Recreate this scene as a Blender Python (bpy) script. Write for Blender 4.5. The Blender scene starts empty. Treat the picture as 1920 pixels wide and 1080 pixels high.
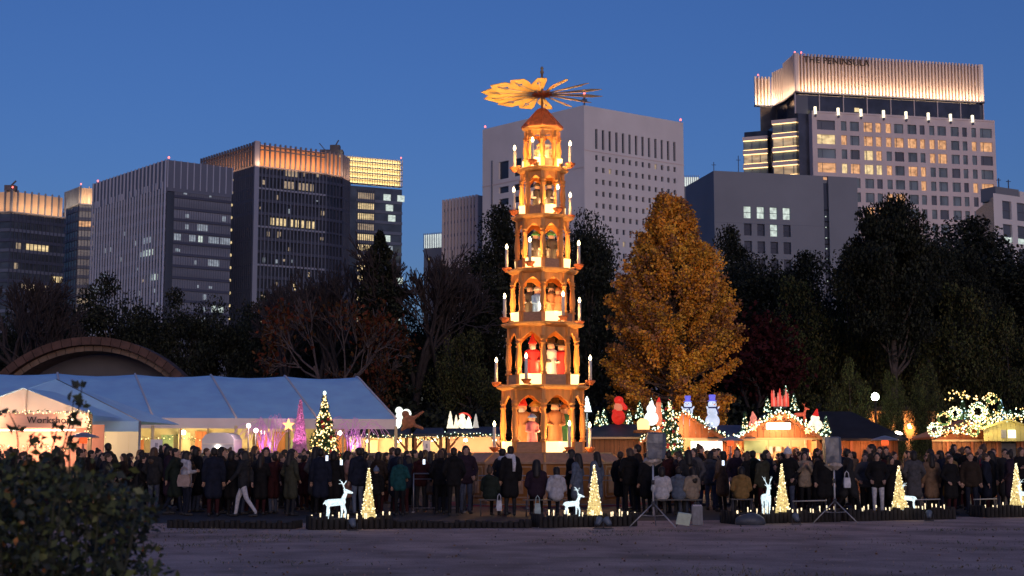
import bpy, bmesh, math, random
import numpy as np
from mathutils import Vector, Matrix, Quaternion
PI = math.pi
R = math.radians
scene = bpy.context.scene
C = scene.collection

# ------------------------------------------------------------------ camera
F_PX, HOR, CAM_Z = 2667.0, 850.0, 1.6          # focal length in photo pixels, horizon row, eye height
PITCH = math.atan((HOR - 540.0) / F_PX)
cam = bpy.data.cameras.new('camera')
cam_ob = bpy.data.objects.new('camera', cam)
C.objects.link(cam_ob)
cam.sensor_width = 36.0
cam.lens = F_PX / 1920.0 * 36.0
cam.clip_start, cam.clip_end = 0.5, 6000.0
cam_ob.location = (0, 0, CAM_Z)
cam_ob.rotation_euler = (PI / 2 + PITCH, 0, 0)
cam.dof.use_dof = True
cam.dof.focus_distance = 46.0
cam.dof.aperture_fstop = 3.5
scene.camera = cam_ob

# ------------------------------------------------------------------ dusk sky and the last glow of the sun behind the camera
SUN_EL, SUN_AZ = 4.0, 168.0                     # azimuth clockwise from +Y: low, behind the camera
world = bpy.data.worlds.new('World')
scene.world = world
world.use_nodes = True
wn = world.node_tree
sky = wn.nodes.new('ShaderNodeTexSky')
sky.sky_type = 'NISHITA'
sky.sun_disc = False
sky.sun_elevation = R(SUN_EL)
sky.sun_rotation = R(SUN_AZ)
sky.air_density = 1.0
sky.dust_density = 1.2
sky.ozone_density = 4.4
tint = wn.nodes.new('ShaderNodeMix'); tint.data_type = 'RGBA'; tint.blend_type = 'MULTIPLY'; tint.inputs[0].default_value = 1.0
tint.inputs[7].default_value = (1.17, 0.85, 1.09, 1.0)      # violet cast of the late dusk
wn.links.new(sky.outputs[0], tint.inputs[6]); wn.links.new(tint.outputs[2], wn.nodes['Background'].inputs[0])
wn.nodes['Background'].inputs[1].default_value = 0.165
sun = bpy.data.lights.new('sun', 'SUN')
sun.energy = 0.5
sun.angle = R(25)
sun.color = (1.0, 0.90, 0.84)
sun_ob = bpy.data.objects.new('sun', sun)
C.objects.link(sun_ob)
LE, LA = R(9.0), R(SUN_AZ)
sun_ob.rotation_euler = Vector((-math.sin(LA) * math.cos(LE), -math.cos(LA) * math.cos(LE), -math.sin(LE))).to_track_quat('-Z', 'Y').to_euler()

scene.view_settings.view_transform = 'Standard'
scene.view_settings.look = 'None'
scene.view_settings.exposure = 0.0
scene.view_settings.gamma = 1.0
scene.render.engine = 'CYCLES'
cy = scene.cycles
cy.use_denoising = True
cy.max_bounces, cy.diffuse_bounces, cy.glossy_bounces, cy.transmission_bounces = 5, 3, 3, 4
cy.transparent_max_bounces = 8
cy.sample_clamp_indirect = 4.0
cy.sample_clamp_direct = 30.0
cy.caustics_reflective = cy.caustics_refractive = False
cy.use_light_tree = True

# ------------------------------------------------------------------ helpers
def at(px, py, Y):
    """world point seen at photo pixel (px, py) at distance Y in front of the camera"""
    dx, dy = (px - 960.0) / F_PX, (540.0 - py) / F_PX
    d = Vector((dx, math.cos(PITCH) - dy * math.sin(PITCH), math.sin(PITCH) + dy * math.cos(PITCH)))
    return Vector((0, 0, CAM_Z)) + d * (Y / d.y)
def gx(px, Y):
    return at(px, HOR, Y).x
def zz(py, Y, px=960):
    return at(px, py, Y).z

MATS = {}
def rnd_coord(nt, src):
    """object coordinates shifted by a random amount per object, so alike pieces do not repeat"""
    oi = nt.nodes.new('ShaderNodeObjectInfo'); ml = nt.nodes.new('ShaderNodeMath'); ml.operation = 'MULTIPLY'; ml.inputs[1].default_value = 61.7
    ad = nt.nodes.new('ShaderNodeVectorMath'); ad.operation = 'ADD'
    nt.links.new(oi.outputs['Random'], ml.inputs[0]); nt.links.new(src, ad.inputs[0]); nt.links.new(ml.outputs[0], ad.inputs[1])
    return ad.outputs[0]
def mat(name, col, rough=0.7, var=0.12, scale=6.0, bump=0.0, metal=0.0, spec=0.4, coord='Object', col2=None, stretch=None, coat=0.0):
    if name in MATS: return MATS[name]
    m = bpy.data.materials.new(name); m.use_nodes = True
    nt = m.node_tree; b = nt.nodes['Principled BSDF']
    b.inputs['Roughness'].default_value = rough
    b.inputs['Metallic'].default_value = metal
    b.inputs['Specular IOR Level'].default_value = spec
    if coat: b.inputs['Coat Weight'].default_value = coat
    tc = nt.nodes.new('ShaderNodeTexCoord'); nz = nt.nodes.new('ShaderNodeTexNoise')
    nz.inputs['Scale'].default_value = scale; nz.inputs['Detail'].default_value = 5.0
    if stretch:
        mp = nt.nodes.new('ShaderNodeMapping'); mp.inputs['Scale'].default_value = stretch
        nt.links.new(rnd_coord(nt, tc.outputs[coord]), mp.inputs[0]); nt.links.new(mp.outputs[0], nz.inputs[0])
    else:
        nt.links.new(rnd_coord(nt, tc.outputs[coord]), nz.inputs[0])
    rp = nt.nodes.new('ShaderNodeValToRGB')
    c1 = [max(0, c * (1 - var * 1.6)) for c in col]; c2 = list(col2) if col2 else [min(1, c * (1 + var * 1.6)) for c in col]
    rp.color_ramp.elements[0].position, rp.color_ramp.elements[1].position = 0.3, 0.7
    rp.color_ramp.elements[0].color = c1 + [1]; rp.color_ramp.elements[1].color = c2 + [1]
    nt.links.new(nz.outputs[0], rp.inputs[0]); nt.links.new(rp.outputs[0], b.inputs['Base Color'])
    if bump:
        bp = nt.nodes.new('ShaderNodeBump'); bp.inputs['Strength'].default_value = bump; bp.inputs['Distance'].default_value = 0.03
        nt.links.new(nz.outputs[0], bp.inputs['Height']); nt.links.new(bp.outputs[0], b.inputs['Normal'])
    MATS[name] = m
    return m
def emat(name, col, strength, base=None, sample=True, var=0.0, scale=3.0):
    if name in MATS: return MATS[name]
    m = bpy.data.materials.new(name); m.use_nodes = True
    nt = m.node_tree; b = nt.nodes['Principled BSDF']
    base = base or [c * 0.35 for c in col]
    b.inputs['Base Color'].default_value = (*base, 1); b.inputs['Roughness'].default_value = 0.5
    b.inputs['Emission Color'].default_value = (*col, 1)
    b.inputs['Emission Strength'].default_value = strength
    if var:
        tc = nt.nodes.new('ShaderNodeTexCoord'); nz = nt.nodes.new('ShaderNodeTexNoise'); nz.inputs['Scale'].default_value = scale; nz.inputs['Detail'].default_value = 3
        mr = nt.nodes.new('ShaderNodeMapRange'); mr.inputs[1].default_value = 0.3; mr.inputs[2].default_value = 0.7
        mr.inputs[3].default_value = strength * (1 - var); mr.inputs[4].default_value = strength * (1 + var)
        nt.links.new(rnd_coord(nt, tc.outputs['Object']), nz.inputs[0]); nt.links.new(nz.outputs[0], mr.inputs[0]); nt.links.new(mr.outputs[0], b.inputs['Emission Strength'])
    if not sample: m.cycles.emission_sampling = 'NONE'
    MATS[name] = m
    return m
def omat(name, rough=0.85, var=0.25, scale=14.0, spec=0.2):
    """cloth / hair / wood whose colour is the object's own colour"""
    if name in MATS: return MATS[name]
    m = bpy.data.materials.new(name); m.use_nodes = True
    nt = m.node_tree; b = nt.nodes['Principled BSDF']
    b.inputs['Roughness'].default_value = rough; b.inputs['Specular IOR Level'].default_value = spec
    oi = nt.nodes.new('ShaderNodeObjectInfo'); tc = nt.nodes.new('ShaderNodeTexCoord'); nz = nt.nodes.new('ShaderNodeTexNoise')
    nz.inputs['Scale'].default_value = scale; nz.inputs['Detail'].default_value = 4
    mr = nt.nodes.new('ShaderNodeMapRange'); mr.inputs[1].default_value = 0.3; mr.inputs[2].default_value = 0.7
    mr.inputs[3].default_value = 1 - var; mr.inputs[4].default_value = 1 + var
    vm = nt.nodes.new('ShaderNodeVectorMath'); vm.operation = 'SCALE'
    nt.links.new(tc.outputs['Object'], nz.inputs[0]); nt.links.new(nz.outputs[0], mr.inputs[0])
    nt.links.new(oi.outputs['Color'], vm.inputs[0]); nt.links.new(mr.outputs[0], vm.inputs['Scale'])
    nt.links.new(vm.outputs[0], b.inputs['Base Color'])
    MATS[name] = m
    return m

def tag(o, label=None, cat=None, group=None, kind=None):
    if label: o['label'] = label
    if cat: o['category'] = cat
    if group: o['group'] = group
    if kind: o['kind'] = kind
    return o
def empty(name, loc=(0, 0, 0), rz=0.0, parent=None):
    o = bpy.data.objects.new(name, None); C.objects.link(o)
    o.empty_display_size = 0.2
    o.location = loc; o.rotation_euler = (0, 0, rz)
    if parent: o.parent = parent
    return o
def link(name, me, parent=None, loc=None, rz=None, col=None):
    o = bpy.data.objects.new(name, me); C.objects.link(o)
    if parent: o.parent = parent
    if loc is not None: o.location = loc
    if rz is not None: o.rotation_euler = (0, 0, rz)
    if col is not None: o.color = (*col, 1)
    return o
_cubes = {}
def cube(m):
    if m.name not in _cubes:
        me = bpy.data.meshes.new('box_' + m.name)
        v = [(x, y, z) for z in (-.5, .5) for y in (-.5, .5) for x in (-.5, .5)]
        me.from_pydata(v, [], [(0, 2, 3, 1), (4, 5, 7, 6), (0, 1, 5, 4), (2, 6, 7, 3), (0, 4, 6, 2), (1, 3, 7, 5)])
        me.materials.append(m); _cubes[m.name] = me
    return _cubes[m.name]
def box(name, m, c, s, parent=None, rot=None):
    """one box as an object of its own, centre c, size s; mesh shared by alike pieces"""
    o = link(name, cube(m), parent)
    o.location = c; o.scale = s
    if rot: o.rotation_euler = rot
    return o

class MB:
    def __init__(s): s.v = []; s.f = []; s.mi = []; s.sm = []
    def add(s, v, f, mi=0, smooth=False):
        b = len(s.v); s.v += [tuple(p) for p in v]
        for q in f: s.f.append(tuple(b + i for i in q)); s.mi.append(mi); s.sm.append(smooth)
        return s
    def box(s, c, d, mi=0, rz=0.0, M=None):
        x, y, z = d[0] / 2, d[1] / 2, d[2] / 2
        v = [Vector((i, j, k)) for k in (-z, z) for j in (-y, y) for i in (-x, x)]
        if rz: v = [Matrix.Rotation(rz, 3, 'Z') @ p for p in v]
        if M is not None: v = [M @ p for p in v]
        c = Vector(c)
        return s.add([p + c for p in v], [(0, 2, 3, 1), (4, 5, 7, 6), (0, 1, 5, 4), (2, 6, 7, 3), (0, 4, 6, 2), (1, 3, 7, 5)], mi)
    def lathe(s, prof, n=12, c=(0, 0, 0), mi=0, smooth=True, ph=0.0, sx=1.0, sy=1.0, cap=True):
        v = []; f = []
        for (r, z) in prof:
            for k in range(n):
                a = ph + 2 * PI * k / n
                v.append((c[0] + r * sx * math.cos(a), c[1] + r * sy * math.sin(a), c[2] + z))
        m = len(prof)
        for i in range(m - 1):
            for k in range(n):
                f.append((i * n + k, i * n + (k + 1) % n, (i + 1) * n + (k + 1) % n, (i + 1) * n + k))
        if cap:
            f.append(tuple(range(n))[::-1]); f.append(tuple((m - 1) * n + k for k in range(n)))
        return s.add(v, f, mi, smooth)
    def tube(s, pts, rad, n=6, mi=0, smooth=True, cap=True):
        pts = [Vector(p) for p in pts]
        if not hasattr(rad, '__len__'): rad = [rad] * len(pts)
        v = []; f = []; pr = None
        for i, p in enumerate(pts):
            t = (pts[min(i + 1, len(pts) - 1)] - pts[max(i - 1, 0)])
            if t.length < 1e-9: t = Vector((0, 0, 1))
            t.normalize()
            if pr is None:
                a = Vector((1, 0, 0)) if abs(t.x) < 0.8 else Vector((0, 1, 0)); pr = t.cross(a).normalized()
            else:
                pr = (pr - t * pr.dot(t)).normalized()
            q = t.cross(pr)
            for k in range(n):
                a = 2 * PI * k / n
                v.append(p + (pr * math.cos(a) + q * math.sin(a)) * rad[i])
        for i in range(len(pts) - 1):
            for k in range(n):
                f.append((i * n + k, i * n + (k + 1) % n, (i + 1) * n + (k + 1) % n, (i + 1) * n + k))
        if cap:
            f.append(tuple(range(n))[::-1]); f.append(tuple((len(pts) - 1) * n + k for k in range(n)))
        return s.add(v, f, mi, smooth)
    def ell(s, c, r, nu=10, nv=7, mi=0, M=None, smooth=True):
        v = [Vector((0, 0, -r[2]))]; f = []
        for j in range(1, nv):
            b = -PI / 2 + PI * j / nv
            for k in range(nu):
                a = 2 * PI * k / nu
                v.append(Vector((r[0] * math.cos(b) * math.cos(a), r[1] * math.cos(b) * math.sin(a), r[2] * math.sin(b))))
        v.append(Vector((0, 0, r[2]))); e = len(v) - 1
        for k in range(nu):
            f.append((0, 1 + (k + 1) % nu, 1 + k)); f.append((e, e - nu + k, e - nu + (k + 1) % nu))
        for j in range(nv - 2):
            for k in range(nu):
                f.append((1 + j * nu + k, 1 + j * nu + (k + 1) % nu, 1 + (j + 1) * nu + (k + 1) % nu, 1 + (j + 1) * nu + k))
        if M is not None: v = [M @ p for p in v]
        c = Vector(c)
        return s.add([p + c for p in v], f, mi, smooth)
    def prism(s, poly, y0, y1, mi=0, M=None):
        """polygon in x,z extruded along y"""
        n = len(poly)
        v = [Vector((x, y0, z)) for x, z in poly] + [Vector((x, y1, z)) for x, z in poly]
        if M is not None: v = [M @ p for p in v]
        f = [tuple(range(n)), tuple(range(2 * n - 1, n - 1, -1))] + [(i, i + n, (i + 1) % n + n, (i + 1) % n) for i in range(n)]
        return s.add(v, f, mi)
    def mesh(s, name, mats):
        me = bpy.data.meshes.new(name); me.from_pydata(s.v, [], s.f)
        for m in (mats if isinstance(mats, (list, tuple)) else [mats]): me.materials.append(m)
        me.polygons.foreach_set('material_index', s.mi); me.polygons.foreach_set('use_smooth', s.sm); me.update()
        return me
    def build(s, name, mats, parent=None, loc=None, rz=None, col=None):
        return link(name, s.mesh(name, mats), parent, loc, rz, col)

def npmesh(name, V, Fq, mats, mi=None, smooth=False):
    """V (n,3), Fq (m,k) numpy arrays"""
    me = bpy.data.meshes.new(name); k = Fq.shape[1]; m = len(Fq)
    me.vertices.add(len(V)); me.vertices.foreach_set('co', np.asarray(V, dtype=np.float32).ravel())
    me.loops.add(m * k); me.loops.foreach_set('vertex_index', np.asarray(Fq, dtype=np.int32).ravel())
    me.polygons.add(m); me.polygons.foreach_set('loop_start', np.arange(0, m * k, k, dtype=np.int32))
    for t in (mats if isinstance(mats, (list, tuple)) else [mats]): me.materials.append(t)
    if mi is not None: me.polygons.foreach_set('material_index', np.asarray(mi, dtype=np.int32))
    if smooth: me.polygons.foreach_set('use_smooth', np.ones(m, dtype=bool))
    me.update(calc_edges=True); me.validate()
    return me
def leaves(name, P, size, rng, mats, aspect=0.6, jitter=0.5, up=0.0, mi=None):
    """one rhombus leaf (or small spray) at every point of P, turned at random"""
    n = len(P); a = rng.normal(size=(n, 3)); a[:, 2] += up; a /= np.linalg.norm(a, axis=1)[:, None]
    b = rng.normal(size=(n, 3)); b -= a * (a * b).sum(1)[:, None]; b /= np.linalg.norm(b, axis=1)[:, None]
    s = (size * (1 - jitter + 2 * jitter * rng.random(n)))[:, None]
    nn = np.cross(a, b) * s * 0.18
    V = np.stack([P - a * s * .5, P + b * s * aspect * .5 + nn, P + a * s * .5, P - b * s * aspect * .5 + nn], 1).reshape(-1, 3)
    F = np.arange(4 * n).reshape(n, 4)
    if mi is None and isinstance(mats, (list, tuple)): mi = rng.integers(0, len(mats), n)
    return npmesh(name, V, F, mats, mi)
def bulbs(name, P, r, mats, mi=None):
    """a small octahedral lamp at every point"""
    P = np.asarray(P, dtype=float); n = len(P)
    o = np.array([(1, 0, 0), (-1, 0, 0), (0, 1, 0), (0, -1, 0), (0, 0, 1.2), (0, 0, -1.2)]) * r
    V = (P[:, None, :] + o[None]).reshape(-1, 3)
    t = np.array([(0, 2, 4), (2, 1, 4), (1, 3, 4), (3, 0, 4), (2, 0, 5), (1, 2, 5), (3, 1, 5), (0, 3, 5)])
    F = (np.arange(n)[:, None, None] * 6 + t[None]).reshape(-1, 3)
    if mi is not None: mi = np.repeat(np.asarray(mi), 8)
    return npmesh(name, V, F, mats, mi)
def lamp(kind, loc, power, col, parent=None, size=0.1, size_y=None, aim=None, name='lamp_light'):
    l = bpy.data.lights.new(name, kind); l.energy = power; l.color = col
    if kind == 'AREA':
        l.shape = 'RECTANGLE'; l.size = size; l.size_y = size_y or size
    else:
        l.shadow_soft_size = size
    o = bpy.data.objects.new(name, l); C.objects.link(o); o.location = loc
    if aim is not None: o.rotation_euler = Vector(aim).to_track_quat('-Z', 'Y').to_euler()
    if parent: o.parent = parent
    return o
def capsule(mb, p0, p1, r0, r1, n=10, mi=0):
    p0, p1 = Vector(p0), Vector(p1); d = (p1 - p0); L = d.length; d = d / L if L > 1e-6 else Vector((0, 0, 1))
    pts = []; rr = []
    for a in (-90, -55, -25): pts.append(p0 + d * r0 * math.sin(R(a))); rr.append(max(1e-3, r0 * math.cos(R(a))))
    pts += [p0, p1]; rr += [r0, r1]
    for a in (25, 55, 90): pts.append(p1 + d * r1 * math.sin(R(a))); rr.append(max(1e-3, r1 * math.cos(R(a))))
    mb.tube(pts, rr, n, mi)
def fuse(name, prims, voxel, mats, extra=None, smooth=4):
    """one continuous surface round tapered capsules ('c', p0, p1, r0, r1, slot) and ellipsoids ('e', centre, radii, slot)"""
    mb = MB()
    for p in prims:
        if p[0] == 'c': capsule(mb, p[1], p[2], p[3], p[4], 12)
        else: mb.ell(p[1], p[2], 14, 10)
    o = link(name, mb.mesh(name, mats))
    md = o.modifiers.new('r', 'REMESH'); md.mode = 'VOXEL'; md.voxel_size = voxel; md.use_smooth_shade = True
    ms = o.modifiers.new('s', 'SMOOTH'); ms.factor = 0.5; ms.iterations = smooth
    dg = bpy.context.evaluated_depsgraph_get(); dg.update()
    me = bpy.data.meshes.new_from_object(o.evaluated_get(dg)); old = o.data
    bpy.data.objects.remove(o); bpy.data.meshes.remove(old)
    me.name = name
    me.materials.clear()
    for m in (mats if isinstance(mats, (list, tuple)) else [mats]): me.materials.append(m)
    n = len(me.polygons); cc = np.empty(n * 3, dtype=np.float32); me.polygons.foreach_get('center', cc); cc = cc.reshape(-1, 3)
    best = np.full(n, 1e9); slot = np.zeros(n, dtype=np.int32)
    for p in prims:
        if p[0] == 'c':
            a = np.array(p[1]); b = np.array(p[2]); ab = b - a; t = np.clip(((cc - a) @ ab) / max(1e-9, ab @ ab), 0, 1)
            d = np.linalg.norm(cc - a - t[:, None] * ab, axis=1) - (p[3] + (p[4] - p[3]) * t); s = p[5]
        else:
            q = (cc - np.array(p[1])) / np.array(p[2]); d = (np.linalg.norm(q, axis=1) - 1) * min(p[2]); s = p[3]
        w = d < best; best[w] = d[w]; slot[w] = s
    me.polygons.foreach_set('material_index', slot)
    me.polygons.foreach_set('use_smooth', np.ones(n, dtype=bool))
    if extra is not None:                                    # fingers, eyes: small pieces rooted in the same mesh
        bm = bmesh.new(); bm.from_mesh(me); em = extra.mesh('x', mats); bm.from_mesh(em); bm.to_mesh(me); bm.free(); bpy.data.meshes.remove(em)
    me.update()
    return me
rnd = random.Random(7)
nrg = np.random.default_rng(11)

# ------------------------------------------------------------------ the ground
g_mat = mat('sandy_ground', (0.45, 0.31, 0.265), 0.95, 0.22, 0.9, 0.4, spec=0.1)
def ground_nodes():
    nt = g_mat.node_tree; b = nt.nodes['Principled BSDF']
    tc = nt.nodes.new('ShaderNodeTexCoord')
    n1 = nt.nodes.new('ShaderNodeTexNoise'); n1.inputs['Scale'].default_value = 0.35; n1.inputs['Detail'].default_value = 8; n1.inputs['Roughness'].default_value = 0.65
    mp = nt.nodes.new('ShaderNodeMapping'); mp.inputs['Scale'].default_value = (0.6, 1.0, 1.0)
    nt.links.new(tc.outputs['Object'], mp.inputs[0]); nt.links.new(mp.outputs[0], n1.inputs[0])
    r1 = nt.nodes.new('ShaderNodeValToRGB'); r1.color_ramp.elements[0].position = 0.56; r1.color_ramp.elements[1].position = 0.68
    nt.links.new(n1.outputs[0], r1.inputs[0])
    n2 = nt.nodes.new('ShaderNodeTexNoise'); n2.inputs['Scale'].default_value = 30; n2.inputs['Detail'].default_value = 6
    nt.links.new(tc.outputs['Object'], n2.inputs[0])
    mx = nt.nodes.new('ShaderNodeMix'); mx.data_type = 'RGBA'
    mx.inputs[7].default_value = (0.115, 0.11, 0.07, 1)
    sm = nt.nodes.new('ShaderNodeMath'); sm.operation = 'MULTIPLY'; sm.inputs[1].default_value = 0.55
    nt.links.new(r1.outputs[0], sm.inputs[0]); nt.links.new(sm.outputs[0], mx.inputs[0])
    src = b.inputs['Base Color'].links[0].from_socket
    m2 = nt.nodes.new('ShaderNodeMix'); m2.data_type = 'RGBA'; m2.blend_type = 'OVERLAY'; m2.inputs[0].default_value = 0.6
    nt.links.new(src, m2.inputs[6]); nt.links.new(n2.outputs[0], m2.inputs[7])
    nt.links.new(m2.outputs[2], mx.inputs[6]); nt.links.new(mx.outputs[2], b.inputs['Base Color'])
ground_nodes()
gm = MB().add([(-3000, -600, 0), (3000, -600, 0), (3000, 4000, 0), (-3000, 4000, 0)], [(0, 1, 2, 3)])
tag(gm.build('ground', g_mat), 'open sandy park ground in front of the market', 'ground', kind='structure')
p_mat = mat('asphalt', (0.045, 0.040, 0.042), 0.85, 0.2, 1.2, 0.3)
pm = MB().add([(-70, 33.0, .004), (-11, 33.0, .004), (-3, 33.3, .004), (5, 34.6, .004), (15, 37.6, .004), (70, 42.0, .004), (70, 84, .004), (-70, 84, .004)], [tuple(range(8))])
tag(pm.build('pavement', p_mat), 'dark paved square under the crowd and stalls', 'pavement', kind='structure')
# ------------------------------------------------------------------ towers behind the park
glass_dark = mat('dark_glass', (0.032, 0.04, 0.065), 0.18, 0.3, 0.25, spec=0.5)  # extra blue in the base colour stands for reflected sky
glass_blue = mat('blue_glass', (0.05, 0.065, 0.09), 0.2, 0.3, 0.25, spec=0.6)
hotel_glass = mat('teal_grey_glass', (0.15, 0.20, 0.225), .2, .3, .4, spec=.5)
band_glass = mat('band_glass', (0.15, 0.17, 0.225), .3, .25, .3, spec=.4)
fin_pale = mat('pale_mullion', (0.38, 0.425, 0.55), .5, .05, .3)
core_dark = mat('core_glass', (0.045, 0.053, 0.075), .25, .3, .25, spec=.5)
glass_grey = mat('grey_glass', (0.10, 0.115, 0.145), 0.25, 0.25, 0.2, spec=0.5)
conc_white = mat('white_tile_wall', (0.68, 0.67, 0.675), 0.8, 0.04, 0.15)
conc_lav = mat('pale_stone_wall', (0.64, 0.575, 0.575), 0.8, 0.05, 0.2)
conc_grey = mat('grey_panel_wall', (0.20, 0.225, 0.265), 0.75, 0.06, 0.12)
fin_grey = mat('grey_mullion', (0.24, 0.275, 0.375), 0.6, 0.05, 0.3)
fin_mid = mat('slate_spandrel', (0.115, 0.14, 0.205), 0.6, 0.08, 0.3)
fin_dark = mat('dark_mullion', (0.055, 0.068, 0.115), 0.6, 0.08, 0.3)
roof_grey = mat('roof_plant', (0.10, 0.10, 0.12), 0.8, 0.1, 0.5)
tan_screen = mat('tan_screen', (0.66, 0.50, 0.36), 0.8, 0.04, 0.3)
copper_screen = mat('copper_screen', (0.62, 0.36, 0.20), 0.7, 0.06, 0.3)
w_cool = emat('window_cool_light', (0.80, 0.95, 0.85), 0.6, sample=False, var=0.45, scale=2.6)
w_dim = emat('window_dim_light', (0.75, 0.9, 1.0), 0.22, sample=False, var=0.5, scale=2.6)
w_warm = emat('window_warm_light', (1.0, 0.52, 0.24), 0.58, sample=False, var=0.6, scale=2.6)
w_gold = emat('window_gold_light', (1.0, 0.76, 0.38), 0.72, sample=False, var=0.5, scale=2.6)
w_gdim = emat('window_faint_light', (1.0, 0.78, 0.5), 0.25, sample=False, var=0.6, scale=2.6)
beacon = emat('red_beacon', (1.0, 0.12, 0.10), 5.0, sample=False)
strip_gold = emat('golden_strip_light', (1.0, 0.62, 0.26), 3.0, sample=False)
lantern_m = emat('white_lantern', (1.0, 0.88, 0.62), 1.8, sample=False)

class Face:
    def __init__(s, P0, P1, z0, z1, root):
        s.o = Vector((P0[0], P0[1], 0)) - Vector((root.location.x, root.location.y, 0))
        d = Vector((P1[0] - P0[0], P1[1] - P0[1], 0)); s.W = d.length; s.u = d.normalized(); s.n = Vector((s.u.y, -s.u.x, 0))
        s.z0, s.z1, s.root, s.H = z0, z1, root, z1 - z0
        s.rz = math.atan2(s.u.y, s.u.x)
    def p(s, u, v, d): return s.o + s.u * u + s.n * d + Vector((0, 0, v))
    def box(s, name, m, u0, u1, v0, v1, d0, d1, parent=None):
        return box(name, m, s.p((u0 + u1) / 2, (v0 + v1) / 2, (d0 + d1) / 2), (u1 - u0, abs(d1 - d0), v1 - v0), parent or s.root, (0, 0, s.rz))
    def holes(s, name, m, us, vs, hole, depth, parent=None):
        """wall sheet with real openings; hole(i, j) says which grid cells are open"""
        mb = MB(); H = set((i, j) for i in range(len(us) - 1) for j in range(len(vs) - 1) if hole(i, j))
        for i in range(len(us) - 1):
            for j in range(len(vs) - 1):
                a, b, c, d = us[i], us[i + 1], vs[j], vs[j + 1]
                if (i, j) not in H:
                    mb.add([s.p(a, c, 0), s.p(b, c, 0), s.p(b, d, 0), s.p(a, d, 0)], [(0, 1, 2, 3)])
                else:
                    for (q, w) in (((a, c), (b, c)), ((b, c), (b, d)), ((b, d), (a, d)), ((a, d), (a, c))):
                        mb.add([s.p(*q, 0), s.p(*w, 0), s.p(*w, -depth), s.p(*q, -depth)], [(3, 2, 1, 0)])
        return mb.build(name, m, parent or s.root)
def foot(D, C_, L=None, Rr=None):
    """ground points of a block from its roof corners in the photograph; all corners share the height of C_"""
    c = at(C_[0], C_[1], D); H = c.z
    out = [c]
    for q in (L, Rr):
        if q is None: out.append(None); continue
        lo, hi = D * 0.6, D * 2.0
        for _ in range(50):
            m = (lo + hi) / 2
            if at(q[0], q[1], m).z < H: lo = m
            else: hi = m
        out.append(at(q[0], q[1], m))
    return out, H
def prism_part(name, m, pts, z0, z1, root, inset=0.0):
    c = sum((Vector((p[0], p[1])) for p in pts), Vector((0, 0))) / len(pts)
    q = []
    for p in pts:
        v = Vector((p[0], p[1])) - c; v *= (v.length - inset * 1.4) / v.length; q.append(c + v)
    r = root.location; n = len(q)
    V = [(p.x - r.x, p.y - r.y, z0) for p in q] + [(p.x - r.x, p.y - r.y, z1) for p in q]
    f = [tuple(range(n))[::-1], tuple(range(n, 2 * n))] + [(i, (i + 1) % n, (i + 1) % n + n, i + n) for i in range(n)]
    return MB().add(V, f).build(name, m, root)
def beacon_on(root, f, u, v, d=-0.4):
    b = MB().lathe([(0.07, 0), (0.07, .5)], 6).lathe([(0.16, .5), (0.22, .7), (0.16, .95)], 8, mi=1)
    b.build('beacon', [fin_dark, beacon], root, f.p(u, v, d))
def lin(a, b, n): return [a + (b - a) * i / n for i in range(n + 1)]
def crown(f, v0, v1, back, fin, pitch, fw, fd, power, col, setback=1.6, extra=None):
    """a lit roof screen: back wall, upright fins in front, a strip lamp at its foot"""
    f.box('screen_wall', back, 0.3, f.W - 0.3, v0, v1 - 0.3, -setback - 0.4, -setback)
    n = max(2, int(f.W / pitch))
    for i in range(n + 1):
        u = f.W * i / n
        f.box('fin', fin, u - fw / 2, u + fw / 2, v0, v1, -fd, 0.0)
    f.box('ledge', fin_dark, -0.2, f.W + 0.2, v0 - 0.5, v0 - 0.05, -setback, 0.15)
    c = f.p(f.W / 2, v0 - 0.2, 1.5)                       # wash lights on a ledge at the foot of the screen
    lamp('AREA', c, power * 3.2, col, f.root, f.W * 0.96, 0.5, aim=(-f.n * 0.34 + Vector((0, 0, 1))))
def tower(name, label, D, C_, L, Rr, body):
    (c, l, r), H = foot(D, C_, L, Rr)
    root = empty(name, (c.x, c.y, 0)); tag(root, label, 'building')
    back = l + r - c
    return root, Face(l, c, 0, H, root), Face(c, r, 0, H, root), H, [l, c, r, back]

# --- grey slab with upright mullions on one side and floor bands on the other
root, fl, fr, H, fp = tower('office_tower', 'grey office slab with closely spaced upright mullions and few lit floors', 330, (314, 300), (178, 345), (435, 315), glass_grey)
prism_part('core', core_dark, fp, 0, H - 0.6, root, 0.25)
n = 26; TOP = 6.6
for i in range(n + 1):
    u = fl.W * i / n
    fl.box('mullion', fin_pale, u - 0.17, u + 0.17, 0, H - TOP + (1.6 if i % 3 else 0), 0.26, 0.6)
for j in range(19):
    v = H - TOP - 1.2 - j * 3.1
    fl.box('spandrel', fin_mid, 0, fl.W, v, v + 1.0, -0.3, 0.2)
fl.box('roof_screen', fin_mid, 0, fl.W, H - TOP, H, -0.5, 0.25)
for i in range(21):
    u = fl.W * i / 20; fl.box('screen_rib', fin_pale, u - 0.12, u + 0.12, H - TOP, H + 0.1, 0.25, 0.6)
fr.box('roof_screen', fin_mid, 0, fr.W, H - TOP - 0.8, H, -0.5, 0.22)
for i in range(11):
    u = fr.W * i / 10; fr.box('screen_rib', fin_pale, u - 0.10, u + 0.10, H - TOP, H + 0.08, 0.22, 0.5)
for j in range(22):
    v = H - TOP - 2.2 - j * 2.75
    if v < 2: break
    fr.box('spandrel', fin_dark, 0, fr.W, v, v + .62, -0.2, 0.35); fr.box('glass_band', band_glass, fr.W * .115, fr.W, v + .64, v + 2.72, -.2, .06)
for i in range(1, 24):
    u = fr.W * (0.13 + 0.87 * i / 24); fr.box('mullion', fin_mid, u - 0.05, u + 0.05, 3, H - TOP - 1.0, 0.0, 0.18)
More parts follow.
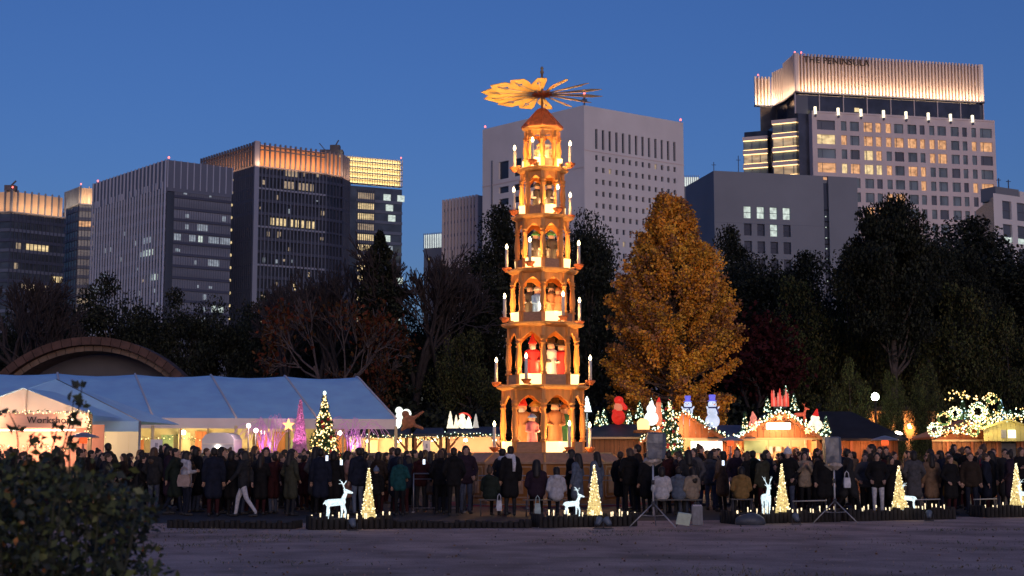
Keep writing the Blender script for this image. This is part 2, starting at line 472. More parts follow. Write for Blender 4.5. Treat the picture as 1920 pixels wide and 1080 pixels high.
fr.box('corner_slot', core_dark, 0.02, fr.W * 0.11, 3, H - TOP - 1.0, 0.0, 0.40)
for j, us in {3: [(.48, .64)], 4: [(.13, .23), (.36, .46), (.49, .57), (.66, .82), (.84, .99)], 6: [(.66, .83)], 10: [(.73, .80), (.83, .91)], 16: [(.5, .58)]}.items():
    v = H - TOP - 2.2 - j * 2.75 + .95
    for k, (a, b) in enumerate(us): fr.box('lit_window', w_cool if (j, k) in ((4, 2), (10, 0), (10, 1)) else w_dim, a * fr.W, b * fr.W, v, v + 1.5, -0.05, 0.12)
for (a, b, j) in ((.73, .84, 4), (.85, .91, 6), (.02, .25, 6), (.02, .16, 9), (.1, .3, 10), (.72, .83, 3)):
    v = H - TOP - 1.2 - j * 3.1 - 1.7
    fl.box('lit_window', w_cool if (a, j) in ((.73, 4), (.85, 6)) else w_dim, a * fl.W, b * fl.W, v, v + 1.4, -0.2, 0.1)
rw = random.Random(6)
for _ in range(34):
    j = rw.randint(0, 19); a = rw.uniform(.14, .95); v = H - TOP - 2.2 - j * 2.75 + 1.0
    if v > 3: fr.box('faint_window', w_dim, a * fr.W, a * fr.W + rw.uniform(.3, 1.2), v, v + rw.uniform(.5, 1.3), -.05, .1)
for _ in range(26):
    j = rw.randint(1, 17); a = rw.uniform(.02, .95); v = H - TOP - 1.2 - j * 3.1 - 1.6
    if v > 3: fl.box('faint_window', w_dim if rw.random() < .8 else w_gdim, a * fl.W, a * fl.W + rw.uniform(.4, 1.2), v, v + rw.uniform(.6, 1.3), -.2, .1)
beacon_on(root, fr, 0.5, H)
beacon_on(root, fl, 0.8, H)

# --- dark tower with the copper crown and the curved flank
root, fl, fr0, H, fp = tower('copper_crown_tower', 'dark glass tower with a copper-lit finned crown and curved flank', 370, (478, 265), (376, 297), (612, 282), glass_dark)
(c_, l_, m_), _ = foot(370, (478, 265), (376, 297), (612, 282))
(c2, _, k_), _ = foot(370, (478, 265), None, (650, 305))
arc = [Vector((m_.x, m_.y, 0)).lerp(Vector((k_.x, k_.y, 0)), t) + Vector((1, -0.35, 0)) * 3.2 * math.sin(PI * t) for t in (0, .33, .66, 1.0)]
CR = 6.3
prism_part('core', glass_dark, [l_, c_] + [Vector((p.x, p.y, 0)) for p in arc] + [Vector((k_.x - 30, k_.y + 30, 0))], 0, H - CR - 0.5, root, 0.25)
fr = Face(c_, m_, 0, H, root)
faces = [fl, fr] + [Face(arc[i], arc[i + 1], 0, H, root) for i in range(3)]
for q, f in enumerate(faces):
    crown(f, H - CR, H, copper_screen, fin_dark if q < 2 else fin_mid, 1.45, 0.34, 0.55, (560, 900, 190, 170, 150)[q], (1.0, 0.46, 0.20))
    if q < 2:
        for e in (0.9, 1.9): f.box('louvre', fin_dark, 0, f.W, H - e - 0.12, H - e + 0.12, -0.6, -0.06)
    n = int(f.W / 1.0)
    for i in range(n + 1):
        u = f.W * i / n; f.box('mullion', fin_dark if q != 1 else fin_mid, u - 0.13, u + 0.13, 0, H - CR - 0.5, 0, 0.4)
    for j in range(20):
        v = H - CR - 3.0 - j * 3.4
        if v > 3: f.box('spandrel', fin_grey if (j % 3 == 1 and q == 1) else fin_dark, 0, f.W, v, v + (0.5 if j % 3 == 1 else 0.8), -0.2, 0.22)
fr.box('corner_pier', fin_grey, -0.1, 1.2, 0, H + 0.1, 0.0, 0.5)
for (j, us, m) in ((0, [.43, .47, .5, .55], w_gdim), (1, [.4, .44, .48, .52, .6, .66, .72, .78], w_gdim), (4, [.24, .3, .36, .42, .5, .58, .66, .74, .8], w_gold), (9, [.56], w_gold), (12, [.84, .88, .92, .95], w_gold), (15, [.12, .2, .26, .32, .38, .44, .5], w_gdim), (16, [.28, .33], w_gold), (18, [.02, .08], w_gold)):
    v = H - CR - 3.0 - j * 3.4 + 0.95
    for a in us: fr.box('lit_window', m, a * fr.W, a * fr.W + 0.85, v, v + 1.9, -0.1, 0.14)
rw = random.Random(4)
for _ in range(46):                                            # scattered small lights behind the mullions
    j = rw.randint(0, 18); a = rw.uniform(.03, .95); v = H - CR - 3.0 - j * 3.4 + 0.95
    if v > 3: fr.box('faint_window', w_gdim if rw.random() < .7 else w_dim, a * fr.W, a * fr.W + rw.uniform(.4, .85), v + rw.uniform(0, .8), v + rw.uniform(1.0, 1.9), -0.1, 0.12)
for k in range(17):
    b = MB().ell((0, 0, 0), (0.34, 0.34, 0.42), 6, 4); b.build('facade_lamp', w_gold if k else w_gold, root, fl.p(fl.W * 0.645, H - 9 - k * 3.4, 0.6))

# --- golden louvred crown tower behind it
(l_, _, r_), H = foot(430, (600, 286), None, (755, 300))
root = empty('gold_crown_tower', (l_.x, l_.y, 0)); tag(root, 'blue glass tower with a golden louvred crown and a column of lit floors', 'building')
fr = Face(l_, r_, 0, H, root); fs = Face(r_, Vector((r_.x - 4, r_.y + 30, 0)), 0, H, root)
prism_part('core', glass_blue, [l_, r_, Vector((r_.x - 4, r_.y + 30, 0)), Vector((l_.x - 4, l_.y + 30, 0))], 0, H - 9.5, root, 0.1)
fr.box('screen_wall', mat('gold_screen', (0.66, 0.55, 0.30), 0.7, 0.05, 0.4), 0.2, fr.W, H - 8.6, H, -2.2, -1.8)
for j in range(5): fr.box('louvre', fin_grey, 0, fr.W, H - 8.7 + j * 1.75, H - 8.7 + j * 1.75 + 0.22, -1.2, 0.1)
for i in range(0, 34):
    u = fr.W * i / 33; fr.box('fin', tan_screen, u - 0.07, u + 0.07, H - 8.6, H, -0.5, -0.2)
for j in range(5):
    lamp('AREA', fr.p(fr.W / 2, H - 8.4 + j * 1.75, -1.3), 560, (1.0, 0.82, 0.50), root, fr.W, 0.5, aim=(-fr.n * 0.8 + Vector((0, 0, 1))))
for j in range(17):
    v = H - 13.4 - j * 3.25
    fr.box('spandrel', fin_mid, 0.44 * fr.W, fr.W, v - 0.9, v, -0.2, 0.12)
    if j < 16: fr.box('lit_floor', w_gold if j % 3 else w_gdim, 0.455 * fr.W, 0.655 * fr.W, v, v + 1.9, -0.2, 0.08)
for i in range(9): fr.box('mullion', fin_dark, (0.455 + 0.025 * i) * fr.W - .1, (0.455 + 0.025 * i) * fr.W + .12, 4, H - 10.5, 0.09, 0.25)
for (a, j) in ((.77, 0), (.80, 1), (.94, 0), (.83, 2), (.77, 4), (.93, 8), (.90, 12), (.80, 5)):
    v = H - 13.4 - j * 3.25; fr.box('lit_window', w_cool if j != 5 else w_dim, a * fr.W, (a + 0.085) * fr.W, v, v + 2.0, -0.2, 0.14)
beacon_on(root, fr, fr.W - 0.4, H)
pl = fr.p(fr.W * 0.2, H, -5)
MB().box((0, 0, 1.0), (7, 4, 2)).box((1, 0, 2.8), (3, 3, 1.6)).tube([(-2, 0, 2), (-4, 0, 4.4)], 0.15).tube([(1, 0, 3.6), (2.0, 0, 5.4)], 0.2).build('roof_plant', roof_grey, root, pl)

# --- far left pair
root, fl, fr, H, fp = tower('dark_glass_tower', 'dark tower at the picture edge with amber upright crown panels', 400, (22, 355), (-30, 358), (124, 368), glass_blue)
prism_part('core', glass_blue, fp, 0, H - 6.5, root, 0.2)
for f, P in ((fl, 130), (fr, 400)):
    crown(f, H - 6.2, H, tan_screen, fin_mid, 1.9, 0.3, 0.6, P, (1.0, 0.58, 0.30))
    for j in range(24):
        v = H - 9.2 - j * 2.9
        if v > 2: f.box('spandrel', fin_mid if j % 2 else fin_dark, 0, f.W, v, v + 0.9, -0.2, 0.15)
for i in range(15): fr.box('mullion', fin_dark, fr.W * i / 14 - .1, fr.W * i / 14 + .1, 0, H - 6.8, 0.15, 0.35)
for (a, b, j, m) in ((.3, .7, 3, w_gold), (.12, .2, 3, w_gdim), (.1, .16, 5, w_gdim), (.78, .98, 6, w_gold), (.25, .5, 7, w_gdim), (.66, .74, 7, w_gdim), (.7, .95, 12, w_gold), (.72, .8, 13, w_gdim), (.72, .98, 15, w_gdim), (.62, .8, 17, w_gold), (.85, .93, 17, w_gold), (.75, .95, 16, w_gdim), (.6, .66, 15, w_gdim), (.8, .98, 14, w_gdim), (.78, .86, 10, w_gdim)):
    v = H - 9.2 - j * 2.9 + 1.0; fr.box('lit_window', m, a * fr.W, b * fr.W, v, v + 1.7, -0.1, 0.12)
beacon_on(root, fr, 0.4, H)
MB().box((0, 0, .8), (3, 2.4, 1.6)).tube([(0, 0, 1.6), (1.4, 0, 3)], .25).build('roof_plant', roof_grey, root, fr.p(1, H, -3))
root, fl, fr, H, fp = tower('slim_glass_tower', 'slim blue-grey tower with a softly lit tan crown beside the grey slab', 420, (150, 349), (121, 360), (185, 351), glass_grey)
prism_part('core', glass_grey, fp, 0, H - 5.5, root, 0.2)
crown(fl, H - 5.2, H, tan_screen, fin_mid, 1.2, 0.25, 0.5, 260, (1.0, 0.68, 0.38)); crown(fr, H - 5.2, H, tan_screen, tan_screen, 3.0, 0.3, 0.3, 150, (1.0, 0.66, 0.4), setback=1.2)
for f in (fl, fr):
    for j in range(22):
        v = H - 7.5 - j * 2.9
        if v > 2: f.box('spandrel', fin_mid, 0, f.W, v, v + 1.0, -0.2, 0.15)
    for i in range(7): f.box('mullion', fin_dark, f.W * i / 6 - .1, f.W * i / 6 + .1, 0, H - 6, 0.15, 0.3)
for (a, b, j, m) in ((.0, .95, 2, w_warm), (.1, .8, 10, w_gdim), (.05, .2, 11, w_gdim)):
    v = H - 7.5 - j * 2.9 + 1.1; fr.box('lit_window', m, a * fr.W, b * fr.W, v, v + 1.6, -0.1, 0.1)
beacon_on(root, fr, 0.3, H)

# --- white tile block behind the pyramid
root, fl, fr, H, fp = tower('white_office_block', 'white tiled office block with small punched windows behind the wooden pyramid', 330, (1095, 197), (905, 243), (1281, 230), conc_white)
prism_part('core', conc_white, fp, 0, H - 0.8, root, 0.8)
k = 330 / F_PX
def vy(dy): return H - dy * k
us = [0]; wc = []
for i in range(13):
    u = fr.W * (0.105 + i * 0.0655); wc.append((u, u + 0.78)); us += [u, u + 0.78]
us.append(fr.W)
rows = [(vy(82), vy(43))] + [(vy(104 + 23.2 * j), vy(94 + 23.2 * j)) for j in range(11)]
vs = [0]
for a, b in rows[::-1]: vs += [a, b]
vs.append(H)
fr.holes('wall', conc_white, us, vs, lambda i, j: i % 2 == 1 and j % 2 == 1, 0.5)
for ri, (a, b) in enumerate(rows):
    for ci, (p, q) in enumerate(wc):
        lit = (ri, ci) in ((1, 9), (2, 2), (6, 11), (8, 4))
        fr.box('window', w_gdim if lit else (glass_dark if (ri * 7 + ci * 3) % 5 else glass_blue), p + .01, q - .01, a + .01, b - .01, -0.75, -0.42)
fr.box('string_course', conc_lav, 0, fr.W, vy(88), vy(86.5), 0.003, 0.14)
cols = [(.06, .10, 1), (.17, .27, 2), (.32, .40, 2), (.44, .52, 2), (.60, .68, 2)]
us = [0]; wc = []
for a, b, q in cols[1:]: wc.append((a * fl.W, b * fl.W)); us += [a * fl.W, b * fl.W]
us.append(fl.W)
rows = [(vy(112), vy(76))] + [(vy(141 + 24.5 * j), vy(128 + 24.5 * j)) for j in range(10)]
vs = [0]
for a, b in rows[::-1]: vs += [a, b]
vs.append(H)
fl.holes('wall', conc_white, us, vs, lambda i, j: i % 2 == 1 and j % 2 == 1, 0.6)
for a, b in rows:
    for p, q in wc: fl.box('window', glass_dark, p + .01, q - .01, a + .01, b - .01, -0.85, -0.5)
fl.box('string_course', conc_lav, 0, fl.W, vy(121), vy(119), 0.003, 0.14)
fl.box('drain_pipe', conc_grey, fl.W * 0.1, fl.W * 0.11, 0, vy(70), 0.02, 0.3)
for (f, u) in ((fl, .5), (fr, fr.W - .5)): beacon_on(root, f, u, H)
ma = fr.p(4.8, H - .8, -6)
b = MB().tube([(0, 0, 0), (0, 0, 3.6)], .22).box((0, 0, 3.8), (1.3, 1.3, .5)).tube([(0, 0, 4), (0, 0, 5.2)], .3)
b.build('roof_mast', fin_dark, root, ma)
MB().ell((0, 0, 5.5), (.24, .24, .28), 8, 5).build('beacon', beacon, root, ma)
MB().box((0, 0, 1), (.3, .3, 2.4)).box((1.6, 0, .8), (.25, .25, 2)).build('roof_vent', fin_grey, root, fr.p(8.4, H - .8, -5))

# --- small blocks right and left of it
root, fl, fr, H, fp = tower('ribbed_office_block', 'grey ribbed office block peeping out left of the white block', 380, (895, 368), (833, 378), (912, 371), conc_grey)
prism_part('core', glass_grey, fp, 0, H, root, 0.1)
for i in range(11): fl.box('rib', conc_lav, fl.W * i / 10 - .28, fl.W * i / 10 + .28, 0, H + .4, 0, 0.6)
for j in range(14): fl.box('spandrel', fin_mid, 0, fl.W, H - 3 - j * 3.6, H - 2.2 - j * 3.6, -.1, .25)
fr.box('side_wall', conc_grey, 0, fr.W, 0, H + .3, 0, .3)
(l_, _, r_), H = foot(430, (795, 438), None, (835, 435))
root = empty('lit_crown_block', (l_.x, l_.y, 0)); tag(root, 'small far block with a bright white crown between bare trees', 'building')
fr = Face(l_, r_, 0, H, root); prism_part('core', conc_grey, [l_, r_, Vector((r_.x, r_.y + 15, 0)), Vector((l_.x, l_.y + 15, 0))], 0, H - 4.6, root)
fr.box('lit_crown', emat('white_crown_light', (0.85, 0.95, 0.9), 0.9, sample=False, var=.3, scale=.6), 0, fr.W, H - 4.4, H - .4, -2, -.2)
for i in range(13): fr.box('fin', fin_grey, fr.W * i / 12 - .08, fr.W * i / 12 + .08, H - 4.6, H, -.2, .15)
for j in range(4): fr.box('lit_window', w_gold, fr.W * .22, fr.W * .27, H - 8.5 - j * 2, H - 7.6 - j * 2, -.02, .06)
(l_, _, r_), H = foot(400, (1279, 330), None, (1310, 330))
root = empty('lit_roof_block', (l_.x, l_.y, 0)); tag(root, 'sliver of a far block with a bright roof edge beyond the grey building', 'building')
fr = Face(l_, r_, 0, H, root); prism_part('core', conc_grey, [l_, r_, Vector((r_.x, r_.y + 15, 0)), Vector((l_.x, l_.y + 15, 0))], 0, H - 3, root)
fr.box('lit_crown', MATS['white_crown_light'], 0, fr.W, H - 2.8, H - .3, -2, -.2)
for i in range(9): fr.box('fin', fin_grey, fr.W * i / 8 - .08, fr.W * i / 8 + .08, H - 3, H + .2, -.2, .15)

# --- grey panelled building in front of the hotel
root, fl, fr, H, fp = tower('grey_panel_building', 'plain grey panelled building with four lit square windows', 250, (1338, 320), (1285, 350), (1607, 333), conc_grey)
prism_part('core', conc_grey, fp, 0, H - .6, root, 0.7)
k = 250 / F_PX
us = [0]; wc = []
for i in range(4):
    a = (1392 + 24.2 * i - 1338) / 269 * fr.W; wc.append((a, a + 1.45)); us += [a, a + 1.45]
s0 = (1542 - 1338) / 269 * fr.W; us += [s0, s0 + 1.0, fr.W]
rows = [(vy(89 + 33.5 * j), vy(66 + 33.5 * j)) for j in range(6)]
vs = [0]
for a, b in rows[::-1]: vs += [a, b]
vs.append(H)
fr.holes('wall', conc_grey, us, vs, lambda i, j: i in (1, 3, 5, 7) and j % 2 == 1 or i == 9, 0.5)
for ri, (a, b) in enumerate(rows):
    for ci, (p, q) in enumerate(wc):
        lit = ri == 0 or (ri, ci) == (1, 2)
        w = fr.box('window', w_cool if lit else glass_dark, p + .01, q - .01, a + .01, b - .01, -0.7, -0.4)
        if ri < 4: fr.box('window_bar', fin_dark, p + .02, q - .02, (a + b) / 2 - .04, (a + b) / 2 + .04, -0.38, -0.3)
fr.box('slot_glass', glass_dark, s0 + .02, s0 + .98, 0.1, H - 1.2, -.8, -.45)
for j in range(7): fr.box('slot_lamp', w_cool, s0 + .4, s0 + .6, vy(80 + j * 21), vy(78 + j * 21), -.44, -.3)
fl.holes('wall', conc_grey, [0, fl.W], [0, H], lambda i, j: False, .3)
for v in (.22, .42, .62, .82): fr.box('panel_joint', fin_mid, 0.05, s0 - .05, v * H, v * H + .06, .003, .02)
for (u, h) in ((.03, 2.6), (.2, 4.0)): MB().tube([(0, 0, 0), (0, 0, h)], .07).tube([(-.4, 0, h * .8), (.4, 0, h * .8)], .05).build('aerial', fin_dark, root, fr.p(u * fr.W, H - .6, -2))

# --- hotel with the lit crown
root, fl, fr, H, fp = tower('hotel_tower', 'tall pale hotel tower with a glowing fluted crown and gridded windows', 400, (1490, 99), (1416, 127), (1842, 121), conc_lav)
k = 400 / F_PX
RO = root.location
cP, lP, rP = fp[1], fp[0], fp[2]
inx = fr.u; 
step = lP + fr.u * 5.4 + fr.n * 0.0                     # inner corner where the low wing meets the curve
CB = vy(75)
crown(fr, CB, H, tan_screen, conc_lav, 1.05, 0.42, 0.75, 2000, (1.0, 0.64, 0.36), setback=1.3)
curve = [lP, lP + Vector((5.2, 0.8, 0)), lP + Vector((7.0, -3.5, 0)) + fr.n * 1.5, Vector((cP.x, cP.y, 0))]
curve = [Vector((p.x, p.y, 0)) for p in curve]
for i in range(3):
    f = Face(curve[i], curve[i + 1], 0, H, root); crown(f, CB, H - (2.6 if i == 0 else 1.2 * (2 - i)), tan_screen, conc_lav, 1.05, 0.40, 0.7, (330, 190, 330)[i], (1.0, 0.64, 0.36), setback=1.1)
fend = Face(rP, rP + Vector((2.2, 12, 0)), 0, H, root); crown(fend, CB, H, tan_screen, conc_lav, 1.05, .42, .75, 300, (1.0, .64, .36), 1.3)
prism_part('core', glass_dark, [Vector((curve[0].x, curve[0].y, 0)), curve[1], curve[2], Vector((cP.x, cP.y, 0)), Vector((rP.x, rP.y, 0)), Vector((rP.x + 4, rP.y + 22, 0)), Vector((lP.x + 6, lP.y + 30, 0))], 0, CB - .6, root, 0.9)
prism_part('roof_deck', roof_grey, [Vector((cP.x, cP.y, 0)), Vector((rP.x, rP.y, 0)), Vector((rP.x + 4, rP.y + 22, 0)), Vector((lP.x + 6, lP.y + 26, 0))], CB - .5, H - 2.0, root, 3.2)
# glazed terrace storey under the crown
T0, T1 = vy(118), CB - .6
for i in range(9): fr.box('terrace_pier', conc_lav, fr.W * i / 8 - .12, fr.W * i / 8 + .12, T0, T1, -.9, -.3)
for i, m in enumerate((glass_blue, glass_blue, glass_grey, w_gdim, glass_blue, glass_blue, glass_grey, glass_blue)):
    fr.box('terrace_glass', glass_grey if m is not w_gdim else glass_grey, fr.W * i / 8 + .15, fr.W * (i + 1) / 8 - .15, T0 + .1, T1 - .3, -1.0, -.8)
for (a, b, m) in ((.31, .36, w_gold), (.40, .47, w_gdim), (.55, .56, w_gold), (.8, .86, w_gdim)): fr.box('terrace_light', m, a * fr.W, b * fr.W, T0 + 1.4, T0 + 2.6, -.78, -.7)
# the main window wall, standing a little proud of the crown
fw = Face(Vector((cP.x, cP.y, 0)) + fr.u * 4.2 + fr.n * 1.4, Vector((rP.x, rP.y, 0)) + fr.u * 2.4 + fr.n * 1.4, 0, T0, root)
zc = [(540, 615), (640, 663), (677, 715), (735, 772), (785, 808), (828, 850), (863, 902), (920, 958), (972, 993), (1013, 1035), (1048, 1085), (1105, 1140), (1155, 1175), (1195, 1215), (1232, 1284)]
us = [0]; wc = []
for a, b in zc:
    p, q = (a - 520) / 778 * fw.W, (b - 520) / 778 * fw.W; wc.append((p, q)); us += [p, q]
us.append(fw.W)
pitch = 27.6 * k; rows = []
vtop = T0 - 2.1
for j in range(19): rows.append((vtop - j * pitch - 18.5 * k, vtop - j * pitch))
rows = [r for r in rows if r[0] > 1]
vs = [0]
for a, b in rows[::-1]: vs += [a, b]
vs.append(T0)
fw.holes('wall', conc_lav, us, vs, lambda i, j: i % 2 == 1 and j % 2 == 1, 0.55)
lit = {(0, 3), (0, 4), (0, 5), (1, 0), (1, 1), (1, 3), (1, 4), (1, 5), (1, 6), (1, 7), (1, 8), (1, 9), (1, 10), (1, 13), (1, 14), (2, 3), (2, 4), (2, 9), (2, 10), (3, 0), (3, 1), (3, 2), (3, 3), (3, 4), (3, 7), (3, 8), (3, 5), (4, 0), (4, 1), (4, 8), (4, 13), (4, 14), (5, 5), (5, 6), (6, 3), (6, 4), (6, 5), (8, 12), (8, 13), (9, 11)}
gold = {(1, 0), (3, 1), (4, 1), (2, 3), (3, 3), (3, 4)}
for ri, (a, b) in enumerate(rows):
    for ci, (p, q) in enumerate(wc):
        m = (w_gold if (ri, ci) in gold else w_warm) if (ri, ci) in lit else (hotel_glass if (ri * 5 + ci * 3) % 4 else glass_grey)
        w = fw.box('window', m, p + .01, q - .01, a + .01, b - .01, -.8, -.45)
        if ri < 11 and q - p > 2:
            fw.box('window_bar', fin_mid, p + (q - p) * .28, p + (q - p) * .28 + .1, a + .02, b - .02, -.44, -.3)
for i in range(8):                                                     # lanterns on the parapet
    u = fw.W * (0.012 + i * 0.1225)
    o = fw.box('parapet_lantern', lantern_m, u, u + .62, T0 - .5, T0 + 1.7, -.2, .4)
    fw.box('lantern_bracket', fin_mid, u + .08, u + .54, T0 - 1.2, T0 - .52, -.1, .6)
fw.box('parapet', conc_lav, 0, fw.W, T0 + .003, T0 + .5, -.6, .15)
fret = Face(fw.o + RO - Vector((0, 0, RO.z)) + fw.u * fw.W, fw.o + RO + fw.u * fw.W + Vector((1.6, 9, 0)), 0, T0, root)
fret.box('return_wall', conc_lav, 0, fret.W, 0, T0, -.4, -.003)
flt = Face(fw.o + RO + Vector((-1.2, 5, 0)), fw.o + RO, 0, T0, root); flt.box('return_wall', conc_lav, 0, flt.W - .01, 0, T0, -.4, -.003)
# two stacks of lit bays left of the wall
bayA = Face((75.6, 406.0), (83.7, 402.2), 0, T0 - 1, root)
bayB = Face((68.4, 414.0), (75.3, 411.4), 0, T0 - 6, root)
for f, dz in ((bayA, 0.0), (bayB, -3.2)):
    top = T0 - 1.6 + dz
    for j in range(10):
        v = top - j * pitch
        f.box('bay_glass', (w_gdim if j in (1, 3, 4) else hotel_glass), .3, f.W - .2, v - pitch + 1.2, v - .4, -1.0, -.5)
        f.box('bay_slab', conc_lav, 0, f.W, v - .35, v + .75, -1.2, .25)
        f.box('strip_light', strip_gold, .2, f.W - .1, v - .55, v - .38, -.2, .2)
        for q in (.02, .35, .68, .97): f.box('bay_mullion', fin_mid, f.W * q, f.W * q + .16, v - pitch + .78, v - .56, -.45, -.2)
        f.box('bay_rail', strip_gold, .2, f.W - .1, v - pitch + .9, v - pitch + 1.02, -.3, -.1)
prism_part('bay_core', glass_dark, [Vector(q) for q in ((69.3, 416.2, 0), (75.8, 413.6, 0), (76.6, 408.0, 0), (84.4, 404.4, 0), (84.4, 424, 0), (71, 428, 0))], 0, T0 - 2, root)
# lettering on the crown
def text_mesh(name, s, size, ext, m, spacing=1.0):
    cu = bpy.data.curves.new(name, 'FONT'); cu.body = s; cu.size = size; cu.extrude = ext; cu.space_character = spacing; cu.align_x = 'CENTER'
    o = bpy.data.objects.new(name, cu); C.objects.link(o); dg = bpy.context.evaluated_depsgraph_get(); dg.update()
    me = bpy.data.meshes.new_from_object(o.evaluated_get(dg)); bpy.data.objects.remove(o); bpy.data.curves.remove(cu)
    me.materials.clear(); me.materials.append(m); me.name = name
    return me
def letters(me, parent, loc, rz):
    """each letter of a line of lettering as a piece of its own"""
    g = empty('lettering', loc, 0, parent); g.rotation_euler = (PI / 2, 0, rz)
    bm = bmesh.new(); bm.from_mesh(me); left = set(bm.verts)
    while left:
        st = [left.pop()]; isl = list(st)
        while st:
            for e in st.pop().link_edges:
                for w in e.verts:
                    if w in left: left.discard(w); st.append(w); isl.append(w)
        ix = {v: i for i, v in enumerate(isl)}; sel = set(isl)
        lm = bpy.data.meshes.new('letter'); lm.from_pydata([tuple(v.co) for v in isl], [], [tuple(ix[v] for v in f.verts) for f in bm.faces if f.verts[0] in sel]); lm.materials.append(me.materials[0]); link('letter', lm, g)
    bm.free()
letter_m = mat('bronze_letters', (0.035, 0.025, 0.02), 0.5, 0.1)
letters(text_mesh('lettering', 'THE PENINSULA', 2.7, .12, letter_m, 1.06), root, fr.p(fr.W * .215, H - 2.7, .2), fr.rz)
for u in (.4, fr.W * .04): beacon_on(root, fr, u, H - .3, -.8)
beacon_on(root, Face(curve[0], curve[1], 0, H, root), 1.0, H - 2.8)

# --- white low-rise at the picture's right edge
(l_, _, r_), H = foot(300, (1862, 362), None, (1960, 376))
root = empty('white_low_rise', (l_.x, l_.y, 0)); tag(root, 'white framed low-rise with tall windows at the right picture edge', 'building')
fr = Face(l_, r_, 0, H, root); k = 300 / F_PX
bk = Vector((2, 20, 0)); prism_part('core', glass_dark, [l_, r_, r_ + bk, l_ + bk], 0, H - .5, root, .6)
us = [0]; wc = []
for i in range(4):
    a = (16 + 27 * i) / 98 * fr.W; b = a + 17 / 98 * fr.W; wc.append((a, b)); us += [a, b]
us.append(fr.W)
rows = [(vy(47 + 45 * j), vy(12 + 45 * j)) for j in range(5)]
vs = [0]
for a, b in rows[::-1]: vs += [a, b]
vs.append(H)
fr.holes('wall', conc_white, us, vs, lambda i, j: i % 2 == 1 and j % 2 == 1, .5)
for ri, (a, b) in enumerate(rows):
    for p, q in wc:
        fr.box('window', glass_grey, p + .01, q - .01, a + .01, b - .01, -.8, -.45)
        fr.box('window_bar', fin_mid, p + .02, q - .02, (a + b) / 2, (a + b) / 2 + .12, -.44, -.3)
        if ri == 1: fr.box('lit_strip', w_cool, p + .03, q - .03, a + .1, a + 1.2, -.44, -.32)
f2 = Face(l_ + Vector((2.6, 6, 0)), r_ + Vector((2.6, 6, 0)), 0, H + 4, root)
f2.box('roof_storey', conc_grey, 0, f2.W * .45, H - .4, H + 2.6, -4, 0); f2.box('roof_room', conc_white, f2.W * .45, f2.W, H - .4, H + 2.2, -4, .3)
for u in (2.4, 5.6): MB().tube([(0, 0, 0), (0, 0, 2.4)], .12).tube([(-.5, 0, 2), (.5, 0, 2)], .08).build('aerial', fin_dark, root, f2.p(u, H + 2.4, -1))
# ------------------------------------------------------------------ trees of the park
bark = mat('bark', (0.07, 0.055, 0.05), 0.9, 0.3, 5, 0.3)
bark_pale = mat('pale_bark', (0.095, 0.075, 0.08), 0.9, 0.2, 5)
bark_brown = mat('brown_twigs', (0.045, 0.036, 0.040), 0.9, 0.2, 5)
leaf_dk = [mat('evergreen_leaf_dark', (0.022, 0.026, 0.021), 0.6, 0.3, 0.8, spec=.08), mat('evergreen_leaf', (0.038, 0.044, 0.028), 0.6, 0.3, 0.8, spec=.08), mat('evergreen_leaf_deep', (0.016, 0.019, 0.018), 0.6, 0.3, 0.8, spec=.08)]
leaf_gr = [mat('green_leaf', (0.075, 0.09, 0.034), 0.6, 0.3, 0.8, spec=.08), mat('olive_leaf', (0.09, 0.085, 0.035), 0.6, 0.3, 0.8, spec=.08), leaf_dk[0]]
leaf_gk = [mat('ginkgo_leaf', (0.70, 0.30, 0.035), 0.6, 0.25, 0.6), mat('ginkgo_leaf_gold', (0.75, 0.39, 0.05), 0.6, 0.25, 0.6), mat('ginkgo_leaf_brown', (0.30, 0.135, 0.06), 0.65, 0.3, 0.6)]
leaf_rd = [mat('russet_leaf', (0.10, 0.028, 0.016), 0.7, 0.3, 0.6, spec=.08), mat('brown_leaf', (0.09, 0.045, 0.02), 0.7, 0.3, 0.6, spec=.08)]
leaf_mr = [mat('maroon_leaf', (0.045, 0.01, 0.012), 0.7, 0.3, 0.6, spec=.08), mat('maroon_leaf_dark', (0.05, 0.012, 0.015), 0.7, 0.3, 0.6, spec=.08)]

def broad_proto(seed, h, rad, nleaf, mats, lumps=70, size=.36, zc=.56, rz=.46, flat=1.0, sig=.115, low=True, shell=.45):
    rg = np.random.default_rng(seed); rr = random.Random(seed)
    d = rg.normal(size=(lumps, 3)); d /= np.linalg.norm(d, axis=1)[:, None]
    q = (shell + (1 - shell) * rg.random(lumps) ** .6)[:, None]
    c = d * q * np.array([rad, rad, rz * h]); c[:, 2] += zc * h
    if low: c[:, 2] = np.maximum(c[:, 2], .06 * h)
    mb = MB(); tp = Vector((rr.uniform(-.3, .3), rr.uniform(-.3, .3), h * .72))
    mb.tube([(0, 0, -.1), (0.05, 0, h * .12), (tp.x * .5, tp.y * .5, h * .4), tp], [h * .030, h * .024, h * .017, h * .006], 8)
    for i in range(0, lumps, 2):
        p = Vector(c[i]); b = Vector((tp.x * .4, tp.y * .4, min(max(p.z - h * .16, h * .14), h * .6)))
        m = (b + p) / 2 + Vector((0, 0, -.03 * h)); mb.tube([b, m, p], [h * .009, h * .006, h * .0015], 5)
    w = rg.integers(0, lumps, nleaf); u = rg.normal(size=(nleaf, 3)); u *= (rg.random(nleaf) ** .45 / np.linalg.norm(u, axis=1))[:, None]
    P = c[w] + u * np.array([rad * sig * 3, rad * sig * 3, rad * sig * 2.3 * flat]) * (0.6 + .8 * rg.random((lumps, 1)))[w] + rg.normal(size=(nleaf, 3)) * .05
    P = P[P[:, 2] > .1]
    return mb.mesh('trunk', bark), leaves('crown', P, size, rg, mats)
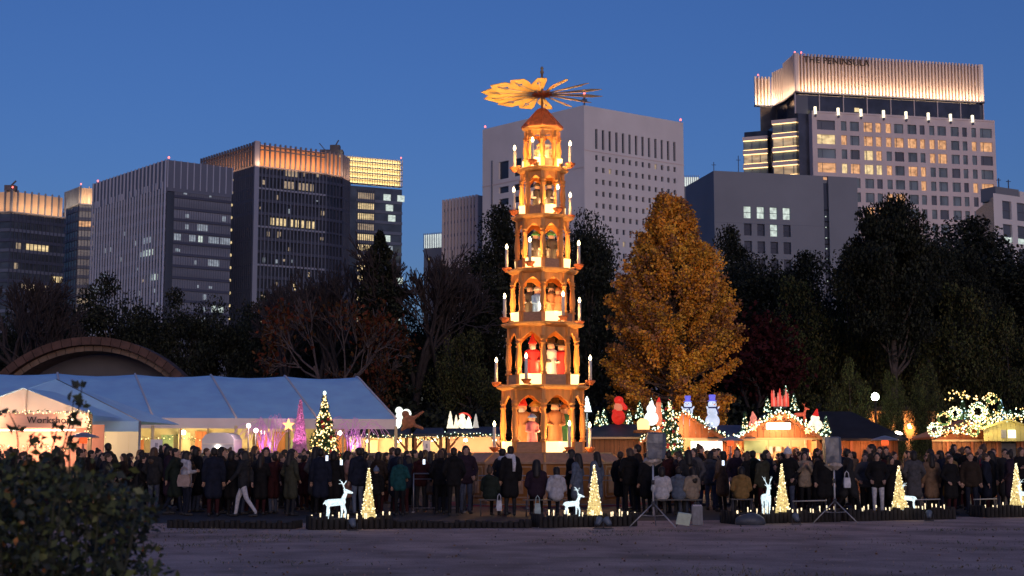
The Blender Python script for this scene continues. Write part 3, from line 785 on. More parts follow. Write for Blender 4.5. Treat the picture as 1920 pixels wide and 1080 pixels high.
def put_tree(name, label, proto, px, top, Y, hw=None, ph=1.0, pr=1.0, group='dark park trees', rz=0.0):
    """proto height/radius ph, pr in metres; scaled so that the top and half-width match"""
    H = zz(top, Y, px); s = H / ph
    sx = (hw * Y / F_PX) / pr if hw else s
    o = empty(name, (gx(px, Y), Y, 0), rz); o.scale = (sx, sx, s)
    tag(o, label, 'tree', group)
    link('trunk', proto[0], o); link('crown', proto[1], o)
    return o
ev = [broad_proto(21, 13, 5.0, 34000, leaf_dk, size=.25), broad_proto(22, 13, 5.2, 34000, leaf_dk, lumps=55, sig=.13, size=.25), broad_proto(23, 13, 5.0, 34000, leaf_dk, lumps=80, sig=.10, size=.25), broad_proto(24, 13, 5.0, 30000, leaf_gr, lumps=60, sig=.12, size=.25),
      broad_proto(25, 18, 2.9, 30000, leaf_dk, lumps=75, sig=.20, size=.25), broad_proto(26, 18, 3.1, 30000, leaf_dk, lumps=60, sig=.22, size=.25)]
EP = dict(ph=12.8, pr=5.6)
TP = dict(ph=17.9, pr=3.4)
for i, (px, top, Y, hw, k, lab) in enumerate([
    (205, 541, 108, 100, 0, 'dark rounded evergreen rising before the grey slab tower'),
    (18, 598, 118, 95, 1, 'dark evergreen mass behind the left end of the brick arch'),
    (112, 588, 122, 60, 2, 'dark evergreen filling the gap left of the rounded evergreen'),
    (330, 566, 112, 85, 2, 'dark evergreen directly right of the rounded evergreen'),
    (425, 578, 116, 85, 1, 'dark evergreen below the string of facade lamps'),
    (505, 575, 112, 80, 0, 'dark evergreen below the copper-crowned tower'),
    (600, 590, 114, 85, 2, 'dark evergreen behind the russet bare tree'),
    (690, 610, 108, 80, 1, 'dark evergreen under the tall conifer'),
    (770, 600, 106, 80, 2, 'dark evergreen below the bare twiggy trees left of the pyramid'),
    (850, 555, 104, 75, 0, 'low dark evergreen next to the pyramid, on its left'),
    (925, 402, 102, 68, 4, 'tall dark evergreen behind the upper left of the pyramid'),
    (1012, 440, 108, 70, 5, 'tall dark evergreen hidden right behind the pyramid'),
    (1108, 398, 100, 50, 5, 'tall dark evergreen between pyramid and golden ginkgo'),
    (1140, 500, 104, 70, 2, 'lower dark evergreen touching the left side of the ginkgo'),
    (1375, 440, 108, 48, 4, 'narrow dark evergreen at the upper right shoulder of the ginkgo'),
    (1425, 480, 102, 74, 5, 'dark evergreen right of the ginkgo below the lit square windows'),
    (1515, 483, 104, 66, 4, 'dark evergreen below the slot of the grey panelled building'),
    (1760, 428, 100, 84, 5, 'dark evergreen right of the tall spreading tree'),
    (1855, 424, 106, 95, 4, 'dark evergreen before the white low-rise'),
    (1935, 470, 100, 90, 5, 'dark evergreen cut by the right picture edge'),
    (1640, 452, 98, 76, 5, 'dark evergreen under the crown of the tall spreading tree'),
    (1245, 640, 100, 130, 1, 'low dark evergreen behind the foot of the ginkgo')]):
    put_tree('evergreen_tree', lab, ev[k], px, top, Y, hw * 1.05, rz=i * 1.3, **(TP if k > 3 else EP))
for i, (px, top, Y, hw, lab) in enumerate([
    (1490, 548, 92, 85, 'greenish evergreen above the gabled market hut'),
    (1600, 510, 94, 84, 'greenish evergreen left of the street lamp'),
    (1695, 500, 92, 84, 'greenish evergreen behind the street lamp'),
    (1800, 560, 90, 90, 'greenish evergreen above the decorated stall roof'),
    (1900, 600, 88, 70, 'greenish evergreen behind the little yellow house'),
    (880, 640, 92, 70, 'greenish evergreen low behind the left row of stalls')]):
    put_tree('evergreen_tree', lab, ev[3], px, top, Y, hw, rz=i * 2.1, group='greenish park trees', **EP)
# the tall spreading tree in front of the hotel: flat pads with gaps
sp = broad_proto(37, 16, 4.4, 40000, leaf_dk, lumps=56, size=.24, zc=.70, rz=.28, flat=.62, sig=.135, low=False, shell=.35)
put_tree('spreading_tree', 'tall spreading dark tree with open pads in front of the hotel', sp, 1680, 333, 86, 108, ph=16.0, pr=5.3)
put_tree('spreading_tree', 'smaller spreading tree with pads right of the tallest spreading one', sp, 1815, 432, 96, 75, ph=16.0, pr=5.3, rz=2.0)
# conifer
def conifer_proto(seed, h, rad, n):
    rg = np.random.default_rng(seed); t = rg.random(n) ** .75
    z = h * (1 - t * .93); lay = np.sin(z * 5.2) * .5 + .5
    r = rad * (t ** .55) * (.35 + .65 * rg.random(n) ** .5) * (.6 + .4 * lay); a = rg.random(n) * 2 * PI
    b = np.round(a * 9 / (2 * PI)) * 2 * PI / 9; a = a * .5 + b * .5
    P = np.stack([r * np.cos(a), r * np.sin(a), z - r * .22], 1)
    mb = MB(); mb.tube([(0, 0, -.1), (0, 0, h * .97)], [h * .022, .02], 7)
    return mb.mesh('trunk', bark), leaves('crown', P, .34, rg, leaf_dk, aspect=.4)
put_tree('conifer_tree', 'pointed dark conifer before the golden-crowned tower', conifer_proto(5, 16, 4.0, 16000), 708, 434, 92, 100, ph=16, pr=4)
# bare trees
def bare_proto(seed, h, spread=.5, depth=6, mats=bark_brown, twig=.024):
    rr = random.Random(seed); mb = MB()
    def grow(p, d, L, r, k):
        mid = p + d * L * .5 + Vector((rr.uniform(-1, 1), rr.uniform(-1, 1), rr.uniform(-.4, .6))) * L * .07
        e = p + d * L + Vector((rr.uniform(-1, 1), rr.uniform(-1, 1), rr.uniform(0, .6))) * L * .10
        mb.tube([p, mid, e], [r, r * .82, max(twig, r * .6)], 5 if k > 3 else 3, cap=False)
        ends.append(e)
        if k == 0: return
        n = 3 if k > 1 else 4
        for _ in range(n):
            ax = Vector((rr.uniform(-1, 1), rr.uniform(-1, 1), rr.uniform(-.3, .3))).normalized()
            nd = (Matrix.Rotation(rr.uniform(.25, .85) * (spread + .4), 3, ax) @ d + Vector((0, 0, .18))).normalized()
            s = p.lerp(e, rr.uniform(.55, 1.0)) if k < depth else e
            grow(s, nd, L * rr.uniform(.62, .82), max(twig, r * .58), k - 1)
    ends = []
    grow(Vector((0, 0, 0)), Vector((0, 0, 1)), h * .27, h * .022, depth)
    return mb.mesh('trunk', mats), np.array([tuple(e) for e in ends])
bp = [bare_proto(41, 12, .5), bare_proto(42, 12, .45), bare_proto(46, 12, .6)]
def put_bare(name, label, proto, px, top, Y, group, rz=0.0, crown=None, wide=1.0):
    z = proto[1][:, 2].max(); s = zz(top, Y, px) / z
    o = empty(name, (gx(px, Y), Y, 0), rz); o.scale = (s * wide, s * wide, s); tag(o, label, 'tree', group)
    link('branches', proto[0], o)
    if crown: link('crown', crown, o)
    return o
for i, (px, top, Y, k, w, lab) in enumerate([
    (35, 480, 104, 0, 1.0, 'bare twiggy tree at the far left before the dark tower'),
    (90, 545, 100, 1, .9, 'smaller bare tree beside the far left tower'),
    (600, 495, 98, 1, .9, 'bare brown tree below the copper-crowned tower'),
    (665, 478, 97, 2, .8, 'bare brown tree left of the pointed conifer'),
    (772, 448, 96, 0, .9, 'bare tree with fine twigs right of the pointed conifer'),
    (828, 462, 96, 1, .9, 'bare twiggy tree before the ribbed office block'),
    (548, 515, 96, 2, .8, 'bare brown tree left of the russet-leaved tree')]):
    put_bare('bare_tree', lab, bp[k], px, top, Y, 'bare winter trees', i * 1.7, wide=w)
rb = bare_proto(44, 9, .62, 5, bark_pale, .02)
e = rb[1]; e = e[(e[:, 2] < 6.4) & (e[:, 2] > 2.2)]; rg = np.random.default_rng(9)
w = rg.integers(0, len(e) // 2, 1500) * 2; P = e[w] + rg.normal(size=(1500, 3)) * .24
put_bare('russet_tree', 'half-bare tree with pale limbs and russet leaves above the marquee', rb, 622, 550, 88, None, .6, leaves('crown', P, .2, rg, leaf_rd), wide=.8)
rb2 = bare_proto(47, 8, .7, 5, bark_brown, .02); e = rb2[1]; w = rg.integers(0, len(e), 6500)
put_bare('maroon_maple', 'dark maroon maple in the shade right of the ginkgo', rb2, 1425, 600, 86, None, 0, leaves('crown', e[w] + rg.normal(size=(6500, 3)) * .35, .22, rg, leaf_mr))
put_bare('russet_tree', 'low russet-leaved tree behind the right end of the marquee', rb, 700, 640, 90, None, 2.4, leaves('crown', P * np.array([1, 1, .9]), .2, rg, leaf_rd), wide=.8)
# golden ginkgo
def ginkgo():
    Y = 72.0; px = 1264; H = zz(350, Y, px); k = Y / F_PX
    rg = np.random.default_rng(77); rr = random.Random(77)
    prof_y = [350, 385, 430, 480, 540, 600, 660, 720, 765, 800]; prof_r = [3, 24, 54, 88, 117, 139, 145, 141, 130, 105]
    zs = np.array([zz(y, Y, px) for y in prof_y])[::-1]; rs = (np.array(prof_r) * k)[::-1]
    env = lambda z: np.interp(z, zs, rs)
    mb = MB(); mb.tube([(0, 0, 0), (.1, 0, 3), (0, .1, 8), (0, 0, H * .97)], [.36, .3, .18, .03], 9)
    P = []; M = []
    for i in range(370):
        z0 = 1.9 + (H - 2.7) * rr.random() ** 1.05; a = rr.uniform(0, 2 * PI)
        lo_ = min(1.0, max(0.0, (z0 - 2.2) / 4.0)); rise = rr.uniform(-.12 + .67 * lo_, .45 + .9 * lo_); zt = z0; L = 0
        for _ in range(40):                                     # walk out until the envelope
            L += .12; zt = z0 + L * rise * .75
            if L > env(min(zt, H)) * rr.uniform(.74, 1.08): break
        tip = Vector((math.cos(a) * L, math.sin(a) * L, min(zt, H - .1)))
        b = Vector((0, 0, z0)); m = b.lerp(tip, .55) + Vector((0, 0, -.10 * L))
        mb.tube([b, m, tip], [.055 * (1 - z0 / H) + .025, .028, .008], 4, cap=False)
        n = int(150 + 320 * L / 4); t = .42 + .60 * rg.random(n) ** .85
        q = np.array([(1 - s) ** 2 * np.array(b) + 2 * s * (1 - s) * np.array(m) + s * s * np.array(tip) for s in t])
        sg = .05 + .13 * (1 - np.abs(t - .62))
        P.append(q + rg.normal(size=(n, 3)) * sg[:, None] * np.array([1, 1, .7])); tone = rr.random()
        M.append(np.where(rg.random(n) < .6, 0 if tone < .5 else 2 if tone > .68 else 1, rg.integers(0, 3, n)))
    P = np.concatenate(P); M = np.concatenate(M)
    o = empty('ginkgo_tree', (gx(px, Y), Y, 0)); tag(o, 'tall golden-orange ginkgo tree glowing behind the market huts', 'tree')
    mb.build('trunk', mat('ginkgo_bark', (0.13, 0.085, 0.075), .9, .2, 5), o)
    link('crown', leaves('crown', P, .125, rg, leaf_gk, aspect=.9, mi=M), o)
ginkgo()
# clipped dark shrubs closing the view under the trees
sh = broad_proto(61, 4, 2.6, 3200, leaf_dk, lumps=26, size=.3, zc=.5, rz=.45)
for i, (px, where) in enumerate([(745, 'behind the brown plush figure'), (800, 'behind the sagging garland'), (868, 'behind the cream light trees'), (935, 'left behind the lowest pyramid storey'), (1040, 'straight behind the pyramid'), (1115, 'behind the white light tree on a pole'), (1165, 'behind the red inflatable'), (1225, 'behind the pale glowing figure'), (1300, 'behind the smaller snowman'), (1365, 'right behind the tall snowman'), (1425, 'behind the left slope of the garlanded gable'), (1485, 'behind the red candles'), (1545, 'behind the right foot of the garlanded gable'), (1620, 'behind the black hipped roof'), (1735, 'right of the lodge'), (1800, 'behind the light wreaths'), (1870, 'behind the bluish lit fir'), (1935, 'behind the little yellow house')]):
    o = empty('dark_shrub', (gx(px, 84 + (i % 3) * 1.5), 84 + (i % 3) * 1.5, 0), i * .9); s = 1.0 + .25 * math.sin(i * 2.3); o.scale = (1.1, 1.1, s)
    tag(o, 'dark clipped shrub ' + where, 'shrub', 'shrub belt behind the stalls'); link('stems', sh[0], o); link('foliage', sh[1], o)

# rose bush close to the camera
def rose_bush():
    rg = np.random.default_rng(3); rr = random.Random(3); Y0 = 8.0; k = Y0 / F_PX
    o = empty('rose_bush', (gx(110, Y0), Y0, 0)); tag(o, 'dark leafy rose bush with long shoots close to the camera', 'bush')
    lm = [mat('rose_leaf', (0.06, 0.078, 0.032), .5, .3, 9), mat('rose_leaf_dark', (0.034, 0.042, 0.03), .5, .3, 9), mat('rose_leaf_light', (0.12, 0.14, 0.045), .5, .3, 9), mat('rose_leaf_amber', (0.30, 0.12, 0.03), .6, .3, 9)]
    top = lambda x: np.interp(x, [-500, 0, 60, 130, 200, 250, 280, 310], [850, 862, 860, 884, 898, 925, 975, 1070])
    mb = MB(); P = []; M = []
    for i in range(420):
        x = rr.uniform(-260, 320); t = top(x); yv = t + (rr.random() ** 1.1) * (1130 - t) + 6
        if yv > 985 and x > 215 and rr.random() < .72: continue
        Y = Y0 + rr.uniform(-.75, .75); p = at(x, yv, Y) - o.location
        n = rr.randint(14, 34); P.append(np.array(p) + rg.normal(size=(n, 3)) * np.array([.06, .06, .05]))
        M.append(rg.choice([0, 1, 1, 2, 0, 1, 2, 3], n, p=[.2, .2, .2, .12, .1, .1, .06, .02]))
        if i % 2 == 0:
            b = Vector((p.x * .6, p.y * .6, 0)); mb.tube([b, (b + p) / 2 + Vector((rr.uniform(-.05, .05), 0, .05)), p], [.008, .006, .003], 5)
    for (x0, y0, pts) in ((110, 900, [(120, 850), (140, 790), (150, 755), (154, 722)]), (110, 900, [(118, 840), (135, 780), (138, 748)]), (30, 870, [(34, 830), (30, 800), (16, 772)]), (95, 880, [(98, 840), (104, 815), (108, 798)]), (55, 880, [(48, 850), (60, 828), (70, 820)]), (130, 880, [(130, 850), (128, 832), (137, 826)])):
        q = [at(x0, y0 + 60, Y0) - o.location, at(x0, y0, Y0) - o.location] + [at(x, y, Y0 - .05) - o.location for x, y in pts]
        mb.tube(q, [.006] * 2 + [.0045] * (len(q) - 3) + [.002], 5)
        for (x, y) in pts[1:]:
            for s in range(4):
                c = at(x + rr.uniform(-14, 14), y + rr.uniform(-4, 6), Y0 - .05) - o.location
                P.append(np.array(c)[None] + rg.normal(size=(2, 3)) * .008); M.append(np.array([1, 0]))
    P = np.concatenate(P); M = np.concatenate(M)
    mb.build('stems', mat('rose_stem', (0.05, 0.05, 0.03), .7, .2, 8), o)
    link('foliage', leaves('foliage', P, .046, rg, lm, aspect=.62, jitter=.65, mi=M), o)
rose_bush()
# ------------------------------------------------------------------ the wooden Christmas pyramid
wood = mat('honey_wood', (0.76, 0.31, 0.075), .5, .16, 5, .1, stretch=(1, 1, .15))
wood_d = mat('brown_wood', (0.38, 0.18, 0.065), .55, .16, 5, .1, stretch=(1, 1, .15))
wood_l = mat('pale_wood', (0.78, 0.38, 0.12), .5, .12, 5, .1)
wood_roof = mat('red_shingle_wood', (0.66, 0.17, 0.05), .6, .14, 9, .15)
wood_base = mat('ochre_panel_wood', (0.34, 0.125, 0.022), .6, .14, 3, .1, stretch=(1, 1, .2))
wood_frame = mat('greyish_trim_wood', (0.42, 0.24, 0.14), .6, .1, 6)
lamp_glow = emat('warm_lamp_bowl', (1.0, 0.72, 0.30), 2.3)
wax = mat('white_candle', (0.75, 0.70, 0.62), .5, .05, 5)
flame_m = emat('candle_bulb', (1.0, 0.78, 0.42), 14.0)
PY = 46.0; PX = gx(1018, PY)
pyr = empty('christmas_pyramid', (PX, PY, 0)); tag(pyr, 'six-storey wooden Christmas pyramid with candles and a winged rotor on top', 'christmas pyramid')
def zp(py): return zz(py, PY, 1018)
def octa(r, ph=-PI / 2): return [(r * math.cos(ph + k * PI / 4), r * math.sin(ph + k * PI / 4)) for k in range(8)]
def octa_prof(mb, prof, mi=0, cap=True): return mb.lathe(prof, 8, mi=mi, smooth=False, ph=-PI / 2, cap=cap)
K = PY / F_PX
# base: eight panelled sides under a sloping lip
zb = zp(849)
RB = 152 * K * .945
base = octa_prof(MB(), [(RB, 0.05), (RB, zb - .30)]).build('base', wood_base, pyr)
octa_prof(MB(), [(RB * 1.01, .0), (RB * 1.01, .16), (RB + .004, .17)]).build('plinth', wood_d, pyr)
lip = octa_prof(MB(), [(RB + .12, zb - .34), (RB + .12, zb - .28), (RB - .26, zb - .03), (RB - .26, zb)]).build('lip', wood_frame, pyr)
octa_prof(MB(), [(RB - .27, zb - .02), (RB - .27, zb + .012)]).build('deck', wood_d, pyr)
for k in range(8):
    a = -PI / 2 + k * PI / 4; c, s_ = math.cos(a), math.sin(a)
    box('corner_post', wood_frame, (RB * c, RB * s_, (zb - .3) / 2 + .05), (.1, .1, zb - .42), pyr, (0, 0, a))
    v0 = Vector(((RB + .12) * c, (RB + .12) * s_, zb - .275)); v1 = Vector(((RB - .26) * c, (RB - .26) * s_, zb - .02))
    MB().tube([v0, v1], .035, 5).build('ridge', wood_l, pyr)
    m = a + PI / 8; ap = RB * math.cos(PI / 8); wq = 2 * RB * math.sin(PI / 8)
    def framed(w, h, zc, t, mm, name, d):
        # rounded raised frame
        pts = []
        for (sx, sz, a0) in ((1, 1, 0), (-1, 1, 90), (-1, -1, 180), (1, -1, 270)):
            for q in (0, 30, 60, 90): pts.append((sx * (w / 2 - .09) + .09 * math.cos(R(a0 + q)), sz * (h / 2 - .09) + .09 * math.sin(R(a0 + q))))
        n = len(pts); mb = MB(); inner = [(x * (1 - 2 * t / w), z * (1 - 2 * t / h)) for x, z in pts]
        V = [(x, 0, z) for x, z in pts] + [(x, 0, z) for x, z in inner] + [(x, d, z) for x, z in pts] + [(x, d, z) for x, z in inner]
        f = []
        for i in range(n):
            j = (i + 1) % n
            f += [(i, j, n + j, n + i), (i, 2 * n + i, 2 * n + j, j), (n + i, n + j, 3 * n + j, 3 * n + i)]
        mb.add(V, f)
        o = mb.build(name, mm, base); o.location = (math.cos(m) * (ap + d * 0), math.sin(m) * (ap + d * 0), zc); o.rotation_euler = (0, 0, m + PI / 2)
        o.location = (math.cos(m) * (ap + .035), math.sin(m) * (ap + .035), zc)
    framed(wq * .62, zb * .60, zb * .45, .045, wood_frame, 'panel_frame', .05)
    box('panel', wood_frame, (math.cos(m) * (ap + .004), math.sin(m) * (ap + .004), zb * .45), (.04, wq * .26, zb * .44), base, (0, 0, m))
# tiers
tiers = [(849, 724, 78, 84, 27), (724, 608, 67, 75, -20), (608, 508, 59, 65, 27), (508, 408, 50, 57, -20), (408, 319, 41, 48, 27), (319, 241, 33, 37, -20)]
candle_r = [101, 93, 80, 72, 61, 56]
def column_mesh(h, r):
    p = [(1.35, 0), (1.35, .05), (.95, .06), (.85, .10), (1.15, .13), (.9, .16), (1.0, .20), (1.25, .32), (1.2, .45), (.95, .66), (.8, .78), (1.15, .80), (1.15, .83), (.85, .84), (.8, .88), (1.2, .90), (1.2, .93), (1.0, .94), (1.3, 1.0)]
    return MB().lathe([(r * a, h * z) for a, z in p], 10).mesh('column', wood)
def arch_mesh(w, h, leg):
    """board with an ogee opening: w wide, h high"""
    o = w / 2 - leg
    pts = [(o, 0)]; 
    for t in range(0, 9): 
        a = t / 8
        pts.append((o * (1 - a) ** .62 if a < 1 else 0, h * (.18 + .50 * a ** .85 if a < .75 else .18 + .50 * .75 ** .85 + (a - .75) * .62)))
    full = [(x, z) for x, z in pts] + [(-x, z) for x, z in pts[::-1][1:]]
    mb = MB(); n = len(full); topz = h
    for y in (0.0, .05):
        V = [(x, y, z) for x, z in full] + [(max(-w / 2, min(w / 2, x * w / (2 * o))), y, topz) for x, z in full]
        f = [(i, i + 1, n + i + 1, n + i) if y == 0 else (i, n + i, n + i + 1, i + 1) for i in range(n - 1)]
        V += [(w / 2, y, 0), (-w / 2, y, 0)]
        f += [(0, n, 2 * n)[::(-1 if y == 0 else 1)], (n - 1, 2 * n - 1, 2 * n + 1)[::(1 if y == 0 else -1)]]
        mb.add(V, f)
    V = [(x, 0, z) for x, z in full] + [(x, .05, z) for x, z in full]
    mb.add(V, [(i, n + i, n + i + 1, i + 1) for i in range(n - 1)])
    return mb.mesh('arch_panel', wood)
for ti, (y0, y1, rc, rp, th) in enumerate(tiers):
    z0, z1 = zp(y0), zp(y1); h = z1 - z0; rcol = rc * K * .95; rpl = rp * K * 1.03
    nxt = tiers[ti + 1][2] * K if ti < 5 else 0
    sl = .07
    pf = MB()
    if ti < 5:
        octa_prof(pf, [(rcol + .03, z1 - sl * 2.2), (rpl - .05, z1 - sl * 1.5), (rpl, z1 - sl), (rpl + .02, z1 - .02), (rpl, z1)])
    else:
        octa_prof(pf, [(rcol, z1 - .1), (rpl, z1 - .06), (rpl + .02, z1)])
    pf = pf.build('platform', wood_l, pyr)
    par = .21 * (h / 1.9) ** .5 + .11                      # parapet height
    ch = h - sl * 2.2 - par
    cm = column_mesh(ch * .80 + .0, (.052 + .018 * rc / 78) * 1.25); ah = ch * .36
    side = 2 * rcol * math.sin(PI / 8); ap = rcol * math.cos(PI / 8)
    am = arch_mesh(side * 1.0, ah, side * .10)
    octa_prof(MB(), [(rcol - .02, z0 + .012), (rcol - .02, z0 + .05)]).build('floor_disc', wood_d, pf)
    MB().lathe([(rcol * .30, z0 + .05), (rcol * .30, z0 + .12), (.05, z0 + .13), (.05, z1 - .2)], 12).build('turntable', wood_d, pf)
    for k in range(8):
        a = -PI / 2 + k * PI / 4
        box('post_block', wood, (rcol * math.cos(a), rcol * math.sin(a), z0 + .012 + par / 2), (.13, .13, par), pf, (0, 0, a))
        link('column', cm, pf, (rcol * math.cos(a), rcol * math.sin(a), z0 + .012 + par))
        box('capital', wood, (rcol * math.cos(a), rcol * math.sin(a), z1 - sl * 2.2 - (ch * .2) / 2 + .005), (.11, .12, ch * .2 + .02), pf, (0, 0, a))
        m = a + PI / 8
        o = link('arch_panel', am, pf, (ap * math.cos(m), ap * math.sin(m), z1 - sl * 2.2 - ah)); o.rotation_euler = (0, 0, m + PI / 2)
        lampface = (k % 2 == (0 if ti % 2 == 0 else 1))
        if lampface:
            # half-drum lamp bowl in front of the parapet
            n = 9; V = []; wv = side * .48
            for i in range(n):
                t = -1 + 2 * i / (n - 1); V.append((t * wv, -.15 * (1 - t * t) - .03, 0)); V.append((t * wv, -.17 * (1 - t * t) - .035, par * 1.02))
            f = [(2 * i, 2 * i + 2, 2 * i + 3, 2 * i + 1) for i in range(n - 1)]
            V2 = [(x, y + .02, z) for x, y, z in V]; f2 = [tuple(reversed(q)) for q in f]
            o = MB().add(V, f).add(V2, f2).build('lamp_bowl', lamp_glow, pf, (ap * math.cos(m), ap * math.sin(m), z0 + .014)); o.rotation_euler = (0, 0, m + PI / 2)
            d = ap + .20
            lamp('POINT', (d * math.cos(m), d * math.sin(m), z0 + par + .03), 130 * (h / 1.7), (1.0, 0.54, 0.18), pf, .05)
        else:
            o = box('parapet_board', wood_frame, (ap * math.cos(m), ap * math.sin(m), z0 + .014 + par / 2), (side - .13, .04, par), pf); o.rotation_euler = (0, 0, m + PI / 2)
    lamp('POINT', (0.0, -rcol * .35, z0 + h * .32), 20 * (h / 1.7), (1.0, 0.52, 0.19), pf, .06)
    # four candles on outrigger arms
    crr = candle_r[ti] * K
    for q in range(4):
        a = -PI / 2 + R(th) + q * PI / 2; c, s_ = math.cos(a), math.sin(a); zc = z0 + .06 if ti else z0 + .08
        arm = MB().tube([(rcol * .9 * c, rcol * .9 * s_, z0 + .01), (crr * c, crr * s_, zc)], .035, 6).build('candle_arm', wood_d, pf)
        MB().lathe([(.06, -.06), (.10, -.02), (.11, .01), (.15, .04), (.17, .09), (.15, .10), (.12, .06)], 12, (crr * c, crr * s_, zc)).build('candle_cup', wood_roof, pf)
        hc = .72 * (h / 1.9) ** .25
        MB().lathe([(.052, .05), (.05, hc), (.03, hc + .015)], 10, (crr * c, crr * s_, zc)).build('candle', wax, pf)
        MB().lathe([(.022, 0), (.045, .05), (.04, .10), (.008, .17)], 8, (crr * c, crr * s_, zc + hc + .01)).build('flame', flame_m, pf)
# roof, shaft, rotor
z0, z1 = zp(241), zp(206)
RR_ = 38 * K
roof = octa_prof(MB(), [(RR_ + .03, z0 - .02), (RR_ + .03, z0 + .03), (9 * K, z1), (8 * K, z1 + .03)]).build('roof', wood_roof, pyr)
for k in range(8):
    a = -PI / 2 + k * PI / 4
    MB().tube([((RR_ + .03) * math.cos(a), (RR_ + .03) * math.sin(a), z0 + .03), (9 * K * math.cos(a), 9 * K * math.sin(a), z1)], .022, 5).build('hip', wood_roof, roof)
zh = zp(177); zt = zp(140)
MB().tube([(0, 0, z1), (0, 0, zt)], .035, 8).build('shaft', wood_d, pyr)
MB().lathe([(.025, 0), (.06, .05), (.065, .10), (.03, .16), (.06, .21), (.015, .28)], 10, (0, 0, zt)).build('finial', mat('dull_gold', (.35, .25, .15), .5, .1), pyr)
hub = MB().lathe([(.26, -.06), (.34, -.02), (.34, .05), (.2, .09)], 20, (0, 0, zh)).build('rotor_hub', wood_roof, pyr)
def blade_mesh():
    # radial direction +x; board pitched about its spoke, pierced by a small cut-out
    r0, r1, w0, w1 = .40, 2.04, .08, .56
    outline = [(r0, -w0 / 2), (1.30, -w1 * .46), (1.62, -w1 / 2), (r1, 0), (1.62, w1 / 2), (1.30, w1 * .46), (r0, w0 / 2)]
    hole = [(1.30, -.055), (1.40, -.10), (1.46, -.06), (1.60, -.075), (1.58, .01), (1.48, .03), (1.42, .09), (1.34, .03)]
    bm = bmesh.new()
    ov = [bm.verts.new((x, y, 0)) for x, y in outline]; hv = [bm.verts.new((x, y, 0)) for x, y in hole]
    ed = [bm.edges.new((ov[i], ov[(i + 1) % len(ov)])) for i in range(len(ov))] + [bm.edges.new((hv[i], hv[(i + 1) % len(hv)])) for i in range(len(hv))]
    bmesh.ops.triangle_fill(bm, use_beauty=True, edges=ed)
    r = bmesh.ops.extrude_face_region(bm, geom=list(bm.faces))
    for v in r['geom']:
        if isinstance(v, bmesh.types.BMVert): v.co.z += .018
    bmesh.ops.recalc_face_normals(bm, faces=list(bm.faces))
    bmesh.ops.transform(bm, matrix=Matrix.Rotation(R(23), 4, 'X'), verts=list(bm.verts))
    me = bpy.data.meshes.new('blade'); bm.to_mesh(me); bm.free(); me.materials.append(mat('blade_board', (0.70, 0.40, 0.12), .6, .12, 4))
    return me
bmesh_blade = blade_mesh(); spk = MB().tube([(.3, 0, -.02), (1.75, 0, -.02)], .022, 5).mesh('spoke', mat('bare_spoke', (.72, .58, .42), .6, .08, 4))
for k in range(14):
    a = R(8) + 2 * PI * k / 14
    o = link('blade', bmesh_blade, hub, (0, 0, zh)); o.rotation_euler = (0, 0, a)
    o = link('spoke', spk, hub, (0, 0, zh + .01)); o.rotation_euler = (0, 0, a)
for k in range(6):                                              # small floods on the rim of the top storey that light the rotor from below
    a = k * PI / 3 + .3; rf_ = 47 * K; zf_ = zp(319)
    o = MB().lathe([(.05, 0), (.07, .10)], 8).build('rotor_flood', wood_d, pyr, (rf_ * math.cos(a), rf_ * math.sin(a), zf_))
    lamp('POINT', (rf_ * 1.02 * math.cos(a), rf_ * 1.02 * math.sin(a), zf_ + .16), 95, (1.0, 0.62, 0.22), pyr, .04)

# ------------------------------------------------------------------ carved figures inside it
fig_m = omat('painted_wood', .55, .1, 12, .35)
def figure(name, label, loc, h, rz, coat, hat, hatcol, face=(.75, .45, .30), beard=None, coat2=None):
    o = empty(name, loc, rz); tag(o, label, 'figurine', 'carved figures on the pyramid')
    s = h
    link('body', MB().lathe([(.16, 0), (.17, .03), (.15, .3), (.13, .52), (.15, .66), (.13, .73), (.06, .77)], 12, sy=.85).mesh('body', fig_m), o, col=coat).scale = (s, s, s)
    for sx in (-1, 1):
        mb = MB(); capsule(mb, (.14 * sx, 0, .68), (.17 * sx, -.04, .5), .045, .04, 8); capsule(mb, (.17 * sx, -.04, .5), (.09 * sx, -.14, .48), .04, .032, 8)
        link('arm', mb.mesh('arm', fig_m), o, col=coat2 or coat).scale = (s, s, s)
    link('head', MB().ell((0, 0, .82), (.085, .085, .095), 12, 8).ell((0, -.085, .815), (.016, .02, .016), 6, 4).mesh('head', fig_m), o, col=face).scale = (s, s, s)
    if beard: link('beard', MB().ell((0, -.06, .75), (.07, .05, .09), 10, 7).mesh('beard', fig_m), o, col=beard).scale = (s, s, s)
    if hat == 'point': m = MB().lathe([(.095, .86), (.10, .89), (.085, .92), (.03, 1.05), (.01, 1.10)], 12)
    elif hat == 'top': m = MB().lathe([(.15, .885), (.15, .90), (.095, .905), (.085, 1.02), (.0, 1.03)], 14)
    else: m = MB().lathe([(.12, .86), (.13, .88), (.10, .92), (.05, .97), (.01, .98)], 12)
    link('hat', m.mesh('hat', fig_m), o, col=hatcol).scale = (s, s, s)
    return o
RED, WHI, BLK, BLU, PNK, BRN, GRN = (.55, .03, .03), (.75, .72, .66), (.03, .025, .025), (.12, .25, .6), (.6, .22, .25), (.30, .14, .06), (.03, .16, .06)
def infig(px, yfloor, dy, h, *a, **k):
    Y = PY + dy; figure('wooden_figure', a[0], (gx(px, Y), Y, zp(yfloor) + .115), h, a[1], *a[2:], **k)
infig(998, 849, -.55, 1.15, 'rosy-cloaked wooden figure with blue cap on the lowest storey', .3, PNK, 'cap', BLU)
infig(980, 849, .2, 1.62, 'brown wooden figure with red pointed cap on the lowest storey', -.3, BRN, 'point', RED, beard=WHI)
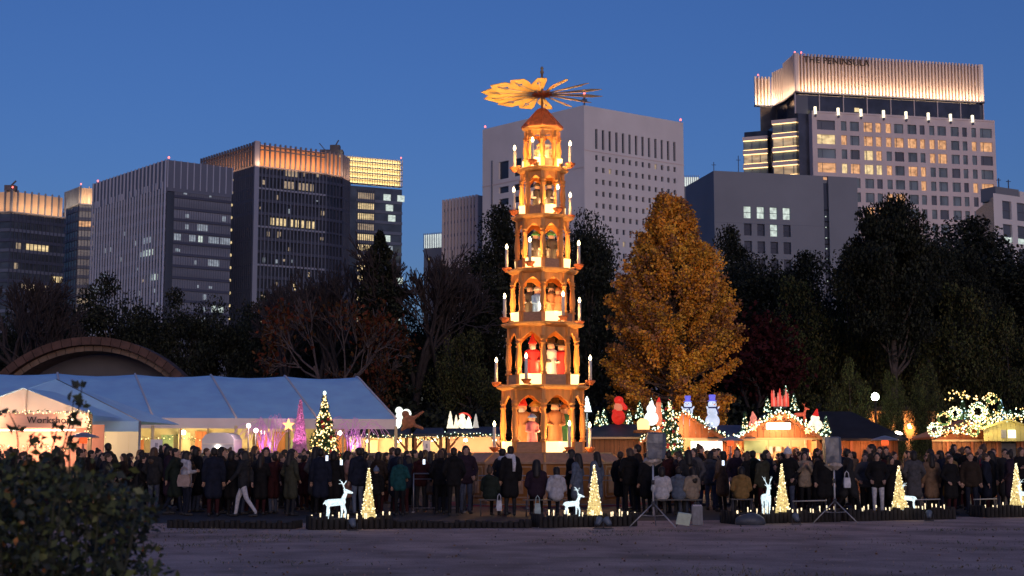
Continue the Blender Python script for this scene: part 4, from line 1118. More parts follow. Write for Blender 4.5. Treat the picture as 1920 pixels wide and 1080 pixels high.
infig(1003, 849, .5, 1.6, 'dark wooden figure with straw hat on the lowest storey', .1, BLK, 'cap', (.5, .35, .12))
infig(1041, 849, .05, 1.62, 'brown wooden figure with tall black hat on the lowest storey', .2, BRN, 'top', BLK)
infig(1058, 849, .5, 1.5, 'green wooden figure standing behind on the lowest storey', .8, GRN, 'cap', BRN)
infig(999, 724, -.25, 1.42, 'wooden figure in red robe with white beard on the second storey', .1, RED, 'point', RED, beard=WHI)
infig(1034, 724, .05, 1.42, 'white-coated wooden figure with black top hat on the second storey', .4, WHI, 'top', BLK, coat2=BLK)
infig(1053, 724, .1, 1.36, 'red-coated wooden figure with black hat on the second storey', .2, RED, 'top', BLK, coat2=WHI)
infig(994, 608, -.1, 1.2, 'black wooden figure with tall hat on the third storey', -.3, BLK, 'top', BLK, coat2=WHI)
infig(1008, 608, -.2, 1.12, 'blue-skirted wooden figure with pale head on the third storey', .5, BLU, 'cap', WHI)
infig(1034, 608, 0, 1.2, 'brown wooden figure with black hat on the third storey', .2, BRN, 'top', BLK, beard=BLK)
infig(1048, 608, -.1, 1.1, 'copper wooden figure leaning on the third storey', -.4, (.4, .18, .08), 'cap', BRN)
infig(1005, 508, -.1, 1.2, 'black wooden miner with green cap on the fourth storey, left opening', 0, BLK, 'cap', GRN, coat2=WHI)
infig(1035, 508, -.1, 1.2, 'black wooden miner with green cap on the fourth storey, right opening', .3, BLK, 'cap', GRN)
infig(1008, 408, -.1, 1.05, 'dark wooden musician with pale arms on the fifth storey, left opening', .2, BLK, 'cap', BLK, coat2=WHI)
infig(1031, 408, -.1, 1.05, 'dark wooden musician with pale arms on the fifth storey, right opening', -.2, BLK, 'top', BLK, coat2=WHI)
infig(1012, 319, -.02, .8, 'pale wooden angel on the top storey, left opening', .2, (.7, .5, .3), 'cap', (.7, .5, .2))
infig(1028, 319, -.02, .8, 'pale wooden angel on the top storey, right opening', -.2, (.7, .5, .3), 'cap', WHI)
# ------------------------------------------------------------------ the market on the left: marquee, workshop tents, arch, fountain, stalls
pvc = mat('sky_tinted_pvc', (0.36, 0.64, 1.0), .42, .07, 1.1, .5)  # white tent fabric; the reflected sky blue is put into its colour
pvc_w = mat('white_pvc', (0.58, 0.55, 0.60), .5, .06, .8)
steel = mat('grey_steel', (0.35, 0.35, 0.38), .4, .1, 3, metal=.6)
dark_steel = mat('dark_steel', (0.05, 0.05, 0.06), .5, .15, 3)
roof_navy = mat('navy_roofing', (0.035, 0.042, 0.07), .7, .2, 2)
hut_wood = mat('hut_boards', (0.30, 0.12, 0.045), .7, .2, 3, .15, stretch=(2, 2, .2))
hut_red = mat('red_hut_boards', (0.46, 0.15, 0.06), .65, .2, 3, .15, stretch=(2, 2, .2))
hut_pale = mat('pale_hut_boards', (0.62, 0.44, 0.24), .7, .15, 3, .1)
cream = mat('cream_panel', (0.70, 0.58, 0.36), .7, .1, 2)
green_p = mat('sage_panel', (0.30, 0.42, 0.24), .7, .1, 2)
garl = [mat('garland_needle', (0.04, 0.13, 0.06), .7, .3, 6), mat('garland_needle_dark', (0.02, 0.06, 0.03), .7, .3, 6)]
b_warm = emat('warm_fairy_bulb', (1.0, 0.74, 0.34), 3.6, sample=False)
b_white = emat('white_fairy_bulb', (0.74, 1.0, 0.80), 3.0, sample=False)
b_gold = emat('gold_fairy_bulb', (1.0, 0.58, 0.18), 2.6, sample=False)
b_blue = emat('blue_fairy_bulb', (0.40, 0.68, 1.0), 2.2, sample=False)
b_pink = emat('pink_fairy_bulb', (1.0, 0.40, 0.85), 3.0, sample=False)
lamp_w = emat('shop_lamp', (1.0, 0.86, 0.62), 12.0)
tube_w = emat('counter_light', (1.0, 0.88, 0.66), 5.0)
def translucent(name, col, f=.55):
    m = bpy.data.materials.new(name); m.use_nodes = True; nt = m.node_tree; nt.nodes.remove(nt.nodes['Principled BSDF'])
    d = nt.nodes.new('ShaderNodeBsdfDiffuse'); t = nt.nodes.new('ShaderNodeBsdfTranslucent'); x = nt.nodes.new('ShaderNodeMixShader')
    tc = nt.nodes.new('ShaderNodeTexCoord'); nz = nt.nodes.new('ShaderNodeTexNoise'); nz.inputs['Scale'].default_value = 1.5; rp = nt.nodes.new('ShaderNodeValToRGB')
    rp.color_ramp.elements[0].color = [c * .88 for c in col] + [1]; rp.color_ramp.elements[1].color = list(col) + [1]
    nt.links.new(tc.outputs['Object'], nz.inputs[0]); nt.links.new(nz.outputs[0], rp.inputs[0])
    for q in (d, t): nt.links.new(rp.outputs[0], q.inputs[0])
    x.inputs[0].default_value = f; nt.links.new(d.outputs[0], x.inputs[1]); nt.links.new(t.outputs[0], x.inputs[2]); nt.links.new(x.outputs[0], nt.nodes['Material Output'].inputs[0])
    return m
canvas = translucent('canvas_wall', (0.80, 0.70, 0.62))
def garland(parent, pts, n, bul, r=.09, leaf=.10, per=70, br=.022, mix=None, name='garland'):
    """needle garland along a path with small lamps in it"""
    pts = np.array([tuple(p) for p in pts]); seg = np.linalg.norm(np.diff(pts, axis=0), axis=1); cum = np.r_[0, np.cumsum(seg)]; L = cum[-1]
    m = max(20, int(per * L)); t = nrg.random(m) * L
    P = np.stack([np.interp(t, cum, pts[:, i]) for i in range(3)], 1) + nrg.normal(size=(m, 3)) * r * .5
    g = link(name, leaves(name, P, leaf, nrg, garl, aspect=.3), parent); g['kind'] = 'stuff'
    t = (np.arange(n) + nrg.random(n) * .6) / n * L
    Q = np.stack([np.interp(t, cum, pts[:, i]) for i in range(3)], 1) + nrg.normal(size=(n, 3)) * r * .55; Q[:, 1] -= r * .5
    b = link('bulbs', bulbs('bulbs', Q, br, mix or [bul], nrg.integers(0, len(mix), n) if mix else None), g); b['kind'] = 'stuff'
    return g
def fir(name, label, loc, h, rad, nb, mix, group, cat='tree', planter=None, orn=0, br=.028, needles=2600, star=None, leafm=None, fl=.13):
    """decorated fir: needles on a layered cone, fairy lamps, baubles"""
    o = empty(name, loc); tag(o, label, cat, group); z0 = planter or 0.0
    def cone(n, sp):
        t = nrg.random(n) ** .6; lay = .72 + .28 * np.abs(np.sin(t * 15)); r = rad * t * lay * (sp + (1 - sp) * nrg.random(n)); a = nrg.random(n) * 2 * PI
        return np.stack([r * np.cos(a), r * np.sin(a), z0 + h * (1 - t * .94)], 1)
    MB().tube([(0, 0, z0), (0, 0, z0 + h * .95)], [rad * .07, .01], 6).build('trunk', bark, o)
    c = link('crown', leaves('crown', cone(needles, .35) * np.array([1.12, 1.12, 1]), fl, nrg, leafm or garl, aspect=.3, up=-.3), o)
    b = link('bulbs', bulbs('bulbs', cone(nb, .9), br, mix, nrg.integers(0, len(mix), nb)), o); b['kind'] = 'stuff'
    if orn:
        om = mat('red_bauble', (0.45, 0.02, 0.02), .2, .1, 3, spec=.6)
        me = MB().ell((0, 0, 0), (.055, .055, .06), 10, 7).mesh('bauble', om)
        for p in cone(orn, 1.0): link('bauble', me, o, tuple(p * np.array([1.04, 1.04, 1])))
    if planter:
        MB().box((0, 0, planter / 2), (rad * 1.7, rad * 1.7, planter)).box((0, 0, planter - .03), (rad * 1.78, rad * 1.78, .08)).box((0, 0, .04), (rad * 1.78, rad * 1.78, .08)).build('planter', mat('planter_boards', (0.30, .10, .03), .6, .15, 3), o)
    if nb > 200: lamp('POINT', (0, -rad * .8, z0 + h * .35), 5, (1.0, .72, .35), o, .25)
    if star:
        MB().ell((0, 0, z0 + h * 1.0), (.05, .03, .07), 8, 6).build('treetop', star, o)
    return o

# --- long marquee
A = R(14); ax = Vector((-math.cos(A), -math.sin(A), 0)); bk = Vector((-math.sin(A), math.cos(A), 0))
M0 = at(742, HOR, 60.0); M0.z = 0; ze = zz(786, 60, 742); zr = zz(708, 66, 650) 
mq = empty('marquee', M0); tag(mq, 'long white marquee with a curved blue-shaded roof and open lit front', 'marquee')
HW, BAY, NB = 6.2, 3.3, 9
prof = [(0, 0), (.25, .27), (.5, .53), (.7, .74), (.82, .87), (.9, .95), (.96, .985), (1.0, 1.0)]
prof = prof + [(2 - a, b) for a, b in prof[::-1][1:]]
def mp(s, a, b, sag=0.0): return ax * (s + .85 * b) + bk * (a * HW) + Vector((0, 0, ze + (zr - ze) * b - sag))
for i in range(NB):
    V = []; f = []; cols = 5
    for c in range(cols):
        t = c / (cols - 1); s = (i + t) * BAY
        for a, b in prof: V.append(mp(s, a, b, .10 * math.sin(PI * t)))
    n = len(prof)
    for c in range(cols - 1):
        for j in range(n - 1): f.append((c * n + j, c * n + j + 1, (c + 1) * n + j + 1, (c + 1) * n + j))
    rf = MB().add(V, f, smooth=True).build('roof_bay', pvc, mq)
    MB().add([mp(i * BAY, 0, 0), mp((i + 1) * BAY, 0, 0), mp((i + 1) * BAY, 0, 0) - Vector((0, 0, .42)), mp(i * BAY, 0, 0) - Vector((0, 0, .42))], [(0, 3, 2, 1)]).build('valance', pvc_w, mq).location = -bk * .02
for i in range(NB + 1):
    MB().tube([mp(i * BAY, a, b) + Vector((0, 0, .03)) for a, b in prof[:9]], .05, 5).build('roof_seam', pvc_w, mq)
    MB().tube([ax * i * BAY, ax * i * BAY + Vector((0, 0, ze - .3))], .07, 6).build('post', cream, mq)
    if i < NB:
        for q in (.34, .67): MB().tube([ax * (i + q) * BAY + bk * .1, ax * (i + q) * BAY + bk * .1 + Vector((0, 0, ze - .42))], .05, 5).build('mullion', hut_pale, mq)
    if i < NB: lamp('POINT', ax * (i + .5) * BAY + bk * 1.6 + Vector((0, 0, ze - .7)), 95, (1.0, .68, .26), mq, .15)
V = [mp(0, a, b) for a, b in prof]; MB().add(V, [tuple(range(len(V)))]).build('end_wall', pvc_w, mq)
o = MB().add([ax * -.0 + bk * 3.2, ax * NB * BAY + bk * 3.2, ax * NB * BAY + bk * 3.2 + Vector((0, 0, ze)), bk * 3.2 + Vector((0, 0, ze))], [(0, 1, 2, 3)]).build('inner_wall', cream, mq)
rr5 = random.Random(5)
for i in range(NB):                                          # shop fronts inside the marquee
    c = ax * (i + .5) * BAY + bk * 2.4
    bo = MB().box((0, 0, 1.0), (BAY * .8, .5, 1.1), rz=A).build('counter', hut_pale, mq, c)
    for q in range(4): box('goods_shelf', (cream, green_p, hut_wood, hut_red)[(i + q) % 4], c + ax * (q - 1.5) * .7 + bk * .5 + Vector((0, 0, 1.9 + .2 * (q % 2))), (.5, .2, .55 + .3 * ((i * 3 + q) % 3)), mq, (0, 0, A))
    if i < 6: MB().ell((0, 0, 0), (.1, .1, .1), 8, 6).build('ceiling_lamp', lamp_w, mq, c + Vector((0, 0, ze - .55)) + ax * .4)
garland(mq, [ax * s + bk * .25 + Vector((0, 0, ze - .7 - .18 * abs(math.sin(s * 2.1)))) for s in np.linspace(8, 18, 30)], 60, b_warm, per=40, leaf=.08)

# --- workshop tents at the left edge
Yw = 50.0; xc = gx(75, Yw); ew = 195 * Yw / F_PX; ez = zz(790, Yw - ew * .2, 200); 
wt = empty('pagoda_tent', (xc, Yw + 1.5, 0)); tag(wt, 'white pagoda tent with sky-tinted roof colour and softly lit canvas walls behind the workshop stall', 'tent')
az = zz(711, Yw + 1.5, 75)
V = [(-ew, -ew * .6, ez), (ew, -ew * .6, ez), (ew, ew, ez), (-ew, ew, ez), (0, 0, az)]
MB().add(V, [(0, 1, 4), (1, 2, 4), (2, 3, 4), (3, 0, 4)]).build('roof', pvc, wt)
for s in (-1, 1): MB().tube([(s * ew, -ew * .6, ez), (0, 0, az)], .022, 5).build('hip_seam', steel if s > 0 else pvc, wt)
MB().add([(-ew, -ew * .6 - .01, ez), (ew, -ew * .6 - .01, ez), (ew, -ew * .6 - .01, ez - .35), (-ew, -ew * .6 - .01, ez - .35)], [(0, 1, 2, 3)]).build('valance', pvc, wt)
for i in range(6):
    u0 = ew * (.5 + i * .0833 * 1); MB().add([(ew * (.34 + i * .11), -ew * .58, 0), (ew * (.34 + i * .11 + .108), -ew * .58 + .03 * (i % 2), 0), (ew * (.34 + i * .11 + .108), -ew * .58 + .03 * (i % 2), ez - .1), (ew * (.34 + i * .11), -ew * .58, ez - .1)], [(0, 1, 2, 3)]).build('canvas_panel', canvas, wt)
for s in (.33, .995): MB().tube([(ew * s, -ew * .6, 0), (ew * s, -ew * .6, ez)], .045, 6).build('pole', steel, wt)
lamp('POINT', (ew * .62, -ew * .15, 2.2), 150, (1.0, .70, .34), wt, .15)
lamp('POINT', (ew * .30, -ew * .2, 2.6), 40, (1.0, .72, .38), wt, .15)

Yg = 46.0; xg = gx(40, Yg); gw = 130 * Yg / F_PX; ge = zz(776, Yg, 100); ga = zz(729, Yg, 40)
wk = empty('workshop_stall', (xg, Yg, 0)); tag(wk, 'pink-lit gabled stall with a Workshop signboard and fairy lights', 'stall')
MB().add([(-gw, 0, ge), (gw, 0, ge), (0, 0, ga)], [(0, 1, 2)]).build('gable', canvas, wk)
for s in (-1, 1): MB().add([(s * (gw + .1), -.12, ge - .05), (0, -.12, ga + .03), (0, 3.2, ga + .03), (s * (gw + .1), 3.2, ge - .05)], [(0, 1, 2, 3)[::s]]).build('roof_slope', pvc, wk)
for x in (-.5, .05, .62): MB().tube([(x * gw, .03, ge), (x * gw, .03, ge + (ga - ge) * (1 - abs(x)))], .03, 5).build('gable_strut', cream, wk)
sb = box('signboard', mat('sign_wood', (0.78, .46, .34), .6, .15, 2), (0, -.16, ge - .22), (gw * 1.94, .08, .46), wk)
letters(text_mesh('sign_lettering', 'Workshop', .30, .01, letter_m, 1.1), wk, (.92, -.215, ge - .30), 0)
for x in (-.45, .78):
    MB().ell((0, 0, 0), (.10, .06, .10), 10, 6).build('sign_lamp', lamp_w, wk, (x * gw, -.42, ge - .2)); MB().tube([(x * gw, -.18, ge + .04), (x * gw, -.42, ge - .1)], .015, 5).build('lamp_arm', dark_steel, wk)
    lamp('POINT', (x * gw, -.55, ge - .2), 55, (1.0, .60, .38), wk, .06)
garland(wk, [(x, -.2, ge + .05) for x in np.linspace(-gw, gw, 12)], 60, b_warm, per=20, r=.06, br=.018, name='light_string')
garland(wk, [(gw * .98, -.22, z) for z in np.linspace(ge, ge - .8, 6)], 16, b_warm, per=120, br=.02)
box('back_wall', mat('pink_panel', (0.62, .27, .19), .7, .1, 2), (0, 1.6, 1.3), (gw * 1.95, .06, 2.5), wk)
box('counter', hut_pale, (0, .3, .6), (gw * 1.9, .5, 1.15), wk)
box('counter_light', tube_w, (-.2, .0, ge - .52), (gw * 1.7, .06, .05), wk)
for s in (-1, 1): box('corner_post', hut_pale, (s * gw * .97, 0, ge / 2), (.12, .12, ge), wk)
lamp('POINT', (.3, .7, 2.0), 140, (1.0, .66, .42), wk, .1); lamp('POINT', (-1.4, .7, 2.0), 140, (1.0, .62, .40), wk, .1)
garland(wk, [(x, 1.4, 1.95 - .22 * math.sin(abs(x) * 2.2)) for x in np.linspace(-gw * .9, gw * .9, 24)], 40, b_warm, per=25, br=.018, name='light_string')

# --- brick arch of the bandshell behind
Ya = 82.0; arc_o = empty('bandshell_arch', (gx(163, Ya), Ya, 0)); tag(arc_o, 'wide segmental brick arch of a bandshell above the marquee', 'arch')
zt_ = zz(631, Ya, 163); Rr = 7.6; cz = zt_ - Rr; brickm = mat('arch_brick', (0.085, .045, .036), .8, .25, 1.5, .2); stonem = mat('arch_stone', (0.15, .105, .085), .8, .2, 1.2)
for i in range(26):
    a0, a1 = R(32 + i * 116 / 26), R(32 + (i + 1) * 116 / 26 - .25)
    V = [(r * math.cos(a), y, cz + r * math.sin(a)) for y in (0, 1.6) for (r, a) in ((Rr, a0), (Rr, a1), (Rr - .46, a1), (Rr - .46, a0))]
    MB().add(V, [(0, 3, 2, 1), (4, 5, 6, 7), (0, 1, 5, 4), (2, 3, 7, 6), (0, 4, 7, 3), (1, 2, 6, 5)]).build('arch_block', brickm, arc_o)
    V = [(r * math.cos(a), y, cz + r * math.sin(a)) for y in (.5, 2.8) for (r, a) in ((Rr - .48, a0), (Rr - .48, a1), (Rr - .80, a1), (Rr - .80, a0))]
    MB().add(V, [(0, 3, 2, 1), (4, 5, 6, 7), (0, 1, 5, 4), (2, 3, 7, 6), (0, 4, 7, 3), (1, 2, 6, 5)]).build('soffit_block', stonem, arc_o)
V = [(0, 3.0, cz)] + [((Rr - .7) * math.cos(R(20 + i * 10)), 3.0, cz + (Rr - .7) * math.sin(R(20 + i * 10))) for i in range(15)]
MB().add(V, [tuple([0] + list(range(15, 0, -1)))]).build('back_wall', roof_grey, arc_o)
for s in (-1, 1): box('pier', brickm, (s * 6.0, .8, (cz + 4.2) / 2), (1.3, 1.6, max(.5, cz + 4.2)), arc_o)

# --- fountain with pink jets
Yf = 58.0; fo = empty('fountain', (gx(562, Yf), Yf, 0)); tag(fo, 'round raised fountain with a pink-lit central jet and spray arcs', 'fountain')
basin_m = mat('basin_stone', (0.09, .085, .095), .7, .15, 1.5)
zb5 = 1.62
MB().lathe([(6.3, 0), (6.3, zb5 - .16), (6.42, zb5 - .14), (6.42, zb5), (6.1, zb5), (6.1, zb5 - .1), (.3, zb5 - .1)], 40, cap=False).build('basin', basin_m, fo)
def water_mat(name, col, e, a):
    m = bpy.data.materials.new(name); m.use_nodes = True; nt = m.node_tree; b = nt.nodes['Principled BSDF']
    b.inputs['Base Color'].default_value = (*col, 1); b.inputs['Roughness'].default_value = .4; b.inputs['Alpha'].default_value = a
    b.inputs['Emission Color'].default_value = (*col, 1); b.inputs['Emission Strength'].default_value = e; m.cycles.emission_sampling = 'NONE'
    return m
jet_m = water_mat('pink_spray', (0.80, .42, .72), .0, .8); spray_m = water_mat('pink_drops', (0.85, .5, .95), .0, .85)
zj = zz(750, Yf, 560) - zb5
rg = np.random.default_rng(12); n = 9000; t = rg.random(n) ** .8; r = (.02 + .30 * t ** .9) * np.sqrt(rg.random(n)); a = rg.random(n) * 2 * PI
link('jet', leaves('jet', np.stack([r * np.cos(a), r * np.sin(a), zb5 + zj * (1 - t)], 1), .085, rg, [jet_m], up=2.0), fo)
for q, (px, y0, n_, wd) in enumerate(((505, 775, 34, 1.3), (665, 780, 26, 1.3))):
    mb = MB(); c0 = at(px, 845, Yf - 2) - fo.location; top = zz(y0, Yf - 2, px)
    for i in range(n_):
        dx = rnd.uniform(-1, 1) * wd; hh = (top - zb5) * rnd.uniform(.55, 1.0); s0 = Vector((c0.x + rnd.uniform(-.3, .3), c0.y + rnd.uniform(-.4, .4), zb5))
        pts = [s0 + Vector((dx * u, 0, hh * 4 * u * (1 - u) if u < .5 else hh * (1 - (2 * u - 1) ** 2 * .55))) for u in np.linspace(0, .95, 9)]
        mb.tube(pts, [.012] * 9, 3)
    mb.build('spray', spray_m, fo)['kind'] = 'stuff'
    lamp('POINT', (c0.x, c0.y - .4, zb5 + .25), 15, (1.0, .30, .80), fo, .1)
lamp('SPOT', (0, -1.3, zb5 + .1), 150, (1.0, .34, .62), fo, .1, aim=(0, 1.0, 1.2)).data.spot_size = R(70)

# --- stalls left of the pyramid
def stall(name, label, px0, px1, Y, ytop, yeave, col=(1.0, .62, .30), power=70, wallm=None, posts=True, sag=.0, counter=hut_wood, n=2):
    x0, x1 = gx(px0, Y), gx(px1, Y); W = x1 - x0; o = empty(name, ((x0 + x1) / 2, Y, 0)); tag(o, label, 'stall', 'market stalls')
    zt, zeave = zz(ytop, Y, px0), zz(yeave, Y, px0)
    MB().add([(-W / 2, -.3, zeave), (W / 2, -.3, zeave), (W / 2, -.3, zeave + .10), (-W / 2, -.3, zeave + .10), (-W / 2 + .1, 1.4, zt), (W / 2 - .1, 1.4, zt), (W / 2, 3, zeave), (-W / 2, 3, zeave)], [(0, 1, 2, 3), (3, 2, 5, 4), (4, 5, 6, 7), (0, 7, 6, 1), (1, 6, 5, 2), (0, 3, 4, 7)]).build('roof', roof_navy, o)
    box('back_wall', wallm or cream, (0, 1.9, zeave / 2), (W * .97, .06, zeave - .02), o)
    box('counter', counter, (0, .15, .55), (W * .94, .5, 1.05), o)
    for i in range(n): lamp('POINT', ((i + .5) / n * W - W / 2, .75, zeave - .3), power, col, o, .1); 
    for i in range(n): MB().ell((0, 0, 0), (.09, .09, .07), 8, 5).build('pendant_lamp', lamp_w, o, ((i + .5) / n * W - W / 2 + .2, .55, zeave - .16))
    if posts:
        for s in (-1, 1):
            x = s * (W / 2 - .12); box('post', hut_wood, (x, -.2, zeave / 2), (.13, .13, zeave), o)
            MB().tube([(x, -.2, zeave - .55), (x - s * .42, -.2, zeave - .03)], .045, 5).build('brace', hut_wood, o)
    for i in range(int(W * 2.2)):
        u = -W * .43 + i * W * .86 / max(1, int(W * 2.2) - 1); hh = rnd.uniform(.15, .45)
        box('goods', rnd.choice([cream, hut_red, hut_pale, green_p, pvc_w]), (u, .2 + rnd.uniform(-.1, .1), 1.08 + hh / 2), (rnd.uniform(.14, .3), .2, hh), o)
    garland(o, [(x, -.34, zeave + .04 - sag * math.sin(PI * (x / W + .5))) for x in np.linspace(-W / 2, W / 2, 14)], int(W * 13), b_warm, per=110, br=.022, mix=[b_warm, b_white])
    return o, W, zeave, zt
Ys = 61.0
sA = stall('market_stall', 'stall with navy roof and light garland nearest the pink fountain', 648, 768, Ys, 799, 820, power=80)
sB = stall('market_stall', 'narrow stall with a sagging light garland beside the white board', 774, 832, Ys, 801, 818, power=60, sag=.22, n=1)
sC = stall('market_stall', 'stall with navy roof and white roof decorations left of the pyramid', 836, 945, Ys, 799, 818, power=80, wallm=mat('rosy_panel', (.66, .36, .25), .7, .1, 2))
def cone_light(name, label, px, ybot, ytop, hw, Y, m, group, cat='decoration', seg=3):
    z0, z1 = zz(ybot, Y, px), zz(ytop, Y, px); o = empty(name, (gx(px, Y), Y, z0)); tag(o, label, cat, group); h = z1 - z0; r = hw * Y / F_PX
    for i in range(seg):
        a, b = i / seg, (i + 1.25) / seg
        MB().lathe([(r * (1 - a * .8), h * a), (r * (1 - a * .8) * .95, h * a + .03), (r * (1 - min(b, 1)) * .8 + .015, h * min(b, 1))], 10).build('tier', m, o)
    MB().tube([(0, 0, -.03), (0, 0, .05)], r * .2, 6).build('stem', wood_d, o)
    return o
glow_w = emat('white_figure_light', (.92, 1.0, .88), 1.5, var=.3, scale=6); glow_c = emat('cream_figure_light', (1.0, .86, .62), 1.3, var=.3, scale=6); glow_r = emat('red_figure_light', (1.0, .09, .06), .8, var=.2, scale=4)
glow_pk = emat('rosy_figure_light', (1.0, .30, .22), .7, var=.3, scale=4)
for (px, yb, yt, hw, m, lab) in ((844, 803, 771, 7, glow_c, 'tallest cream light tree on the stall roof left of the pyramid'), (855, 803, 778, 5, glow_c, 'small cream light tree beside the tallest one on that stall roof'), (879, 803, 779, 7, glow_w, 'white light tree next to the red arc on the stall roof'), (892, 802, 776, 6, emat('dim_figure_light', (.9, .85, .75), .5), 'dim white tree at the right end of the stall roof decorations')):
    cone_light('light_tree', lab, px, yb, yt, hw, Ys - .1, m, 'roof light trees')
# little house with a red arc
ho = empty('light_figure', (gx(867, Ys - .1), Ys - .1, zz(803, Ys, 867))); tag(ho, 'cream glowing bear-like figure with a red arc on the stall roof', 'decoration')
MB().ell((0, 0, .22), (.2, .16, .24), 12, 8).ell((-.02, 0, .50), (.13, .12, .13), 10, 7).build('body', glow_c, ho)
MB().tube([(.05 + .32 * math.cos(t), -.02, .3 + .34 * math.sin(t)) for t in np.linspace(.3, 2.2, 12)], .04, 6).build('arc', glow_r, ho)
bo = empty('light_figure', (gx(752, Ys - .1), Ys - .1, zz(803, Ys, 752))); tag(bo, 'white glowing wreath cluster on the stall roof at the marquee end', 'decoration')
for (x, z, r) in ((-.25, .22, .26), (0, .5, .24), (.22, .62, .2), (-.1, .75, .16)): MB().lathe([(r * .4, -.06), (r, -.04), (r, .04), (r * .4, .06)], 14).build('wreath', glow_w, bo, (x, 0, z)).rotation_euler = (PI / 2, 0, 0)
bear = fuse('body', [('e', (0, 0, .3), (.3, .2, .3), 0), ('c', (.15, 0, .4), (.62, 0, .72), .09, .06, 0), ('c', (.15, 0, .2), (.6, 0, .02), .09, .07, 0), ('c', (-.1, 0, .1), (-.25, 0, -.02), .1, .08, 0), ('e', (-.12, 0, .62), (.18, .15, .17), 0)], .03, mat('brown_plush', (.30, .13, .08), .9, .2, 8))
o = link('plush_figure', bear, None, (gx(765, Ys - .1), Ys - .1, zz(804, Ys, 765))); tag(o, 'brown plush figure stretching an arm on the stall roof', 'decoration')

# --- odds and ends in front of the left stalls
kk = empty('rounded_kiosk', (gx(408, 53), 53, 0)); tag(kk, 'grey-white rounded kiosk with a small round lamp below the marquee', 'kiosk')
w_ = 30 * 53 / F_PX; zk = zz(811, 53, 408)
MB().prism([(-w_, 0), (w_, 0), (w_, zk - .25), (w_ * .8, zk - .08), (w_ * .4, zk), (-w_ * .4, zk), (-w_ * .8, zk - .08), (-w_, zk - .25)], 0, 1.6).build('shell', mat('kiosk_paint', (.38, .40, .52), .5, .05, 2), kk)
box('band', pvc_w, (0, -.012, zk - .42), (w_ * 1.96, .02, .03), kk)
MB().lathe([(.02, 0), (.09, .01), (.09, .05), (.05, .06)], 12).build('round_lamp', lamp_w, kk, (0, -.02, zz(839, 53, 408))).rotation_euler = (PI / 2, 0, 0)
def board(label, px, y0, y1, hw, Y, m=pvc_w):
    o = empty('notice_board', (gx(px, Y), Y, 0)); tag(o, label, 'sign'); za, zb_ = zz(y1, Y, px), zz(y0, Y, px); w = hw * Y / F_PX
    box('panel', mat('notice_white', (.62, .64, .75), .6, .05, 2), (0, 0, (za + zb_) / 2), (w * 2, .03, zb_ - za), o)
    for s in (-1, 1): MB().tube([(s * w * .8, .03, 0), (s * w * .8, .03, zb_)], .018, 5).build('leg', steel, o)
    box('print', mat('notice_print', (.25, .28, .4), .6, .1, 2), (0, -.018, (za + zb_) / 2 + .05), (w * .5, .004, (zb_ - za) * .3), o)
board('white notice board above the heads below the marquee valance', 293, 824, 850, 11, 48)
board('white notice board held above heads at the left stalls', 800, 826, 852, 7, 49)
for (px, y, m, lab, cat) in ((465, 798, lamp_w, 'bright round lamp glaring left of the pink fountain spray', 'lamp'), (479, 807, lamp_w, 'second bright lamp just below the glaring one by the fountain', 'lamp')):
    o = empty('globe_lamp', (gx(px, 53), 53, 0)); tag(o, lab, cat); zl = zz(y, 53, px)
    MB().tube([(0, 0, 0), (0, 0, zl)], .03, 6).build('pole', dark_steel, o); MB().ell((0, 0, zl), (.08, .08, .08), 12, 8).build('globe', m, o)
    lamp('POINT', (0, -.2, zl), 45, (1.0, .6, .5), o, .1)
o = empty('star_lantern', (gx(540, 54), 54, 0)); tag(o, 'orange star lantern glowing beside the pink fountain jet', 'lantern'); zl = zz(797, 54, 540)
MB().prism([((.24 if i % 2 == 0 else .10) * math.sin(i * PI / 5), zl + (.24 if i % 2 == 0 else .10) * math.cos(i * PI / 5)) for i in range(10)], -.05, .05).build('star', emat('orange_star', (1.0, .42, .12), 3.0), o); MB().tube([(0, .06, 0), (0, .06, zl)], .02, 5).build('pole', dark_steel, o)

# --- decorated fir trees standing in the crowd
Yt = 44.5
fir('decorated_fir', 'tall fir with warm fairy lights and red baubles in a wooden planter', (gx(607, Yt), Yt, 0), zz(737, Yt, 607) - .62, .74, 520, [b_warm, b_warm, b_gold], 'decorated fir trees', planter=.88 - .26, orn=34, star=b_white, needles=4200, br=.026)
Yt = 46.5
fir('decorated_fir', 'tall fir with white and warm fairy lights before the snowman hut', (gx(1257, Yt), Yt, 0), zz(746, Yt, 1257) - .62, .78, 520, [b_warm, b_white, b_warm], 'decorated fir trees', planter=.62, orn=26, needles=4200, br=.026)

def heater(label, px, ytop, Y, ydisc=8):
    o = empty('patio_heater', (gx(px, Y), Y, 0)); tag(o, label, 'heater', 'patio heaters'); z = zz(ytop, Y, px)
    MB().lathe([(.48, 0), (.46, .03), (.12, .14), (.02, .16)], 20, (0, 0, z - .12)).build('reflector', steel, o)
    MB().lathe([(.12, -.30), (.13, -.14), (.10, -.12)], 14, (0, 0, z)).build('burner', emat('burner_glow', (1.0, .12, .03), 1.2), o)
    MB().tube([(0, 0, 0), (0, 0, z - .3)], .035, 8).build('pole', steel, o); MB().lathe([(.26, 0), (.26, .5), (.2, .7), (.05, .75)], 14).build('tank_cover', steel, o)
heater('patio heater with wide disc in front of the workshop stall', 155, 813, 44)
heater('patio heater with wide disc left of the gabled hut', 1370, 820, 52)
heater('patio heater with red glowing burner below the street lamp', 1660, 819, 50)
